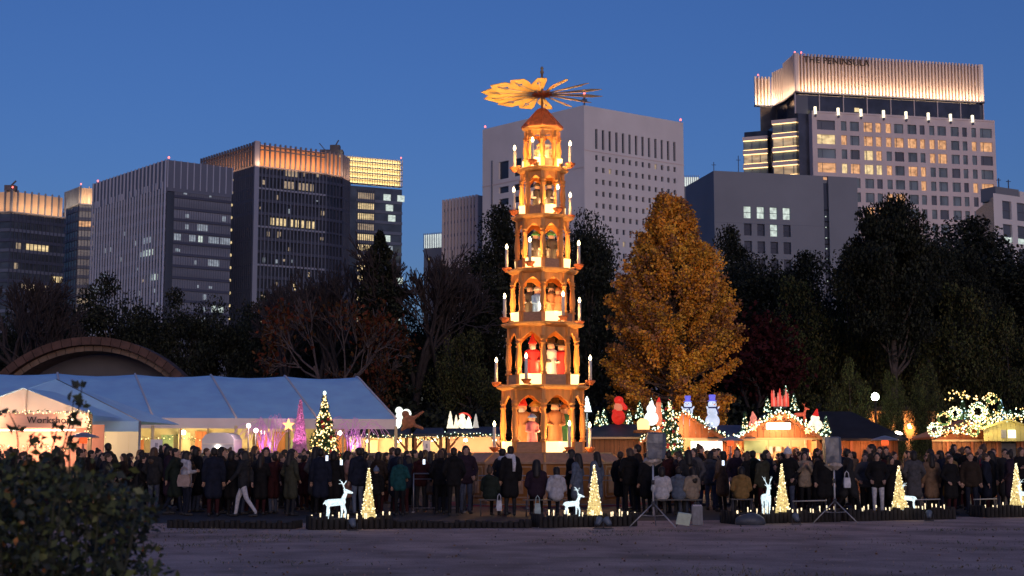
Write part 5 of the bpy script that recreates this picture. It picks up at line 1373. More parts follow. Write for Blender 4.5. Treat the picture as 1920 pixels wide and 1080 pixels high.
# ------------------------------------------------------------------ the market right of the pyramid
def gable_hut(name, label, px0, px1, Y, yapex, yeave, wall, depth=3.0, power=120, col=(1.0, .60, .28), roofm=None, over=.35, boards=True, ridge_y=None, open_front=True):
    x0, x1 = gx(px0, Y), gx(px1, Y); W = x1 - x0; ze, za = zz(yeave, Y, px0), zz(yapex, Y, px0)
    o = empty(name, ((x0 + x1) / 2, Y, 0)); tag(o, label, 'hut', 'wooden market huts')
    n = max(6, int(W / .24)); pw = W / n
    for i in range(n):                                        # upright boards of the gable
        xa, xb = -W / 2 + i * pw + .008, -W / 2 + (i + 1) * pw - .008
        hz = lambda x: ze + (za - ze) * (1 - abs(x) / (W / 2))
        y = -.02 - .012 * (i % 2)
        pl = [(xa, ze + .02), (xb, ze + .02), (xb, hz(xb))] + ([(0, za)] if xa < 0 < xb else []) + [(xa, hz(xa))]
        MB().prism(pl, y, y + .03).build('board', wall, o)
    box('tie_beam', hut_pale, (0, -.07, ze), (W * 1.02, .1, .09), o)
    for s in (-1, 1):
        V = [(s * (W / 2 + over), -.45, ze - over * (za - ze) / (W / 2)), (0, -.45, za + .02), (0, depth, za + .02), (s * (W / 2 + over), depth, ze - over * (za - ze) / (W / 2))]
        V2 = [(x, y, z + .09) for x, y, z in V]
        MB().add(V + V2, [(0, 1, 2, 3), (4, 7, 6, 5), (0, 4, 5, 1), (1, 5, 6, 2), (2, 6, 7, 3), (3, 7, 4, 0)]).build('roof_slope', roofm or roof_navy, o)
        MB().box((0, 0, 0), (math.hypot(W / 2 + over, (za - ze) * (1 + over / (W / 2))) * 1.0, .05, .14)).build('bargeboard', hut_red, o, (s * (W / 2 + over) / 2, -.47, (za + ze - over * (za - ze) / (W / 2)) / 2 + .04)).rotation_euler = (0, s * math.atan2(za - ze, W / 2), 0)
        box('corner_post', hut_wood, (s * W / 2 * .97, -.03, ze / 2), (.12, .12, ze), o)
    box('back_wall', cream, (0, depth - .6, ze / 2), (W * .96, .05, ze), o)
    for s in (-1, 1): box('side_wall', wall, (s * W / 2 * .985, depth / 2 - .1, ze / 2), (.05, depth - .3, ze), o)
    box('counter', hut_red, (0, -.05, .55), (W * .93, .35, 1.1), o)
    k = int(W * 3)
    for i in range(k):
        hh = rnd.uniform(.2, .6); box('goods', rnd.choice([cream, hut_red, hut_pale, green_p, pvc_w, hut_pale]), (-W * .43 + i * W * .86 / (k - 1), rnd.uniform(.1, .6), 1.1 + hh / 2), (rnd.uniform(.12, .28), .18, hh), o)
        hh = rnd.uniform(.2, .5); box('goods', rnd.choice([cream, hut_red, hut_pale, green_p, pvc_w, hut_pale]), (-W * .43 + i * W * .86 / (k - 1), depth - .85, ze - .3 - hh / 2), (rnd.uniform(.12, .3), .18, hh), o)
    for s in (-.5, .5): lamp('POINT', (s * W / 2, .75, ze - .25), power / 2, col, o, .1)
    return o, W, ze, za
Yh = 58.0
# plain dark hut beside the pyramid
x0, x1 = gx(1106, Yh), gx(1206, Yh); W = x1 - x0; ze, zr_ = zz(819, Yh, 1150), zz(794, Yh, 1150)
o = empty('dark_roof_hut', ((x0 + x1) / 2, Yh, 0)); tag(o, 'brown board hut with a plain navy roof beside the pyramid', 'hut', 'wooden market huts')
MB().add([(-W / 2 - .05, -.35, ze), (W / 2 + .1, -.35, ze), (W / 2 - .1, 1.6, zr_), (-W / 2 + .35, 1.6, zr_), (-W / 2 - .05, -.35, ze - .08), (W / 2 + .1, -.35, ze - .08), (W / 2 + .1, 3.4, ze), (-W / 2 - .05, 3.4, ze)], [(0, 1, 2, 3), (4, 5, 1, 0), (3, 2, 6, 7), (1, 6, 2), (0, 3, 7)]).build('roof', roof_navy, o)
n = 11
for i in range(n): box('board', hut_wood, (-W / 2 + (i + .5) * W / n, -.1 - .012 * (i % 2), ze / 2), (W / n - .012, .05, ze - .05), o)
box('fascia', hut_pale, (0, -.38, ze - .05), (W + .12, .03, .08), o)
DK = (x0 + x1) / 2
# hut with the white sign under the snowmen
hB = gable_hut('gabled_hut', 'hut with glowing gable and white sign under the snowmen', 1212, 1352, Yh, 776, 823, hut_red, power=300)
o, W, ze, za = hB
box('sign', emat('white_sign_light', (1.0, .92, .78), 2.2), (W * .30, -.16, ze - .30), (W * .42, .06, .42), o)
box('gable_light', tube_w, (-W * .18, -.18, ze + .42), (W * .22, .05, .16), o)
lamp('POINT', (-W * .1, -.7, ze + .4), 85, (1.0, .62, .30), o, .08)
for s in (-1, 1): garland(o, [(s * (W / 2 + .35) * t, -.52, za + .1 - t * (za - ze) * 1.15) for t in np.linspace(0, 1, 8)], 46, b_white, per=130, mix=[b_white, b_white, b_warm], br=.03)
# counter wing right of it
x0, x1 = gx(1352, Yh), gx(1408, Yh); W = x1 - x0; zt6 = zz(823, Yh, 1380); zr_ = zz(797, Yh + 2, 1380)
o = empty('lean_to_stall', ((x0 + x1) / 2, Yh, 0)); tag(o, 'orange boarded lean-to between the snowman hut and the gabled hut', 'stall', 'market stalls')
for i in range(9): box('board', hut_red, (-W / 2 + (i + .5) * W / 9, .5 + .012 * (i % 2), zt6 / 2), (W / 9 - .012, .05, zt6), o)
MB().add([(-W / 2 - .6, -.35, zt6), (W / 2 + .2, -.35, zt6), (W / 2 - .1, 2.0, zr_), (-W / 2 - .1, 2.0, zr_)], [(0, 1, 2, 3)]).build('roof', mat('slate_blue_roofing', (.07, .085, .14), .6, .15, 2), o)
box('fascia', hut_pale, (-.2, -.37, zt6 - .03), (W + .8, .03, .08), o)
MB().tube([(-W * .1, -.3, zt6 - .05), (W * .25, -.3, zt6 - .6)], .04, 5).build('brace', hut_pale, o)
lamp('POINT', (0, -.3, zt6 - .35), 40, (1.0, .5, .2), o, .08)
# the gabled hut with all its roof figures
hC = gable_hut('gabled_hut', 'red board hut with garlanded gable, candles and firs on its roof', 1386, 1536, Yh, 776, 823, hut_red, power=300)
o, W, ze, za = hC
box('gable_light', tube_w, (-.05, -.20, ze + .52), (W * .30, .06, .26), o)
MB().tube([(-W * .2, -.22, ze + .68), (W * .18, -.22, ze + .68)], .04, 6).build('light_hood', hut_wood, o)
lamp('POINT', (-.1, -.75, ze + .45), 100, (1.0, .58, .26), o, .08)
lamp('POINT', (0, -1.0, ze - .3), 90, (1.0, .58, .26), o, .08)
box('shop_panel', green_p, (-W * .31, -.06, ze - .32), (W * .26, .04, .5), o)
for x in (-.14, .14, .33): box('mullion', hut_pale, (x * W, -.08, ze - .35), (.07, .07, .7), o)
for s in (-1, 1): garland(o, [(s * (W / 2 + .3) * t, -.54, za + .16 - t * (za - ze) * 1.12) for t in np.linspace(0, 1, 8)], 70, b_white, per=150, r=.12, mix=[b_white, b_white, b_warm], br=.032)
for (x, z) in ((-.02, .86), (-.34, .42), (.32, .30)):
    MB().prism([((.15 if i % 2 == 0 else .065) * math.sin(i * PI / 5), (.15 if i % 2 == 0 else .065) * math.cos(i * PI / 5)) for i in range(10)], -.03, .03).build('star', emat('gold_star', (1.0, .62, .25), 2.0), o, (x * W, -.6, ze + z))
HCx, HCy = o.location.x, o.location.y
# wide dark barn-roofed hut
x0, x1 = gx(1538, Yh), gx(1692, Yh); W = x1 - x0; ze, zr_ = zz(822, Yh, 1610), zz(771, Yh + 2, 1600)
o = empty('dark_barn_hut', ((x0 + x1) / 2, Yh + .5, 0)); tag(o, 'wide dark hut with a black hipped roof left of the street lamp', 'hut', 'wooden market huts')
V = [(-W / 2 - .3, -.4, ze), (W / 2 + .3, -.4, ze), (W / 2 + .3, 4, ze), (-W / 2 - .3, 4, ze), (-W / 2 + .5, 1.8, zr_), (W / 2 - 1.5, 1.8, zr_), (-W / 2 - .3, -.4, ze - .1), (W / 2 + .3, -.4, ze - .1)]
MB().add(V, [(0, 1, 5, 4), (1, 2, 5), (2, 3, 4, 5), (3, 0, 4), (6, 7, 1, 0)]).build('roof', mat('black_roofing', (.014, .015, .022), .8, .2, 2), o)
for i in range(15): box('board', hut_wood, (-W / 2 + (i + .5) * W / 15, .1 + .012 * (i % 2), ze / 2), (W / 15 - .012, .05, ze), o)
for x in (-.42, -.1, .36): box('post', hut_red, (x * W, -.25, ze / 2), (.1, .1, ze), o)
lamp('POINT', (.1 * W, -.6, ze - .35), 28, (1.0, .42, .16), o, .08); lamp('POINT', (-.3 * W, -.5, ze - .35), 20, (1.0, .42, .16), o, .08)
MB().ell((0, 0, 0), (.16, .05, .06), 8, 5).build('eave_lamp', lamp_w, o, (W * .46, -.55, ze + .22)).rotation_euler = (0, .3, 0)
# --- roof figures
def inflatable(name, label, px, ybot, Y, prims, mats, h):
    me = fuse(name, prims, h / 55, mats, smooth=5); o = link(name, me, None, (gx(px, Y), Y, zz(ybot, Y, px))); tag(o, label, 'inflatable', 'roof inflatables'); return o
snow_w = emat('snowman_white', (.66, .76, 1.0), .85, var=.2, scale=2); snow_b = emat('snowman_blue', (.16, .16, .9), .8); snow_d = mat('snowman_scarf', (.05, .06, .28), .7, .1)
def snowman(label, px, ybot, ytop, Y, rz):
    h = zz(ytop, Y, px) - zz(ybot, Y, px); s = h / 2.55
    pr = [('e', (0, 0, .55 * s), (.56 * s, .52 * s, .55 * s), 0), ('e', (0, 0, 1.26 * s), (.42 * s, .40 * s, .42 * s), 0), ('e', (0, 0, 1.80 * s), (.34 * s, .33 * s, .33 * s), 0), ('c', (.36 * s, 0, 1.45 * s), (.52 * s, -.05, 1.62 * s), .09 * s, .07 * s, 0), ('c', (-.36 * s, 0, 1.45 * s), (-.5 * s, -.05, 1.62 * s), .09 * s, .07 * s, 0)]
    o = inflatable('snowman', label, px, ybot, Y, pr, [snow_w], h); o.rotation_euler = (0, 0, rz)
    MB().lathe([(.34 * s, 2.05 * s), (.36 * s, 2.09 * s), (.24 * s, 2.11 * s), (.22 * s, 2.2 * s), (.26 * s, 2.5 * s), (.22 * s, 2.55 * s)], 16).build('hat', snow_b, o)
    MB().lathe([(.36 * s, 1.50 * s), (.42 * s, 1.55 * s), (.40 * s, 1.6 * s), (.34 * s, 1.62 * s)], 16, cap=False).tube([(.16 * s, -.38 * s, 1.55 * s), (.24 * s, -.46 * s, 1.25 * s), (.28 * s, -.46 * s, 1.02 * s)], .06 * s, 6).build('scarf', snow_d, o)
    MB().lathe([(.05 * s, 0), (.035 * s, .12 * s), (.005, .26 * s)], 8).build('nose', emat('orange_nose', (1.0, .3, .05), .6), o, (0, -.33 * s, 1.8 * s)).rotation_euler = (PI / 2, 0, 0)
    for sx in (-.11, .11): MB().ell((sx * s, -.315 * s, 1.90 * s), (.03 * s, .02 * s, .035 * s), 6, 4).build('eye', dark_steel, o)
    MB().lathe([(.5 * s, -.06 * s), (.52 * s, .0), (.45 * s, .05 * s)], 18).build('foot_ring', snow_d, o)
    MB().tube([(-.3 * s, 0, -.06 * s), (.5 * s, -.2, -.62 * s)], .04, 5).tube([(.3 * s, 0, -.06 * s), (.7 * s, .3, -.62 * s)], .04, 5).tube([(0, .2, -.06 * s), (0, .5, -.62 * s)], .04, 5).build('stand', steel, o)
snowman('tall white inflatable snowman with blue hat on a stand over the huts', 1337, 803, 740, Yh - .3, .3)
snowman('smaller inflatable snowman with purple hat behind the decorated fir', 1291, 800, 742, Yh + .8, -.3)
red_c = emat('red_inflatable', (1.0, .035, .02), .55, var=.2, scale=2); pink_c = emat('rosy_inflatable', (1.0, .30, .16), .55)
h = zz(740, Yh, 1160) - zz(795, Yh, 1160)
o = inflatable('red_inflatable_figure', 'red inflatable figure with a drooping cap on the dark hut roof', 1160, 796, Yh + 1.4, [('e', (0, 0, .26 * h), (.24 * h, .2 * h, .27 * h), 0), ('e', (.0, 0, .6 * h), (.16 * h, .15 * h, .18 * h), 1), ('e', (.02 * h, 0, .84 * h), (.17 * h, .16 * h, .15 * h), 0), ('c', (.05 * h, 0, .80 * h), (.24 * h, 0, .58 * h), .10 * h, .09 * h, 0), ('c', (-.15 * h, -.1 * h, .45 * h), (-.05 * h, -.2 * h, .3 * h), .08 * h, .07 * h, 0)], [red_c, pink_c], h)
ww = emat('white_inflatable', (.9, .95, 1.0), 1.6); h = .95
inflatable('white_inflatable_figure', 'pale glowing inflatable figure left of the decorated fir', 1222, 797, Yh - .6, [('e', (0, 0, .28 * h), (.3 * h, .26 * h, .3 * h), 0), ('e', (0, 0, .68 * h), (.2 * h, .18 * h, .2 * h), 0), ('c', (0, 0, .8 * h), (.03, 0, 1.0 * h), .13 * h, .05 * h, 0)], [ww], h)
inflatable('red_capped_figure', 'slim glowing figure with red cap next to the decorated fir', 1236, 797, Yh - .5, [('c', (0, 0, .1), (0, 0, .7), .16, .10, 0), ('e', (0, 0, .84), (.12, .12, .13), 0), ('c', (0, 0, .92), (.02, 0, 1.1), .1, .03, 1)], [pink_c, red_c], 1.0)
lb = empty('lit_lantern_box', (gx(1207, Yh - .8), Yh - .8, zz(806, Yh, 1207))); tag(lb, 'glowing amber lantern box at the end of the dark hut roof', 'lantern')
MB().lathe([(.24, 0), (.26, .3), (.16, .42), (.05, .44)], 14).build('glass', emat('amber_box', (1.0, .66, .25), 1.8), lb); MB().lathe([(.42, -.14), (.40, -.02), (.2, .0)], 16).build('base', hut_wood, lb)
# lit firs standing on the roofs
G = 'lit firs on the hut roofs'
mixw = [b_white, b_white, b_warm]
for (px, yb, yt, hw, Y, lab) in ((1122, 800, 770, 8, Yh + .4, 'lit fir at the left end of the dark hut roof'), (1133, 798, 766, 9, Yh + .6, 'lit fir just left of the red inflatable on the hut roof'), (1180, 796, 768, 8, Yh + .6, 'lit fir just right of the red inflatable on the hut roof'), (1200, 786, 751, 10, Yh + 1.5, 'lit fir at the right end of the dark hut roof'), (1222, 776, 745, 8, Yh + 1.6, 'lit fir rising behind the pale glowing figure'), (1240, 784, 752, 8, Yh + 1.5, 'lit fir behind the slim red-capped figure'),
                                 (1398, 812, 772, 8, Yh - .1, 'lit fir at the left foot of the red hut gable'), (1441, 774, 744, 8, Yh + .2, 'lit fir left of the red candles on the gable'), (1491, 772, 738, 9, Yh + .3, 'lit fir right of the red candles on the gable'), (1476, 746, 724, 6, Yh + .6, 'topmost small lit fir behind the red candles'), (1550, 814, 780, 9, Yh - .2, 'lit fir at the right foot of the red hut gable'), (1101, 806, 780, 6, Yh + .5, 'lit fir glimpsed between pyramid and dark hut')):
    z0 = zz(yb, Y, px); fir('roof_fir', lab, (gx(px, Y), Y, z0), zz(yt, Y, px) - z0, hw * Y / F_PX, 52, mixw, G, br=.027, needles=700, fl=.13)
o = cone_light('light_tree', 'brilliant white light tree on a pole right of the pyramid', 1101, 772, 743, 9, Yh - 2, emat('ice_light', (.8, 1.0, 1.0), 2.2, var=.3, scale=8), None, seg=4)
MB().tube([(0, 0, 0), (0, 0, -o.location.z)], .03, 6).build('pole', steel, o)
# red candles on the gable
rc = empty('candle_cluster', (gx(1465, Yh - .2), Yh - .2, zz(766, Yh, 1465))); tag(rc, 'cluster of glowing red candles on top of the gabled hut', 'decoration')
for i in range(9):
    x = -.33 + i * .083; hh = .42 + .18 * math.sin(i * 1.9 + .6); MB().lathe([(.042, 0), (.04, hh), (.02, hh + .02), (.03, hh + .06), (.003, hh + .15)], 8).build('candle', glow_pk if i % 2 else glow_r, rc, (x, .05 * (i % 3), .08))
box('tray', dark_steel, (0, .05, .04), (.5, .3, .07), rc)
deer_red = emat('red_deer_light', (1.0, .16, .08), .5, var=.3, scale=4)
def deer_prims(s, antl=True, slot=0):
    p = [('c', (-.28 * s, 0, .62 * s), (.22 * s, 0, .66 * s), .13 * s, .12 * s, slot), ('c', (.22 * s, 0, .70 * s), (.34 * s, 0, 1.0 * s), .085 * s, .06 * s, slot), ('c', (.33 * s, 0, 1.04 * s), (.55 * s, 0, .98 * s), .075 * s, .04 * s, slot), ('c', (-.38 * s, 0, .68 * s), (-.46 * s, 0, .58 * s), .04 * s, .02 * s, slot)]
    for (x, y, dx) in ((.2, .07, .0), (.24, -.07, .10), (-.28, .07, -.04), (-.30, -.07, .05)):
        k = (x + dx) * s; p += [('c', (x * s, y * s, .58 * s), (k, y * s, .32 * s), .06 * s, .038 * s, slot), ('c', (k, y * s, .32 * s), (k - .03 * s, y * s, .02 * s), .038 * s, .028 * s, slot)]
    if antl:
        for y in (-1, 1):
            p += [('c', (.30 * s, y * .03 * s, 1.08 * s), (.20 * s, y * .14 * s, 1.34 * s), .022 * s, .018 * s, slot), ('c', (.24 * s, y * .1 * s, 1.24 * s), (.36 * s, y * .15 * s, 1.42 * s), .018 * s, .014 * s, slot), ('c', (.20 * s, y * .14 * s, 1.34 * s), (.10 * s, y * .18 * s, 1.44 * s), .018 * s, .014 * s, slot), ('c', (.22 * s, y * .12 * s, 1.3 * s), (.08 * s, y * .12 * s, 1.30 * s), .016 * s, .014 * s, slot)]
    p += [('c', (.30 * s, .06 * s, 1.07 * s), (.24 * s, .14 * s, 1.12 * s), .03 * s, .012 * s, slot), ('c', (.30 * s, -.06 * s, 1.07 * s), (.24 * s, -.14 * s, 1.12 * s), .03 * s, .012 * s, slot)]
    return p
o = link('reindeer_figure', fuse('reindeer_figure', deer_prims(.62), .018, deer_red, smooth=2), None, (gx(1503, Yh - .3), Yh - .3, zz(796, Yh, 1503)), -.3); tag(o, 'small red glowing reindeer on the right roof slope of the gabled hut', 'decoration')
o = inflatable('red_capped_figure', 'plump glowing figure with red cap on the right roof slope', 1530, 808, Yh - .4, [('e', (0, 0, .24), (.3, .22, .24), 0), ('e', (0, 0, .5), (.18, .16, .17), 0), ('c', (.02, 0, .6), (.08, 0, .86), .14, .04, 1), ('c', (-.2, -.1, .3), (-.32, -.16, .16), .07, .06, 0)], [glow_c, red_c], .9)
o = inflatable('red_capped_figure', 'rosy glowing figure on the left roof slope of the gabled hut', 1414, 806, Yh - .4, [('e', (0, 0, .2), (.2, .17, .22), 0), ('e', (0, 0, .46), (.14, .13, .14), 0), ('c', (0, 0, .54), (-.03, 0, .72), .11, .03, 0), ('c', (.15, -.05, .3), (.26, -.1, .42), .05, .045, 0)], [glow_pk], .8)
# --- street lamp
sl = empty('street_lamp', (gx(1644, 63), 63, 0)); tag(sl, 'tall street lamp with one bright white-green globe above the huts', 'street lamp'); zl = zz(744, 63, 1644)
MB().lathe([(.12, 0), (.10, .5), (.055, .6), (.045, zl - .22), (.09, zl - .2), (.1, zl - .14)], 10).build('pole', dark_steel, sl)
MB().ell((0, 0, zl), (.17, .17, .18), 14, 10).build('globe', emat('street_globe', (.86, 1.0, .72), 18.0), sl)
lamp('POINT', (0, 0, zl + .01), 700, (.85, 1.0, .55), sl, .19)
# --- orange-lit lodge wall behind the right huts
lo = empty('lodge', (gx(1668, 74), 74, 0)); tag(lo, 'orange-lit plaster lodge glimpsed behind the street lamp', 'building')
plaster = mat('orange_plaster', (.62, .36, .16), .8, .12, 1.2)
wl = 150 * 74 / F_PX; zl2 = zz(772, 74, 1668)
MB().box((0, 0, zl2 / 2), (wl, 3.0, zl2)).build('wall', plaster, lo)
MB().prism([(-wl / 2 - .2, zl2), (wl / 2 + .2, zl2), (wl / 2 + .2, zl2 + .22), (-wl / 2 - .2, zl2 + .22)], -1.7, 1.7).build('roof', MATS['black_roofing'], lo)
for x in (-.05, .30): box('door', mat('lodge_door', (.10, .06, .04), .6, .1), (x * wl, -1.52, 1.1), (.9, .06, 2.2), lo)
for x in (.15, -.3):
    MB().lathe([(.09, 0), (.12, .2), (.05, .28)], 10).build('wall_lamp', emat('lodge_lamp', (1.0, .55, .2), 8.0), lo, (x * wl, -1.66, zz(805, 74, 1668))); lamp('POINT', (x * wl, -2.0, zz(803, 74, 1668)), 60, (1.0, .45, .14), lo, .1)
for (px, top, Y, hw, lab) in ((1598, 690, 67, 44, 'greenish shrub lit by the street lamp, on its left'), (1745, 700, 67, 40, 'greenish shrub between the street lamp and the right stall'), (1672, 712, 66.5, 30, 'greenish shrub behind the street lamp before the lodge')):
    put_tree('lamp_lit_shrub', lab, ev[3], px, top, Y, hw, rz=px, group='lamp-lit shrubs', **EP)
# --- stall with the wooden fence wall and the decorated roof at the right edge
Yr = 53.0; x0, x1 = gx(1748, Yr), gx(1990, Yr); W = x1 - x0; zf = zz(826, Yr, 1830)
o = empty('fence_stall', (x0, Yr, 0)); tag(o, 'stall with brown upright boards and a light-covered roof at the right edge', 'stall', 'market stalls')
n = 26
for i in range(n):
    if i in (14, 15, 16): continue
    box('board', hut_wood, ((i + .5) * W / n, .012 * (i % 2), zf / 2), (W / n - .02, .05, zf), o)
box('door', dark_steel, (15.5 * W / n, .05, zf / 2 - .05), (3 * W / n - .03, .05, zf - .1), o)
box('top_rail', hut_pale, (W / 2, -.04, zf), (W, .12, .07), o)
for i in range(3, n, 5): box('rail_post', hut_red, (i * W / n, -.06, zf / 2), (.07, .06, zf - .04), o)
za = zz(790, Yr, 1800)
MB().add([(-.1, -.3, zf + .05), (W * .45, -.3, za + .15), (W * .45, 2.6, za + .15), (-.1, 2.6, zf + .05), (-.1, -.3, zf + .12), (W * .45, -.3, za + .22), (W * .45, 2.6, za + .22), (-.1, 2.6, zf + .12)], [(0, 1, 2, 3), (4, 7, 6, 5), (0, 4, 5, 1)]).build('roof_slope', hut_red, o)
MB().prism([(0, zf), (W * .45, zf), (W * .45, za)], .2, .25).build('gable_board', hut_red, o)
for k in range(4):
    p0 = Vector((.1 + k * .62, -.36, zf + .2 + k * .18)); garland(o, [p0 + Vector((t * 1.6, 0, .12 * math.sin(t * 7) + t * .35)) for t in np.linspace(0, 1, 8)], 70, b_warm, per=90, r=.16, mix=[b_warm, b_gold, b_white], br=.026)
lamp('POINT', (W * .12, -.9, zf + .4), 40, (1.0, .66, .30), o, .1); lamp('POINT', (W * .34, -.9, zf + .7), 45, (1.0, .70, .36), o, .1)
lamp('POINT', (W * .1, -.8, zf - .2), 14, (1.0, .5, .2), o, .1)
def wreath(label, px, py, r, m, n=150, br=.023, Y=Yr - .5):
    w = empty('light_wreath', at(px, py, Y)); tag(w, label, 'wreath', 'light wreaths over the right stall')
    a = nrg.random(n) * 2 * PI; rr = r * (.45 + .65 * nrg.random(n) ** .7); P = np.stack([rr * np.cos(a), nrg.normal(size=n) * .05, rr * np.sin(a)], 1)
    MB().tube([(r * .85 * math.cos(t), 0, r * .85 * math.sin(t)) for t in np.linspace(0, 2 * PI, 17)], .05, 6).build('ring', garl[0], w)
    b = link('bulbs', bulbs('bulbs', P, br, m, nrg.integers(0, len(m), n)), w); b['kind'] = 'stuff'
wreath('largest cream light wreath over the right stall', 1833, 772, .32, [b_warm, b_warm, b_white], 220)
wreath('round light wreath at the left end of the right stall roof', 1752, 806, .24, [b_warm, b_white], 150)
wreath('second cream wreath left of the largest over the right stall', 1790, 775, .22, [b_warm, b_white], 120)
wreath('upper small light wreath over the right stall', 1860, 747, .2, [b_warm, b_gold], 70)
wreath('small wreath of sparse lights at the left of the right stall', 1770, 785, .26, [b_warm, b_gold], 46)
wreath('tiny light wreath above the stall roof edge', 1826, 808, .20, [b_gold, b_warm], 60)
for (px, yb, yt, hw, mix, lab) in ((1808, 788, 750, 10, [b_white, b_blue, b_warm], 'blue-white lit fir between the wreaths on the right stall'), (1880, 800, 748, 14, [b_blue, b_white], 'bluish lit fir right of the largest wreath'), (1897, 806, 768, 11, [b_white, b_blue], 'white lit fir beside the little yellow house'), (1854, 805, 752, 9, [b_warm, b_gold], 'golden lit fir right behind the largest wreath')):
    Y = Yr - .2; z0 = zz(yb, Y, px); fir('roof_fir', lab, (gx(px, Y), Y, z0), zz(yt, Y, px) - z0, hw * Y / F_PX, 60, mix, G, br=.024, needles=700, fl=.13)
o = empty('light_string', at(1775, 742, Yr)); tag(o, 'golden string of lights hung in the branches over the right stall', 'light string')
garland(o, [(t, 0, .08 * math.sin(t * 5) - .05 * t) for t in np.linspace(0, 1.3, 9)], 34, b_gold, per=30, r=.16, mix=[b_gold, b_warm], br=.03, name='wire')
# little yellow house on the stall
yh = empty('little_house', (gx(1893, Yr - .6), Yr - .6, zz(827, Yr - .6, 1893))); tag(yh, 'little pale yellow wooden house standing on the right stall', 'decoration')
wy = .92; hy = .48; ay = .72; ym = mat('yellow_boards', (.66, .58, .20), .6, .1, 3)
for i in range(11): xa = -wy + i * 2 * wy / 11; MB().prism([(xa + .005, 0), (xa + 2 * wy / 11 - .005, 0), (xa + 2 * wy / 11 - .005, hy + (ay - hy) * (1 - abs(xa + 2 * wy / 11) / wy)), (xa + .005, hy + (ay - hy) * (1 - abs(xa) / wy))], -.01 * (i % 2), .04).build('board', ym, yh)
for s in (-1, 1): MB().add([(s * (wy + .1), -.12, hy - .06), (0, -.12, ay + .02), (0, .9, ay + .02), (s * (wy + .1), .9, hy - .06), (s * (wy + .1), -.12, hy - .0), (0, -.12, ay + .08), (0, .9, ay + .08), (s * (wy + .1), .9, hy)], [(0, 1, 2, 3), (4, 7, 6, 5), (0, 4, 5, 1)]).build('roof_slope', ym, yh)
box('window', emat('little_window', (1.0, .95, .8), 1.4), (.10, -.03, .26), (.28, .04, .3), yh); box('shutter', mat('grey_shutter', (.3, .3, .32), .6), (-.2, -.03, .26), (.18, .04, .3), yh)
lamp('POINT', (-.2, -.8, .5), 16, (1.0, .84, .35), yh, .1)
# ------------------------------------------------------------------ people
skin_m = mat('skin', (0.50, 0.30, 0.22), .6, .1, 9); shoe_m = mat('shoes', (0.03, 0.028, 0.03), .6, .2, 9); eye_m = mat('eyes', (0.02, 0.015, 0.012), .4, .1, 9); lip_m = mat('lips', (0.36, 0.14, 0.12), .6, .1, 9)
trouser_m = omat('trousers_cloth'); coat_m = omat('coat_cloth'); hair_m = omat('hair', .55, .3, 30, .35); knit_m = omat('knitted_wool', .95, .3, 40, .1)
BODY_M = [trouser_m, skin_m, shoe_m, eye_m, lip_m]
POSE = {
 'hang': dict(el=[(-.25, -.03, 1.13), (.25, -.03, 1.13)], wr=[(-.25, .05, .88), (.25, .05, .88)]),
 'pockets': dict(el=[(-.28, -.05, 1.13), (.28, -.05, 1.13)], wr=[(-.19, .12, .96), (.19, .12, .96)]),
 'phone': dict(el=[(-.22, .10, 1.14), (.22, .10, 1.14)], wr=[(-.07, .32, 1.36), (.07, .32, 1.34)]),
 'raise': dict(el=[(-.25, -.03, 1.13), (.26, .14, 1.34)], wr=[(-.24, .06, .88), (.18, .26, 1.60)]),
 'walk': dict(el=[(-.24, .08, 1.14), (.24, -.12, 1.15)], wr=[(-.22, .26, .96), (.22, -.14, .90)], step=.24),
 'bag': dict(el=[(-.25, -.03, 1.13), (.27, -.02, 1.15)], wr=[(-.23, .06, .88), (.20, .20, 1.18)]),
 'sit': dict(el=[(-.24, .02, 1.13), (.24, .02, 1.13)], wr=[(-.12, .26, 1.00), (.12, .26, 1.00)], sit=True),
}
def hand(mb, w, d, side):
    """palm is in the fused body; four bent fingers of unequal length and a thumb from the side of the palm"""
    w, d = Vector(w), Vector(d).normalized(); s = d.cross(Vector((0, 1, 0.3))).normalized(); up = s.cross(d)
    for i, L in enumerate((.062, .074, .068, .052)):
        b = w + d * .075 + s * (i - 1.5) * .019; k = b + d * L * .55 + up * .006; t = k + (d * .7 - up * .6).normalized() * L * .5
        mb.tube([b - d * .01, k, t], [.0095, .0085, .007], 5, mi=1)
    b = w + d * .03 - s * .03 * side; mb.tube([b, b + d * .03 - s * .025 * side, b + d * .058 - s * .02 * side], [.011, .010, .008], 5, mi=1)
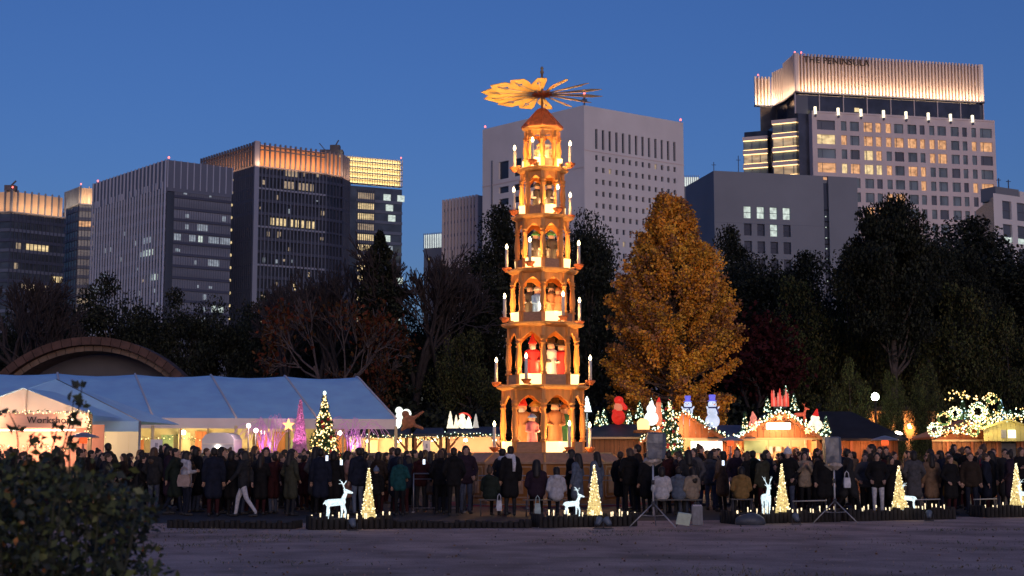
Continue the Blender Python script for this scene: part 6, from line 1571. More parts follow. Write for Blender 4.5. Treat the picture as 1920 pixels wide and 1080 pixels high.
def make_pose(name, P):
    sit = P.get('sit'); dz = -.42 if sit else 0.0; st = P.get('step', 0)
    up = lambda p: (p[0], p[1], p[2] + dz)
    pr = []
    for s in (-1, 1):
        i = 0 if s < 0 else 1
        hip = (s * .09, 0, .92 + dz)
        if sit: kn = (s * .11, .42, .50); an = (s * .11, .40, .09)
        else: kn = (s * .10, .03 + s * st * .6, .50); an = (s * .10, -.01 + s * st + (-.12 if s < 0 and st else 0), .09 + (.05 if s < 0 and st else 0))
        pr += [('c', hip, kn, .088, .062, 0), ('c', kn, an, .060, .044, 0), ('c', (an[0], an[1] - .02, .05), (an[0] * 1.2, an[1] + .16, .04), .045, .038, 2)]
        sh, el, wr = up((s * .17, 0, 1.40)), up(P['el'][i]), up(P['wr'][i])
        d = (Vector(wr) - Vector(el)).normalized(); pm = Vector(wr) + d * .05
        pr += [('c', sh, el, .05, .042, 0), ('c', el, wr, .040, .030, 1), ('c', wr, tuple(pm), .030, .034, 1)]
    pr += [('e', (0, .01, .96 + dz), (.15, .10, .12), 0), ('c', (0, 0, 1.0 + dz), (0, .005, 1.30 + dz), .10, .105, 0), ('c', (-.12, 0, 1.38 + dz), (.12, 0, 1.38 + dz), .065, .065, 0), ('c', (0, 0, 1.42 + dz), (0, .015, 1.55 + dz), .056, .054, 1),
           ('e', (0, .0, 1.625 + dz), (.078, .098, .095), 1), ('e', (0, .035, 1.565 + dz), (.058, .062, .075), 1), ('c', (0, .10, 1.615 + dz), (0, .118, 1.585 + dz), .010, .015, 1), ('e', (-.078, .0, 1.60 + dz), (.014, .022, .032), 1), ('e', (.078, .0, 1.60 + dz), (.014, .022, .032), 1)]
    ex = MB()
    for i, s in ((0, -1), (1, 1)):
        el, wr = Vector(up(P['el'][i])), Vector(up(P['wr'][i])); hand(ex, wr, wr - el, s)
        ex.ell((s * .031, .090, 1.622 + dz), (.013, .008, .008), 6, 4, mi=3)
    ex.ell((0, .094, 1.545 + dz), (.024, .008, .007), 6, 4, mi=4)
    body = fuse('person_' + name, pr, .021, BODY_M, ex, smooth=2)
    coats = {}
    for ln in ('short', 'long'):
        cp = [('e', (0, -.005, 1.30 + dz), (.20, .14, .20), 0), ('e', (0, 0, 1.08 + dz), (.185, .145, .24), 0), ('e', (0, 0, .97 + dz), (.19, .15, .16), 0), ('c', (-.13, 0, 1.40 + dz), (.13, 0, 1.40 + dz), .085, .085, 0), ('e', (0, -.02, 1.47 + dz), (.095, .09, .05), 0)]
        for s in (-1, 1):
            i = 0 if s < 0 else 1; sh, el, wr = up((s * .175, 0, 1.39)), up(P['el'][i]), up(P['wr'][i])
            cp += [('c', sh, el, .070, .060, 0), ('c', el, tuple(Vector(wr) - (Vector(wr) - Vector(el)).normalized() * .02), .058, .048, 0)]
            if sit: cp += [('c', (s * .09, 0, .98 + dz), (s * .10, .18 if ln == 'short' else .34, .54), .125, .11, 0)]
            elif ln == 'long': cp += [('c', (s * .075, 0, .98), (s * .085, s * st * .5, .56), .118, .135, 0)]
            else: cp += [('c', (s * .075, 0, .98), (s * .08, 0, .84), .118, .122, 0)]
        if ln == 'short' : cp += [('e', (0, -.10, 1.45 + dz), (.12, .075, .085), 0)]                 # a hood lying on the back
        coats[ln] = fuse('coat', cp, .024, coat_m, smooth=2)
    return body, coats, dz
PM = {k: make_pose(k, v) for k, v in POSE.items()}
HAIR = {
 'short': fuse('hair', [('e', (0, -.018, 1.645), (.092, .105, .092), 0), ('e', (0, -.045, 1.60), (.086, .075, .085), 0)], .016, hair_m, smooth=2),
 'long': fuse('hair', [('e', (0, -.018, 1.645), (.096, .108, .092), 0), ('c', (0, -.055, 1.60), (0, -.085, 1.36), .088, .095, 0), ('c', (-.075, .0, 1.62), (-.085, .0, 1.40), .030, .03, 0), ('c', (.075, .0, 1.62), (.085, .0, 1.40), .030, .03, 0)], .018, hair_m, smooth=2),
 'bob': fuse('hair', [('e', (0, -.018, 1.645), (.098, .110, .092), 0), ('c', (0, -.045, 1.60), (0, -.055, 1.52), .098, .09, 0)], .018, hair_m, smooth=2),
 'bun': fuse('hair', [('e', (0, -.018, 1.645), (.092, .105, .092), 0), ('e', (0, -.06, 1.74), (.05, .05, .045), 0), ('e', (0, -.045, 1.60), (.084, .07, .08), 0)], .016, hair_m, smooth=2),
}
CAP = MB().lathe([(.100, 1.60), (.108, 1.61), (.108, 1.65), (.100, 1.655), (.098, 1.70), (.07, 1.75), (.03, 1.775), (.03, 1.80), (.005, 1.82)], 16).mesh('knit_cap', knit_m)
SCARF = MB().lathe([(.10, 1.41), (.13, 1.43), (.13, 1.49), (.09, 1.53)], 14, cap=False).tube([(.06, -.10, 1.46), (.07, -.15, 1.30), (.06, -.16, 1.10)], [.05, .05, .04], 6).mesh('scarf', knit_m)
COLS = {'black': (.018, .017, .020), 'charcoal': (.045, .045, .052), 'navy': (.022, .028, .055), 'dark green': (.03, .045, .035), 'dark brown': (.055, .036, .028), 'grey': (.14, .135, .15), 'maroon': (.075, .018, .022), 'plum': (.05, .028, .05), 'tan': (.26, .16, .10), 'beige': (.36, .28, .21), 'white': (.62, .60, .64), 'teal': (.02, .12, .13), 'pink': (.65, .34, .27), 'ochre': (.34, .20, .07), 'grey-blue': (.14, .17, .23), 'olive': (.09, .09, .06), 'denim': (.10, .12, .19), 'red': (.40, .03, .05)}
HCOL = {'dark': (.018, .014, .013), 'brown': (.07, .04, .026), 'grey': (.25, .24, .25), 'white': (.55, .54, .55)}
def person(label, px, Y, pose, face, ln, coat, trou, hair, hc='dark', h=1.66, group=None, cap=None, scarf=None, z=0.0):
    body, coats, dz = PM[pose]
    o = link('person', body, None, (gx(px, Y), Y, z), R(face)); o.color = (*[c * (.5 if max(COLS[trou]) < .2 else .8) for c in COLS[trou]], 1)  # trousers, and the coat below, darkened in colour to carry the foreground shade
    s = h / 1.72; w = s * rnd.uniform(.96, 1.06); o.scale = (w, w, s); tag(o, label, 'person', group)
    link('coat', coats[ln], o, col=[c * (.5 if max(COLS[coat]) < .2 else .72) for c in COLS[coat]])
    if cap: link('knit_cap', CAP, o, (0, 0, dz), col=COLS[cap])
    if hair and not (cap and hair == 'bun'): link('hair', HAIR[hair], o, (0, 0, dz) if not cap else (0, -.005, dz - .012), col=HCOL[hc])
    if scarf: link('scarf', SCARF, o, (0, 0, dz), col=COLS[scarf])
    return o
FG = 'people standing out in the front rows'
# face: 0 = back to the camera, 180 = towards it, -90 = to the right
people = [
 ('person in white jacket and dark trousers with a beige shoulder bag', 351, 37.0, 'bag', -60, 'short', 'white', 'navy', 'long'),
 ('person in long navy coat seen from behind, left of the dark walkers', 402, 36.6, 'hang', 10, 'long', 'navy', 'maroon', 'short', 'dark', 1.74),
 ('person in dark jacket and white trousers striding to the left', 458, 36.4, 'walk', 80, 'short', 'charcoal', 'white', 'long'),
 ('person in black coat close behind the white-trousered walker', 436, 37.0, 'pockets', -30, 'long', 'black', 'black', 'bob'),
 ('person in dark coat holding a phone left of the grey-coated one', 490, 37.4, 'phone', -10, 'long', 'black', 'maroon', 'long', 'dark', 1.58),
 ('long-haired person in long grey coat left of the decorated fir', 546, 37.0, 'pockets', -40, 'long', 'olive', 'charcoal', 'long'),
 ('person in long navy coat right before the fir planter', 602, 37.2, 'hang', 0, 'long', 'navy', 'black', 'short', 'dark', 1.72),
 ('person in black coat shoulder to shoulder with the navy coat at the fir', 627, 37.4, 'hang', -15, 'long', 'black', 'charcoal', 'bob'),
 ('person in salmon pink coat behind the glowing reindeer', 653, 38.2, 'pockets', -80, 'long', 'pink', 'charcoal', 'long'),
 ('person in navy jacket and grey jeans beside the pink coat', 672, 37.4, 'bag', 40, 'short', 'navy', 'grey-blue', 'short', 'dark', 1.74),
 ('child in black jacket with light blue knit cap by the gold cone', 706, 37.0, 'hang', 10, 'short', 'black', 'black', None, 'dark', 1.22),
 ('person in grey-beige coat leaning arms on the barrier', 737, 39.6, 'phone', -80, 'long', 'grey', 'charcoal', 'short', 'brown', 1.76),
 ('person in bright teal jacket with back turned', 750, 36.8, 'bag', 10, 'short', 'teal', 'black', 'bob', 'dark', 1.5),
 ('person in tan coat behind the barrier left of the pyramid base', 807, 41.0, 'hang', 5, 'long', 'tan', 'charcoal', 'long'),
 ('man in black jacket facing the pyramid base, back to the viewer', 851, 36.6, 'pockets', 5, 'short', 'black', 'black', 'short', 'dark', 1.74),
 ('person in green-grey parka sitting with hair tied up', 919, 36.8, 'sit', -20, 'short', 'dark green', 'black', 'bun', 'brown'),
 ('person in long black coat with pale scarf, tall at the base corner', 957, 36.9, 'hang', 10, 'long', 'black', 'charcoal', 'short', 'dark', 1.78),
 ('person in dark coat close at the left of the pale scarf', 943, 37.8, 'pockets', -30, 'long', 'charcoal', 'black', 'short', 'dark', 1.72),
 ('long-haired person in plum jacket sitting before the pyramid base', 1006, 36.8, 'sit', 0, 'long', 'plum', 'black', 'long', 'dark', 1.9),
 ('person in white coat sitting beside the plum jacket', 1043, 36.6, 'sit', 10, 'short', 'white', 'navy', 'bob'),
 ('person in black top and grey skirt behind the small glowing reindeer', 1082, 37.0, 'bag', 60, 'long', 'grey-blue', 'grey', 'long', 'dark', 1.6),
 ('person in black shawl standing left of the grey skirt', 1070, 37.8, 'pockets', 80, 'short', 'black', 'black', 'long', 'dark', 1.7),
 ('long-haired person in grey-blue coat behind the central gold cone', 1118, 37.2, 'hang', 50, 'long', 'grey-blue', 'charcoal', 'long', 'dark', 1.64),
 ('person in pale white coat sitting behind the covered speaker', 1240, 36.8, 'sit', 0, 'long', 'white', 'grey', 'bob', 'dark', 1.66),
 ('person in grey-blue jacket sitting between white and ochre coats', 1272, 36.8, 'sit', -10, 'short', 'grey-blue', 'charcoal', 'short'),
 ('person in ochre-beige jacket sitting right of the grey-blue one', 1297, 36.8, 'sit', 30, 'short', 'beige', 'denim', 'long'),
 ('person in ochre jacket sitting with back turned, right of centre', 1389, 37.2, 'sit', 0, 'short', 'ochre', 'charcoal', 'bob'),
 ('person in pinkish jacket holding a phone up above the ochre jacket', 1380, 39.0, 'raise', 170, 'short', 'beige', 'black', 'long', 'dark', 1.6),
 ('person in black jacket and white cap with blue jeans by the cone', 1477, 37.6, 'pockets', 150, 'short', 'black', 'denim', 'short', 'dark', 1.7),
 ('person in grey-beige jacket facing the viewer, phone in hands', 1508, 37.6, 'phone', 175, 'short', 'beige', 'black', 'long', 'dark', 1.64),
 ('person in black coat with a white mask left of the right speaker', 1544, 37.4, 'hang', 185, 'long', 'black', 'black', 'short', 'dark', 1.66),
 ('person in dark coat walking behind the right speaker pole', 1590, 37.6, 'walk', -80, 'long', 'charcoal', 'black', 'short', 'dark', 1.7),
 ('person in black puffer and white trousers right of the speaker tripod', 1644, 37.4, 'pockets', 170, 'short', 'black', 'white', 'long', 'dark', 1.62),
 ('person in long grey hooded coat with back turned near the right cone', 1712, 38.0, 'pockets', 0, 'long', 'grey', 'charcoal', 'bob', 'dark', 1.66),
 ('person in tan coat and black trousers, hair down the back', 1745, 38.2, 'hang', 0, 'long', 'tan', 'black', 'long', 'dark', 1.6),
 ('person in mustard-brown coat right of the tan coat', 1778, 39.0, 'phone', 160, 'long', 'ochre', 'charcoal', 'short', 'dark', 1.64),
 ('tall man in dark coat against the wooden fence stall', 1789, 42.0, 'hang', 190, 'long', 'black', 'black', 'short', 'dark', 1.86),
 ('child in dark padded jacket at the wooden fence stall', 1816, 38.4, 'hang', 150, 'short', 'charcoal', 'maroon', 'bob', 'dark', 1.2),
 ('long-haired person in dark coat holding a red bag by the fence', 1856, 38.6, 'bag', 80, 'long', 'black', 'black', 'long', 'dark', 1.66),
 ('person in black coat at the dark door of the fence stall', 1884, 38.8, 'hang', 170, 'long', 'charcoal', 'black', 'short', 'dark', 1.72),
]
spots = []
for q in people:
    kw = {}
    if 'light blue knit cap' in q[0]: kw['cap'] = 'grey-blue'
    if 'white cap' in q[0]: kw['cap'] = 'white'
    if 'pale scarf' in q[0]: kw['scarf'] = 'white'
    person(*q, group=FG, **kw); spots.append((gx(q[1], q[2]), q[2]))
# the packed crowd: every person different in coat, hair or place
ZONES = [(-60, 110, 'behind the rose bush'), (110, 235, 'in front of the pagoda tent'), (235, 330, 'below the notice board'), (330, 440, 'before the rounded kiosk'), (440, 540, 'before the two globe lamps'), (540, 650, 'around the left decorated fir'), (650, 770, 'before the stalls near the left fir'), (770, 880, 'left of the pyramid base'), (1160, 1230, 'between pyramid base and right fir'), (1230, 1320, 'around the right decorated fir'), (1320, 1400, 'below the tall snowman'), (1400, 1480, 'below the garlanded gable, left half'), (1480, 1560, 'below the garlanded gable, right half'), (1560, 1640, 'before the dark barn hut'), (1640, 1735, 'below the street lamp'), (1735, 1820, 'at the left end of the fence stall'), (1820, 1960, 'at the right end of the fence stall')]
def zone(px):
    for i, (a, b, n) in enumerate(ZONES):
        if a <= px < b: return i
    return None
used = {}
crng = random.Random(99); tries = 0; made = 0
ccols = ['black', 'charcoal', 'navy', 'dark brown', 'dark green', 'black', 'charcoal', 'plum', 'maroon', 'navy', 'olive', 'dark brown', 'grey', 'tan', 'black']
while made < 258 and tries < 30000:
    tries += 1
    px = crng.uniform(-40, 1950); Y = 37.6 + 11.5 * crng.random() ** 1.9
    i = zone(px)
    if i is None: continue
    x = gx(px, Y)
    if math.hypot(x - PX, Y - PY) < 3.6: continue
    if math.hypot(x - gx(607, 44.5), Y - 44.5) < 1.1 or math.hypot(x - gx(1257, 46.5), Y - 46.5) < 1.1 or (px < 260 and Y > 45): continue
    if 1740 < px and Y > 45: continue
    if px < 300 and Y < 37.9: continue
    if any((x - a) ** 2 + ((Y - b) * .9) ** 2 < .20 for a, b in spots): continue
    for _ in range(40):
        ck, hk, hc, ln = crng.choice(ccols), crng.choice(['short', 'long', 'bob', 'short', 'bun']), crng.choice(['dark', 'dark', 'dark', 'brown']), crng.choice(['short', 'long'])
        key = (i, ck, hk, hc, ln)
        if key not in used: break
    if key in used: continue
    used[key] = 1; spots.append((x, Y)); made += 1
    lab = '%s %s-haired person in %s %s %s' % ({'short': 'short', 'long': 'long', 'bob': 'chin-length', 'bun': 'tied-up'}[hk], hc, ck, 'jacket' if ln == 'short' else 'long coat', ZONES[i][2])
    to = math.degrees(math.atan2(-(PX - x), (PY - Y)))
    face = to + crng.gauss(0, 35) if crng.random() < .55 else crng.uniform(0, 360)
    if px > 1300 and crng.random() < .45: face = 180 + crng.gauss(0, 35)
    person(lab, px, Y, crng.choice(['hang', 'pockets', 'hang', 'pockets', 'phone', 'bag', 'walk', 'raise'] if crng.random() < .5 else ['hang', 'pockets']), face, ln, ck, crng.choice(['black', 'charcoal', 'navy', 'denim', 'maroon']), hk, hc, max(1.30, crng.gauss(1.63, .09)), 'crowd between the market and the displays')
# things people carry
bag_m = omat('leather_bag', .6, .2, 10, .3)
def handbag(label, px, py, Y, w, h, col, rz=0):
    o = empty('hand_bag', at(px, py, Y), rz); tag(o, label, 'bag', 'bags people carry')
    b = MB().prism([(-w * .42, -h / 2), (w * .42, -h / 2), (w / 2, -h * .1), (w * .4, h / 2), (-w * .4, h / 2), (-w / 2, -h * .1)], -.06, .06).build('pouch', bag_m, o); b.color = (*col, 1)
    s = MB().tube([(-w * .32, 0, h / 2), (-w * .25, 0, h * .95), (0, 0, h * 1.15), (w * .25, 0, h * .95), (w * .32, 0, h / 2)], .012, 5).build('strap', bag_m, o); s.color = (*col, 1)
handbag('beige shoulder bag on the white-jacketed person', 345, 901, 36.75, .34, .30, (.34, .25, .22))
handbag('red carrier bag held at the wooden fence', 1842, 878, 38.3, .20, .24, (.5, .03, .06))
handbag('pale tote bag on the bench left of the long black coat', 936, 948, 36.5, .14, .26, (.55, .56, .62))
handbag('white carrier bag behind the right speaker pole', 1588, 905, 37.3, .18, .26, (.62, .62, .68))
handbag('pale mint carrier bag on the ground near the plum jacket', 1008, 955, 36.0, .16, .30, (.42, .52, .5))
ph_m = emat('phone_screen', (.75, .85, 1.0), 1.6, sample=False)
for i, (px, py, Y) in enumerate(((613, 859, 36.9), (795, 866, 39.0), (640, 867, 36.9), (1356, 868, 38.6), (1423, 866, 38.9), (1187, 877, 38.8), (1655, 877, 38.2), (835, 868, 39.4))):
    o = empty('phone', at(px, py, Y)); tag(o, ['glowing phone held up before the left fir', 'glowing phone held at the barrier', 'glowing phone right of the left fir', 'glowing phone below the tall snowman', 'glowing phone left of the garlanded gable', 'glowing phone at the right barrier', 'glowing phone near the street lamp', 'glowing phone left of the pyramid base'][i], 'phone', 'glowing phones in the crowd')
    box('case', dark_steel, (0, .008, 0), (.075, .010, .15), o); box('screen', ph_m, (0, -.001, 0), (.066, .006, .135), o)
# ------------------------------------------------------------------ light displays and gear along the front edge
log_m = mat('dark_log', (0.020, 0.017, 0.016), .85, .3, 4, .3); soil_m = mat('dark_soil', (0.02, 0.018, 0.017), .95, .2, 6)
cone_m = emat('gold_mesh_light', (1.0, .76, .30), .72, var=.75, scale=26, base=(.3, .22, .08)); deer_m = emat('ice_white_light', (.78, .95, 1.0), 1.0, var=.6, scale=34)
tiny = emat('path_light', (1.0, .80, .50), 1.6, sample=False)
log_me = MB().lathe([(.055, 0), (.058, .02), (.055, .33), (.045, .345)], 7).mesh('log', log_m)
def planter(label, pa, pb, Ya, Yb, nl, lights=True):
    hs = .85 if lights else .5
    a, b = Vector((gx(pa, Ya), Ya, 0)), Vector((gx(pb, Yb), Yb, 0)); d = b - a; W = d.length; rz = math.atan2(d.y, d.x)
    o = empty('log_planter', (a + b) / 2, rz); tag(o, label, 'planter', 'log-edged planters along the front')
    n = int(W / .115)
    for i in range(n):
        l = link('log', log_me, o, (-W / 2 + (i + .5) * W / n, -.35, 0)); l.scale = (1, 1, hs * rnd.uniform(.72, 1.08))
    for s in (-1, 1):
        for j in range(5): link('log', log_me, o, (s * W / 2, -.35 + .115 * (j + .8), 0)).scale = (1, 1, hs)
    box('soil', soil_m, (0, .05, .13 * hs), (W - .1, .72, .24 * hs), o)
    if lights:
        P = [(-W / 2 + (i + .5) * W / nl + rnd.uniform(-.07, .07), -.27 + rnd.uniform(0, .08), .28 + rnd.uniform(-.03, .06)) for i in range(nl) if rnd.random() < .85]
        mb = MB()
        for p in P: mb.lathe([(.012, -.10), (.012, 0), (.016, .0), (.014, .05)], 6, p)
        q = mb.build('path_lights', [tiny], o); q['kind'] = 'stuff'
    return o
planter('log planter under the large glowing reindeer', 582, 730, 30.6, 31.0, 13)
planter('log planter under the small reindeer left of the central cone', 1006, 1180, 31.4, 32.2, 20)
planter('log planter under the front-facing reindeer', 1362, 1555, 33.0, 34.2, 20)
planter('log planter under the right gold cone', 1570, 1770, 34.4, 35.6, 24)
planter('log planter at the right picture edge', 1828, 1990, 36.4, 37.2, 16)
planter('unlit log edging left of the reindeer planter', 330, 560, 31.4, 31.0, 0, False)
planter('unlit log edging between the first two planters', 742, 990, 31.2, 31.4, 0, False)
def gold_cone(label, px, yb, yt, hw, Y):
    z0 = zz(yb, Y, px); h = zz(yt, Y, px) - z0; r = hw * Y / F_PX
    o = empty('gold_cone_light', (gx(px, Y), Y, z0)); tag(o, label, 'cone light', 'gold cone lights')
    MB().lathe([(r, 0), (r * .5, h * .5), (.018, h * .97), (.004, h)], 18).build('mesh_cone', cone_m, o)
    n = 90; t = nrg.random(n); a = nrg.random(n) * 2 * PI; rr = (r * (1 - t) + .012)
    b = link('bulbs', bulbs('bulbs', np.stack([rr * np.cos(a), rr * np.sin(a), h * t], 1), .011, emat('cone_bulb', (1.0, .88, .55), 3.0, sample=False)), o); b['kind'] = 'stuff'
    MB().tube([(0, 0, 0), (0, 0, -z0 + .02)], .02, 6).build('stake', dark_steel, o)
    lamp('POINT', (0, -.5, h * .25), 1.6, (1.0, .72, .32), o, .2)
gold_cone('gold cone light right of the large glowing reindeer', 692, 970, 877, 14, 31.0)
gold_cone('gold cone light in front of the pyramid base', 1114, 967, 872, 15, 31.9)
gold_cone('gold cone light right of the front-facing reindeer', 1465, 962, 870, 14, 33.6)
gold_cone('gold cone light above the long right planter', 1684, 955, 873, 15, 35.0)
gold_cone('gold cone light cut by the right picture edge', 1904, 947, 868, 14, 36.6)
d_me = fuse('glowing_reindeer', deer_prims(.60), .013, deer_m, smooth=1)
d_small = fuse('glowing_reindeer', deer_prims(.46), .011, deer_m, smooth=1)
for (me, px, yb, Y, rz, lab) in ((d_me, 632, 976, 30.8, .05, 'large white glowing reindeer standing in profile'), (d_small, 1073, 970, 31.7, .1, 'smaller white glowing reindeer left of the central cone'), (d_me, 1435, 963, 33.4, -1.45, 'white glowing reindeer facing the viewer'), (d_small, 1700, 957, 34.9, 2.6, 'small white glowing reindeer pressed against the right cone'), (d_small, 1918, 948, 36.4, 2.4, 'white glowing reindeer at the right picture edge')):
    o = link('glowing_reindeer', me, None, (gx(px, Y), Y, zz(yb, Y, px)), rz); tag(o, lab, 'reindeer light', 'glowing reindeer')
    lamp('POINT', (gx(px, Y), Y - .5, zz(yb, Y, px) + .3), 1.2, (.75, .9, 1.0), None, .2, name='reindeer_light_glow')
# loudspeakers in rain covers on tripods
cover_m = mat('speaker_cover', (0.11, 0.125, 0.16), .35, .25, 5, .6, spec=.5); skirt_m = mat('plastic_skirt', (0.40, 0.34, 0.30), .35, .25, 6, .5)
def speaker(label, px, yfoot, ytop, Y, tilt, wbox=.40):
    o = empty('covered_speaker', (gx(px, Y), Y, 0)); tag(o, label, 'speaker', 'covered speakers on tripods')
    zt = zz(ytop, Y, px); hb = 48 * Y / F_PX; rr = random.Random(px)
    V = []; f = []; n = 14; rows = [(zt - hb * 1.0, .92), (zt - hb * .75, 1.0), (zt - hb * .4, 1.03), (zt - hb * .05, 1.0), (zt, .92)]
    for z, s in rows:
        for i in range(n):
            a = 2 * PI * i / n + PI / 4; c, q = math.cos(a), math.sin(a); m = max(abs(c), abs(q)); V.append((c / m * wbox / 2 * s * (1 + rr.uniform(-.05, .05)), q / m * .17 * s * (1 + rr.uniform(-.06, .06)), z + rr.uniform(-.01, .01)))
    for j in range(len(rows) - 1):
        for i in range(n): f.append((j * n + i, j * n + (i + 1) % n, (j + 1) * n + (i + 1) % n, (j + 1) * n + i))
    f.append(tuple((len(rows) - 1) * n + i for i in range(n)))
    b = MB().add(V, f).build('cover', cover_m, o); b.rotation_euler = (0, tilt, 0); b.location = (0, 0, 0)
    V = []; f = []
    for z, s in ((zt - hb * 1.0, .90), (zt - hb * 1.12, 1.02), (zt - hb * 1.26, .30)):
        for i in range(n):
            a = 2 * PI * i / n; k = 1 + rr.uniform(-.22, .22); V.append((math.cos(a) * wbox / 2 * s * k, math.sin(a) * .17 * s * k, z + rr.uniform(-.03, .03)))
    for j in range(2):
        for i in range(n): f.append((j * n + i, j * n + (i + 1) % n, (j + 1) * n + (i + 1) % n, (j + 1) * n + i))
    MB().add(V, f).build('skirt', skirt_m, o)
    MB().tube([(0, 0, .25), (0, 0, zt - hb)], .02, 8).build('pole', mat('pale_pole', (.45, .46, .52), .35, .1, 3, metal=.3), o); MB().lathe([(.035, 0), (.035, .1)], 8).build('collar', dark_steel, o, (0, 0, .92)); MB().lathe([(.04, 0), (.04, .12)], 8).build('hub', dark_steel, o, (0, 0, .44))
    for k in range(3):
        a = R(200 + k * 120); e = Vector((math.cos(a) * .58, math.sin(a) * .5, .01)); MB().tube([(0, 0, .52), e], .014, 6).build('leg', steel, o); MB().tube([(0, 0, .24), e * .5 + Vector((0, 0, .26))], .009, 5).build('brace', steel, o)
    return o
speaker('loudspeaker in grey rain cover on a tripod left of the snowman hut', 1224, 986, 811, 31.4, .04)
speaker('loudspeaker in grey rain cover on a tripod before the dark barn hut', 1563, 978, 819, 33.2, -.02, .38)
o = empty('flood_panel', (gx(1280, 31.6), 31.6, 0), .15); tag(o, 'square pale flood light panel leaning on the ground', 'flood light')
box('panel', mat('pale_mint_panel', (.52, .62, .52), .5, .08, 3), (0, 0, .17), (.30, .05, .27), o, (.35, .14, 0)); MB().tube([(-.14, .12, 0), (0, .08, .2), (.14, .12, 0)], .012, 5).build('stand', dark_steel, o)
o = empty('grey_case', (gx(1305, 32.2), 32.2, 0)); tag(o, 'small grey upright equipment case beside the flood panel', 'case')
box('shell', mat('grey_case_paint', (.16, .17, .20), .5, .15, 4), (0, 0, .22), (.23, .22, .42), o); box('lid', mat('case_lid', (.38, .36, .44), .5, .1), (0, 0, .44), (.2, .2, .035), o); MB().tube([(-.06, 0, .45), (-.05, 0, .5), (.05, 0, .5), (.06, 0, .45)], .012, 5).build('handle', dark_steel, o)
me = fuse('covered_box', [('e', (0, 0, .12), (.38, .22, .2), 0), ('e', (.05, 0, .2), (.24, .18, .14), 0), ('c', (-.3, 0, .06), (.32, .02, .06), .09, .08, 0)], .03, mat('slate_tarpaulin', (.07, .08, .10), .5, .2, 4, .5))
o = link('tarpaulin_heap', me, None, (gx(1404, 32.4), 32.4, 0)); o.scale = (.9, .9, .8); tag(o, 'low heap under a slate tarpaulin left of the front-facing reindeer', 'tarpaulin')
def spotlight(label, px, Y, rz):
    o = empty('ground_spotlight', (gx(px, Y), Y, 0), rz); tag(o, label, 'spotlight', 'ground spotlights')
    MB().lathe([(.05, -.1), (.075, .06), (.08, .07), (.06, .06)], 12).build('housing', mat('spot_housing', (.10, .13, .18), .4, .1, 4), o, (0, 0, .16)).rotation_euler = (-.9, 0, 0)
    MB().tube([(-.1, 0, .16), (-.1, 0, .02), (.1, 0, .02), (.1, 0, .16)], .01, 5).build('bracket', dark_steel, o); box('foot_plate', dark_steel, (0, 0, .008), (.22, .16, .012), o)
for i, (px, Y, rz) in enumerate(((663, 30.0, .4), (1122, 30.8, -.5), (1138, 30.7, .6), (1490, 32.6, .2), (1738, 34.2, -.3))):
    spotlight(['small ground spotlight before the large reindeer planter', 'small ground spotlight before the central planter, left one', 'small ground spotlight before the central planter, right one', 'small ground spotlight right of the front-facing reindeer', 'small ground spotlight before the long right planter'][i], px, Y, rz)
# barriers, benches, carpet
def barrier(label, pa, pb, Y, z=1.05):
    a, b = gx(pa, Y), gx(pb, Y); o = empty('steel_barrier', ((a + b) / 2, Y, 0)); tag(o, label, 'barrier', 'steel barriers'); W = b - a
    for zz_ in (z, z * .86, .12): MB().tube([(-W / 2, 0, zz_), (W / 2, 0, zz_)], .018 if zz_ == z else .01, 6).build('rail', steel, o)
    for i in range(max(2, int(W / .9) + 1)):
        x = -W / 2 + i * W / max(1, int(W / .9)); MB().tube([(x, 0, 0), (x, 0, z)], .018, 6).build('post', steel, o); box('foot', steel, (x, 0, .012), (.06, .4, .02), o)
barrier('steel barrier before the pyramid base, on its left', 776, 872, 39.2); barrier('steel barrier right of the pyramid base', 1166, 1214, 39.8); barrier('steel barrier crossing the front of the base', 872, 1166, 42.0, .95)
def bench(label, pa, pb, Y):
    a, b = gx(pa, Y), gx(pb, Y); o = empty('low_bench', ((a + b) / 2, Y, 0)); tag(o, label, 'bench', 'low benches'); W = b - a
    for y in (-.1, .02, .14): box('slat', dark_steel, (0, y, .42), (W, .09, .03), o)
    for s in (-1, 1): MB().tube([(s * W * .42, -.12, 0), (s * W * .42, -.12, .40), (s * W * .42, .16, .40), (s * W * .42, .16, 0)], .018, 6).build('leg', dark_steel, o)
bench('low bench under the green-grey parka', 898, 942, 36.8); bench('low bench under the plum jacket and white coat', 980, 1064, 36.7); bench('low bench under the three sitters behind the speaker', 1222, 1314, 36.8); bench('low bench under the ochre jacket', 1368, 1410, 37.2)
def low_rail(label, pa, pb, Y):
    a, b = gx(pa, Y), gx(pb, Y); o = empty('low_rail', ((a + b) / 2, Y, 0)); tag(o, label, 'rail', 'low guide rails'); W = b - a
    MB().tube([(-W / 2, 0, .42), (W / 2, 0, .44)], .016, 6).build('bar', mat('pale_rail', (.42, .40, .38), .4, .1), o)
    for s in (-1, 1): MB().tube([(s * W * .46, 0, 0), (s * W * .46, 0, .43)], .014, 5).build('post', dark_steel, o)
low_rail('low pale rail right of the third gold cone', 1484, 1548, 35.6); low_rail('low pale rail right of the fourth gold cone', 1697, 1760, 36.6); low_rail('low pale rail before the red bag', 1822, 1866, 37.0)
red_m = mat('red_carpet', (.24, .012, .03), .9, .2, 5)
ring = MB(); 
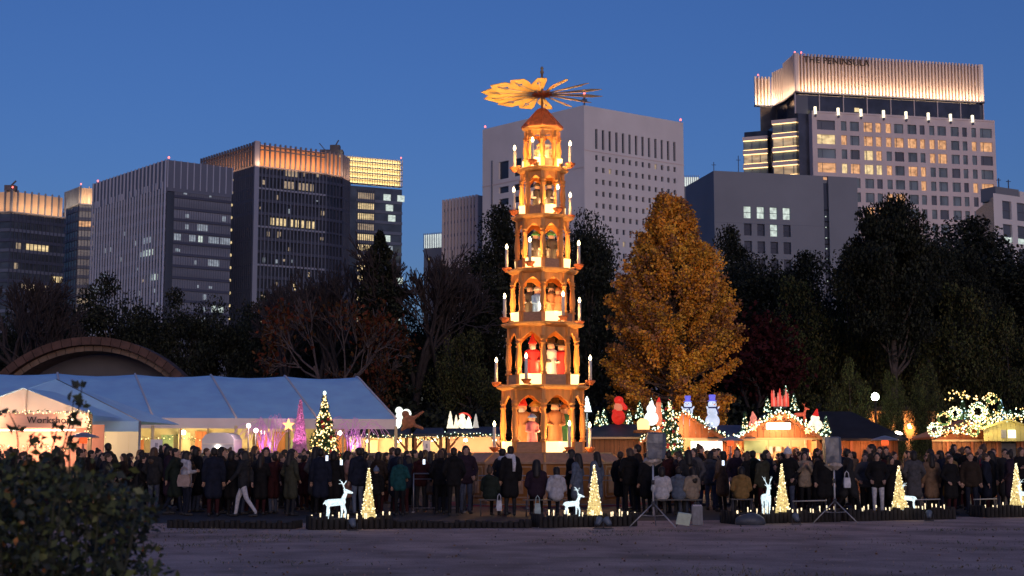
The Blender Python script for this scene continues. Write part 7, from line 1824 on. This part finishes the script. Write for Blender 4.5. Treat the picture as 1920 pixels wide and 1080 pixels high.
for k in range(8):
    a0, a1 = -PI / 2 + k * PI / 4, -PI / 2 + (k + 1) * PI / 4
    ring.add([((RB + .15) * math.cos(a0), (RB + .15) * math.sin(a0), 0), ((RB + 1.1) * math.cos(a0), (RB + 1.1) * math.sin(a0), 0), ((RB + 1.1) * math.cos(a1), (RB + 1.1) * math.sin(a1), 0), ((RB + .15) * math.cos(a1), (RB + .15) * math.sin(a1), 0)], [(0, 1, 2, 3)])
tag(ring.build('red_carpet', red_m, None, (PX, PY, .010)), 'ring of red carpet round the pyramid base', 'carpet')
# fallen leaves, tufts and pebbles on the sand
rg = np.random.default_rng(8)
def scatter(n, y0, y1, clump=None):
    Y = y0 + (y1 - y0) * rg.random(n); X = (rg.random(n) * 2 - 1) * Y * .42
    if clump:
        cx = (rg.random(clump) * 2 - 1) * 13; cyy = y0 + (y1 - y0) * rg.random(clump) ** .7; w = rg.integers(0, clump, n); X = cx[w] + rg.normal(size=n) * (.35 + .5 * rg.random(clump))[w]; Y = cyy[w] + rg.normal(size=n) * .22
    return X, Y
X, Y = scatter(3000, 18, 33.5, 30)
P = np.stack([X, Y, .012 + .02 * rg.random(len(X))], 1)
o = link('grass_tufts', leaves('grass_tufts', P, .05, rg, [mat('dry_grass', (.15, .13, .08), .9, .3, 3), mat('dark_grass', (.09, .09, .05), .9, .3, 3)], aspect=.25, up=1.6)); tag(o, 'thin dark patches of grass on the sand', 'grass', kind='stuff')
X, Y = scatter(420, 18, 33.5)
o = link('fallen_leaves', leaves('fallen_leaves', np.stack([X, Y, np.full(len(X), .012)], 1), .045, rg, [mat('dead_leaf', (.16, .09, .05), .9, .3, 3), mat('dead_leaf_dark', (.07, .045, .035), .9, .3, 3)], aspect=.7)); tag(o, 'scattered fallen leaves on the sandy ground', 'leaves', kind='stuff')
X, Y = scatter(900, 18, 33.5)
o = link('pebbles', bulbs('pebbles', np.stack([X, Y, np.full(len(X), .004)], 1), .016, mat('pebble', (.30, .23, .21), .9, .3, 4))); tag(o, 'small stones on the sandy ground', 'pebbles', kind='stuff')
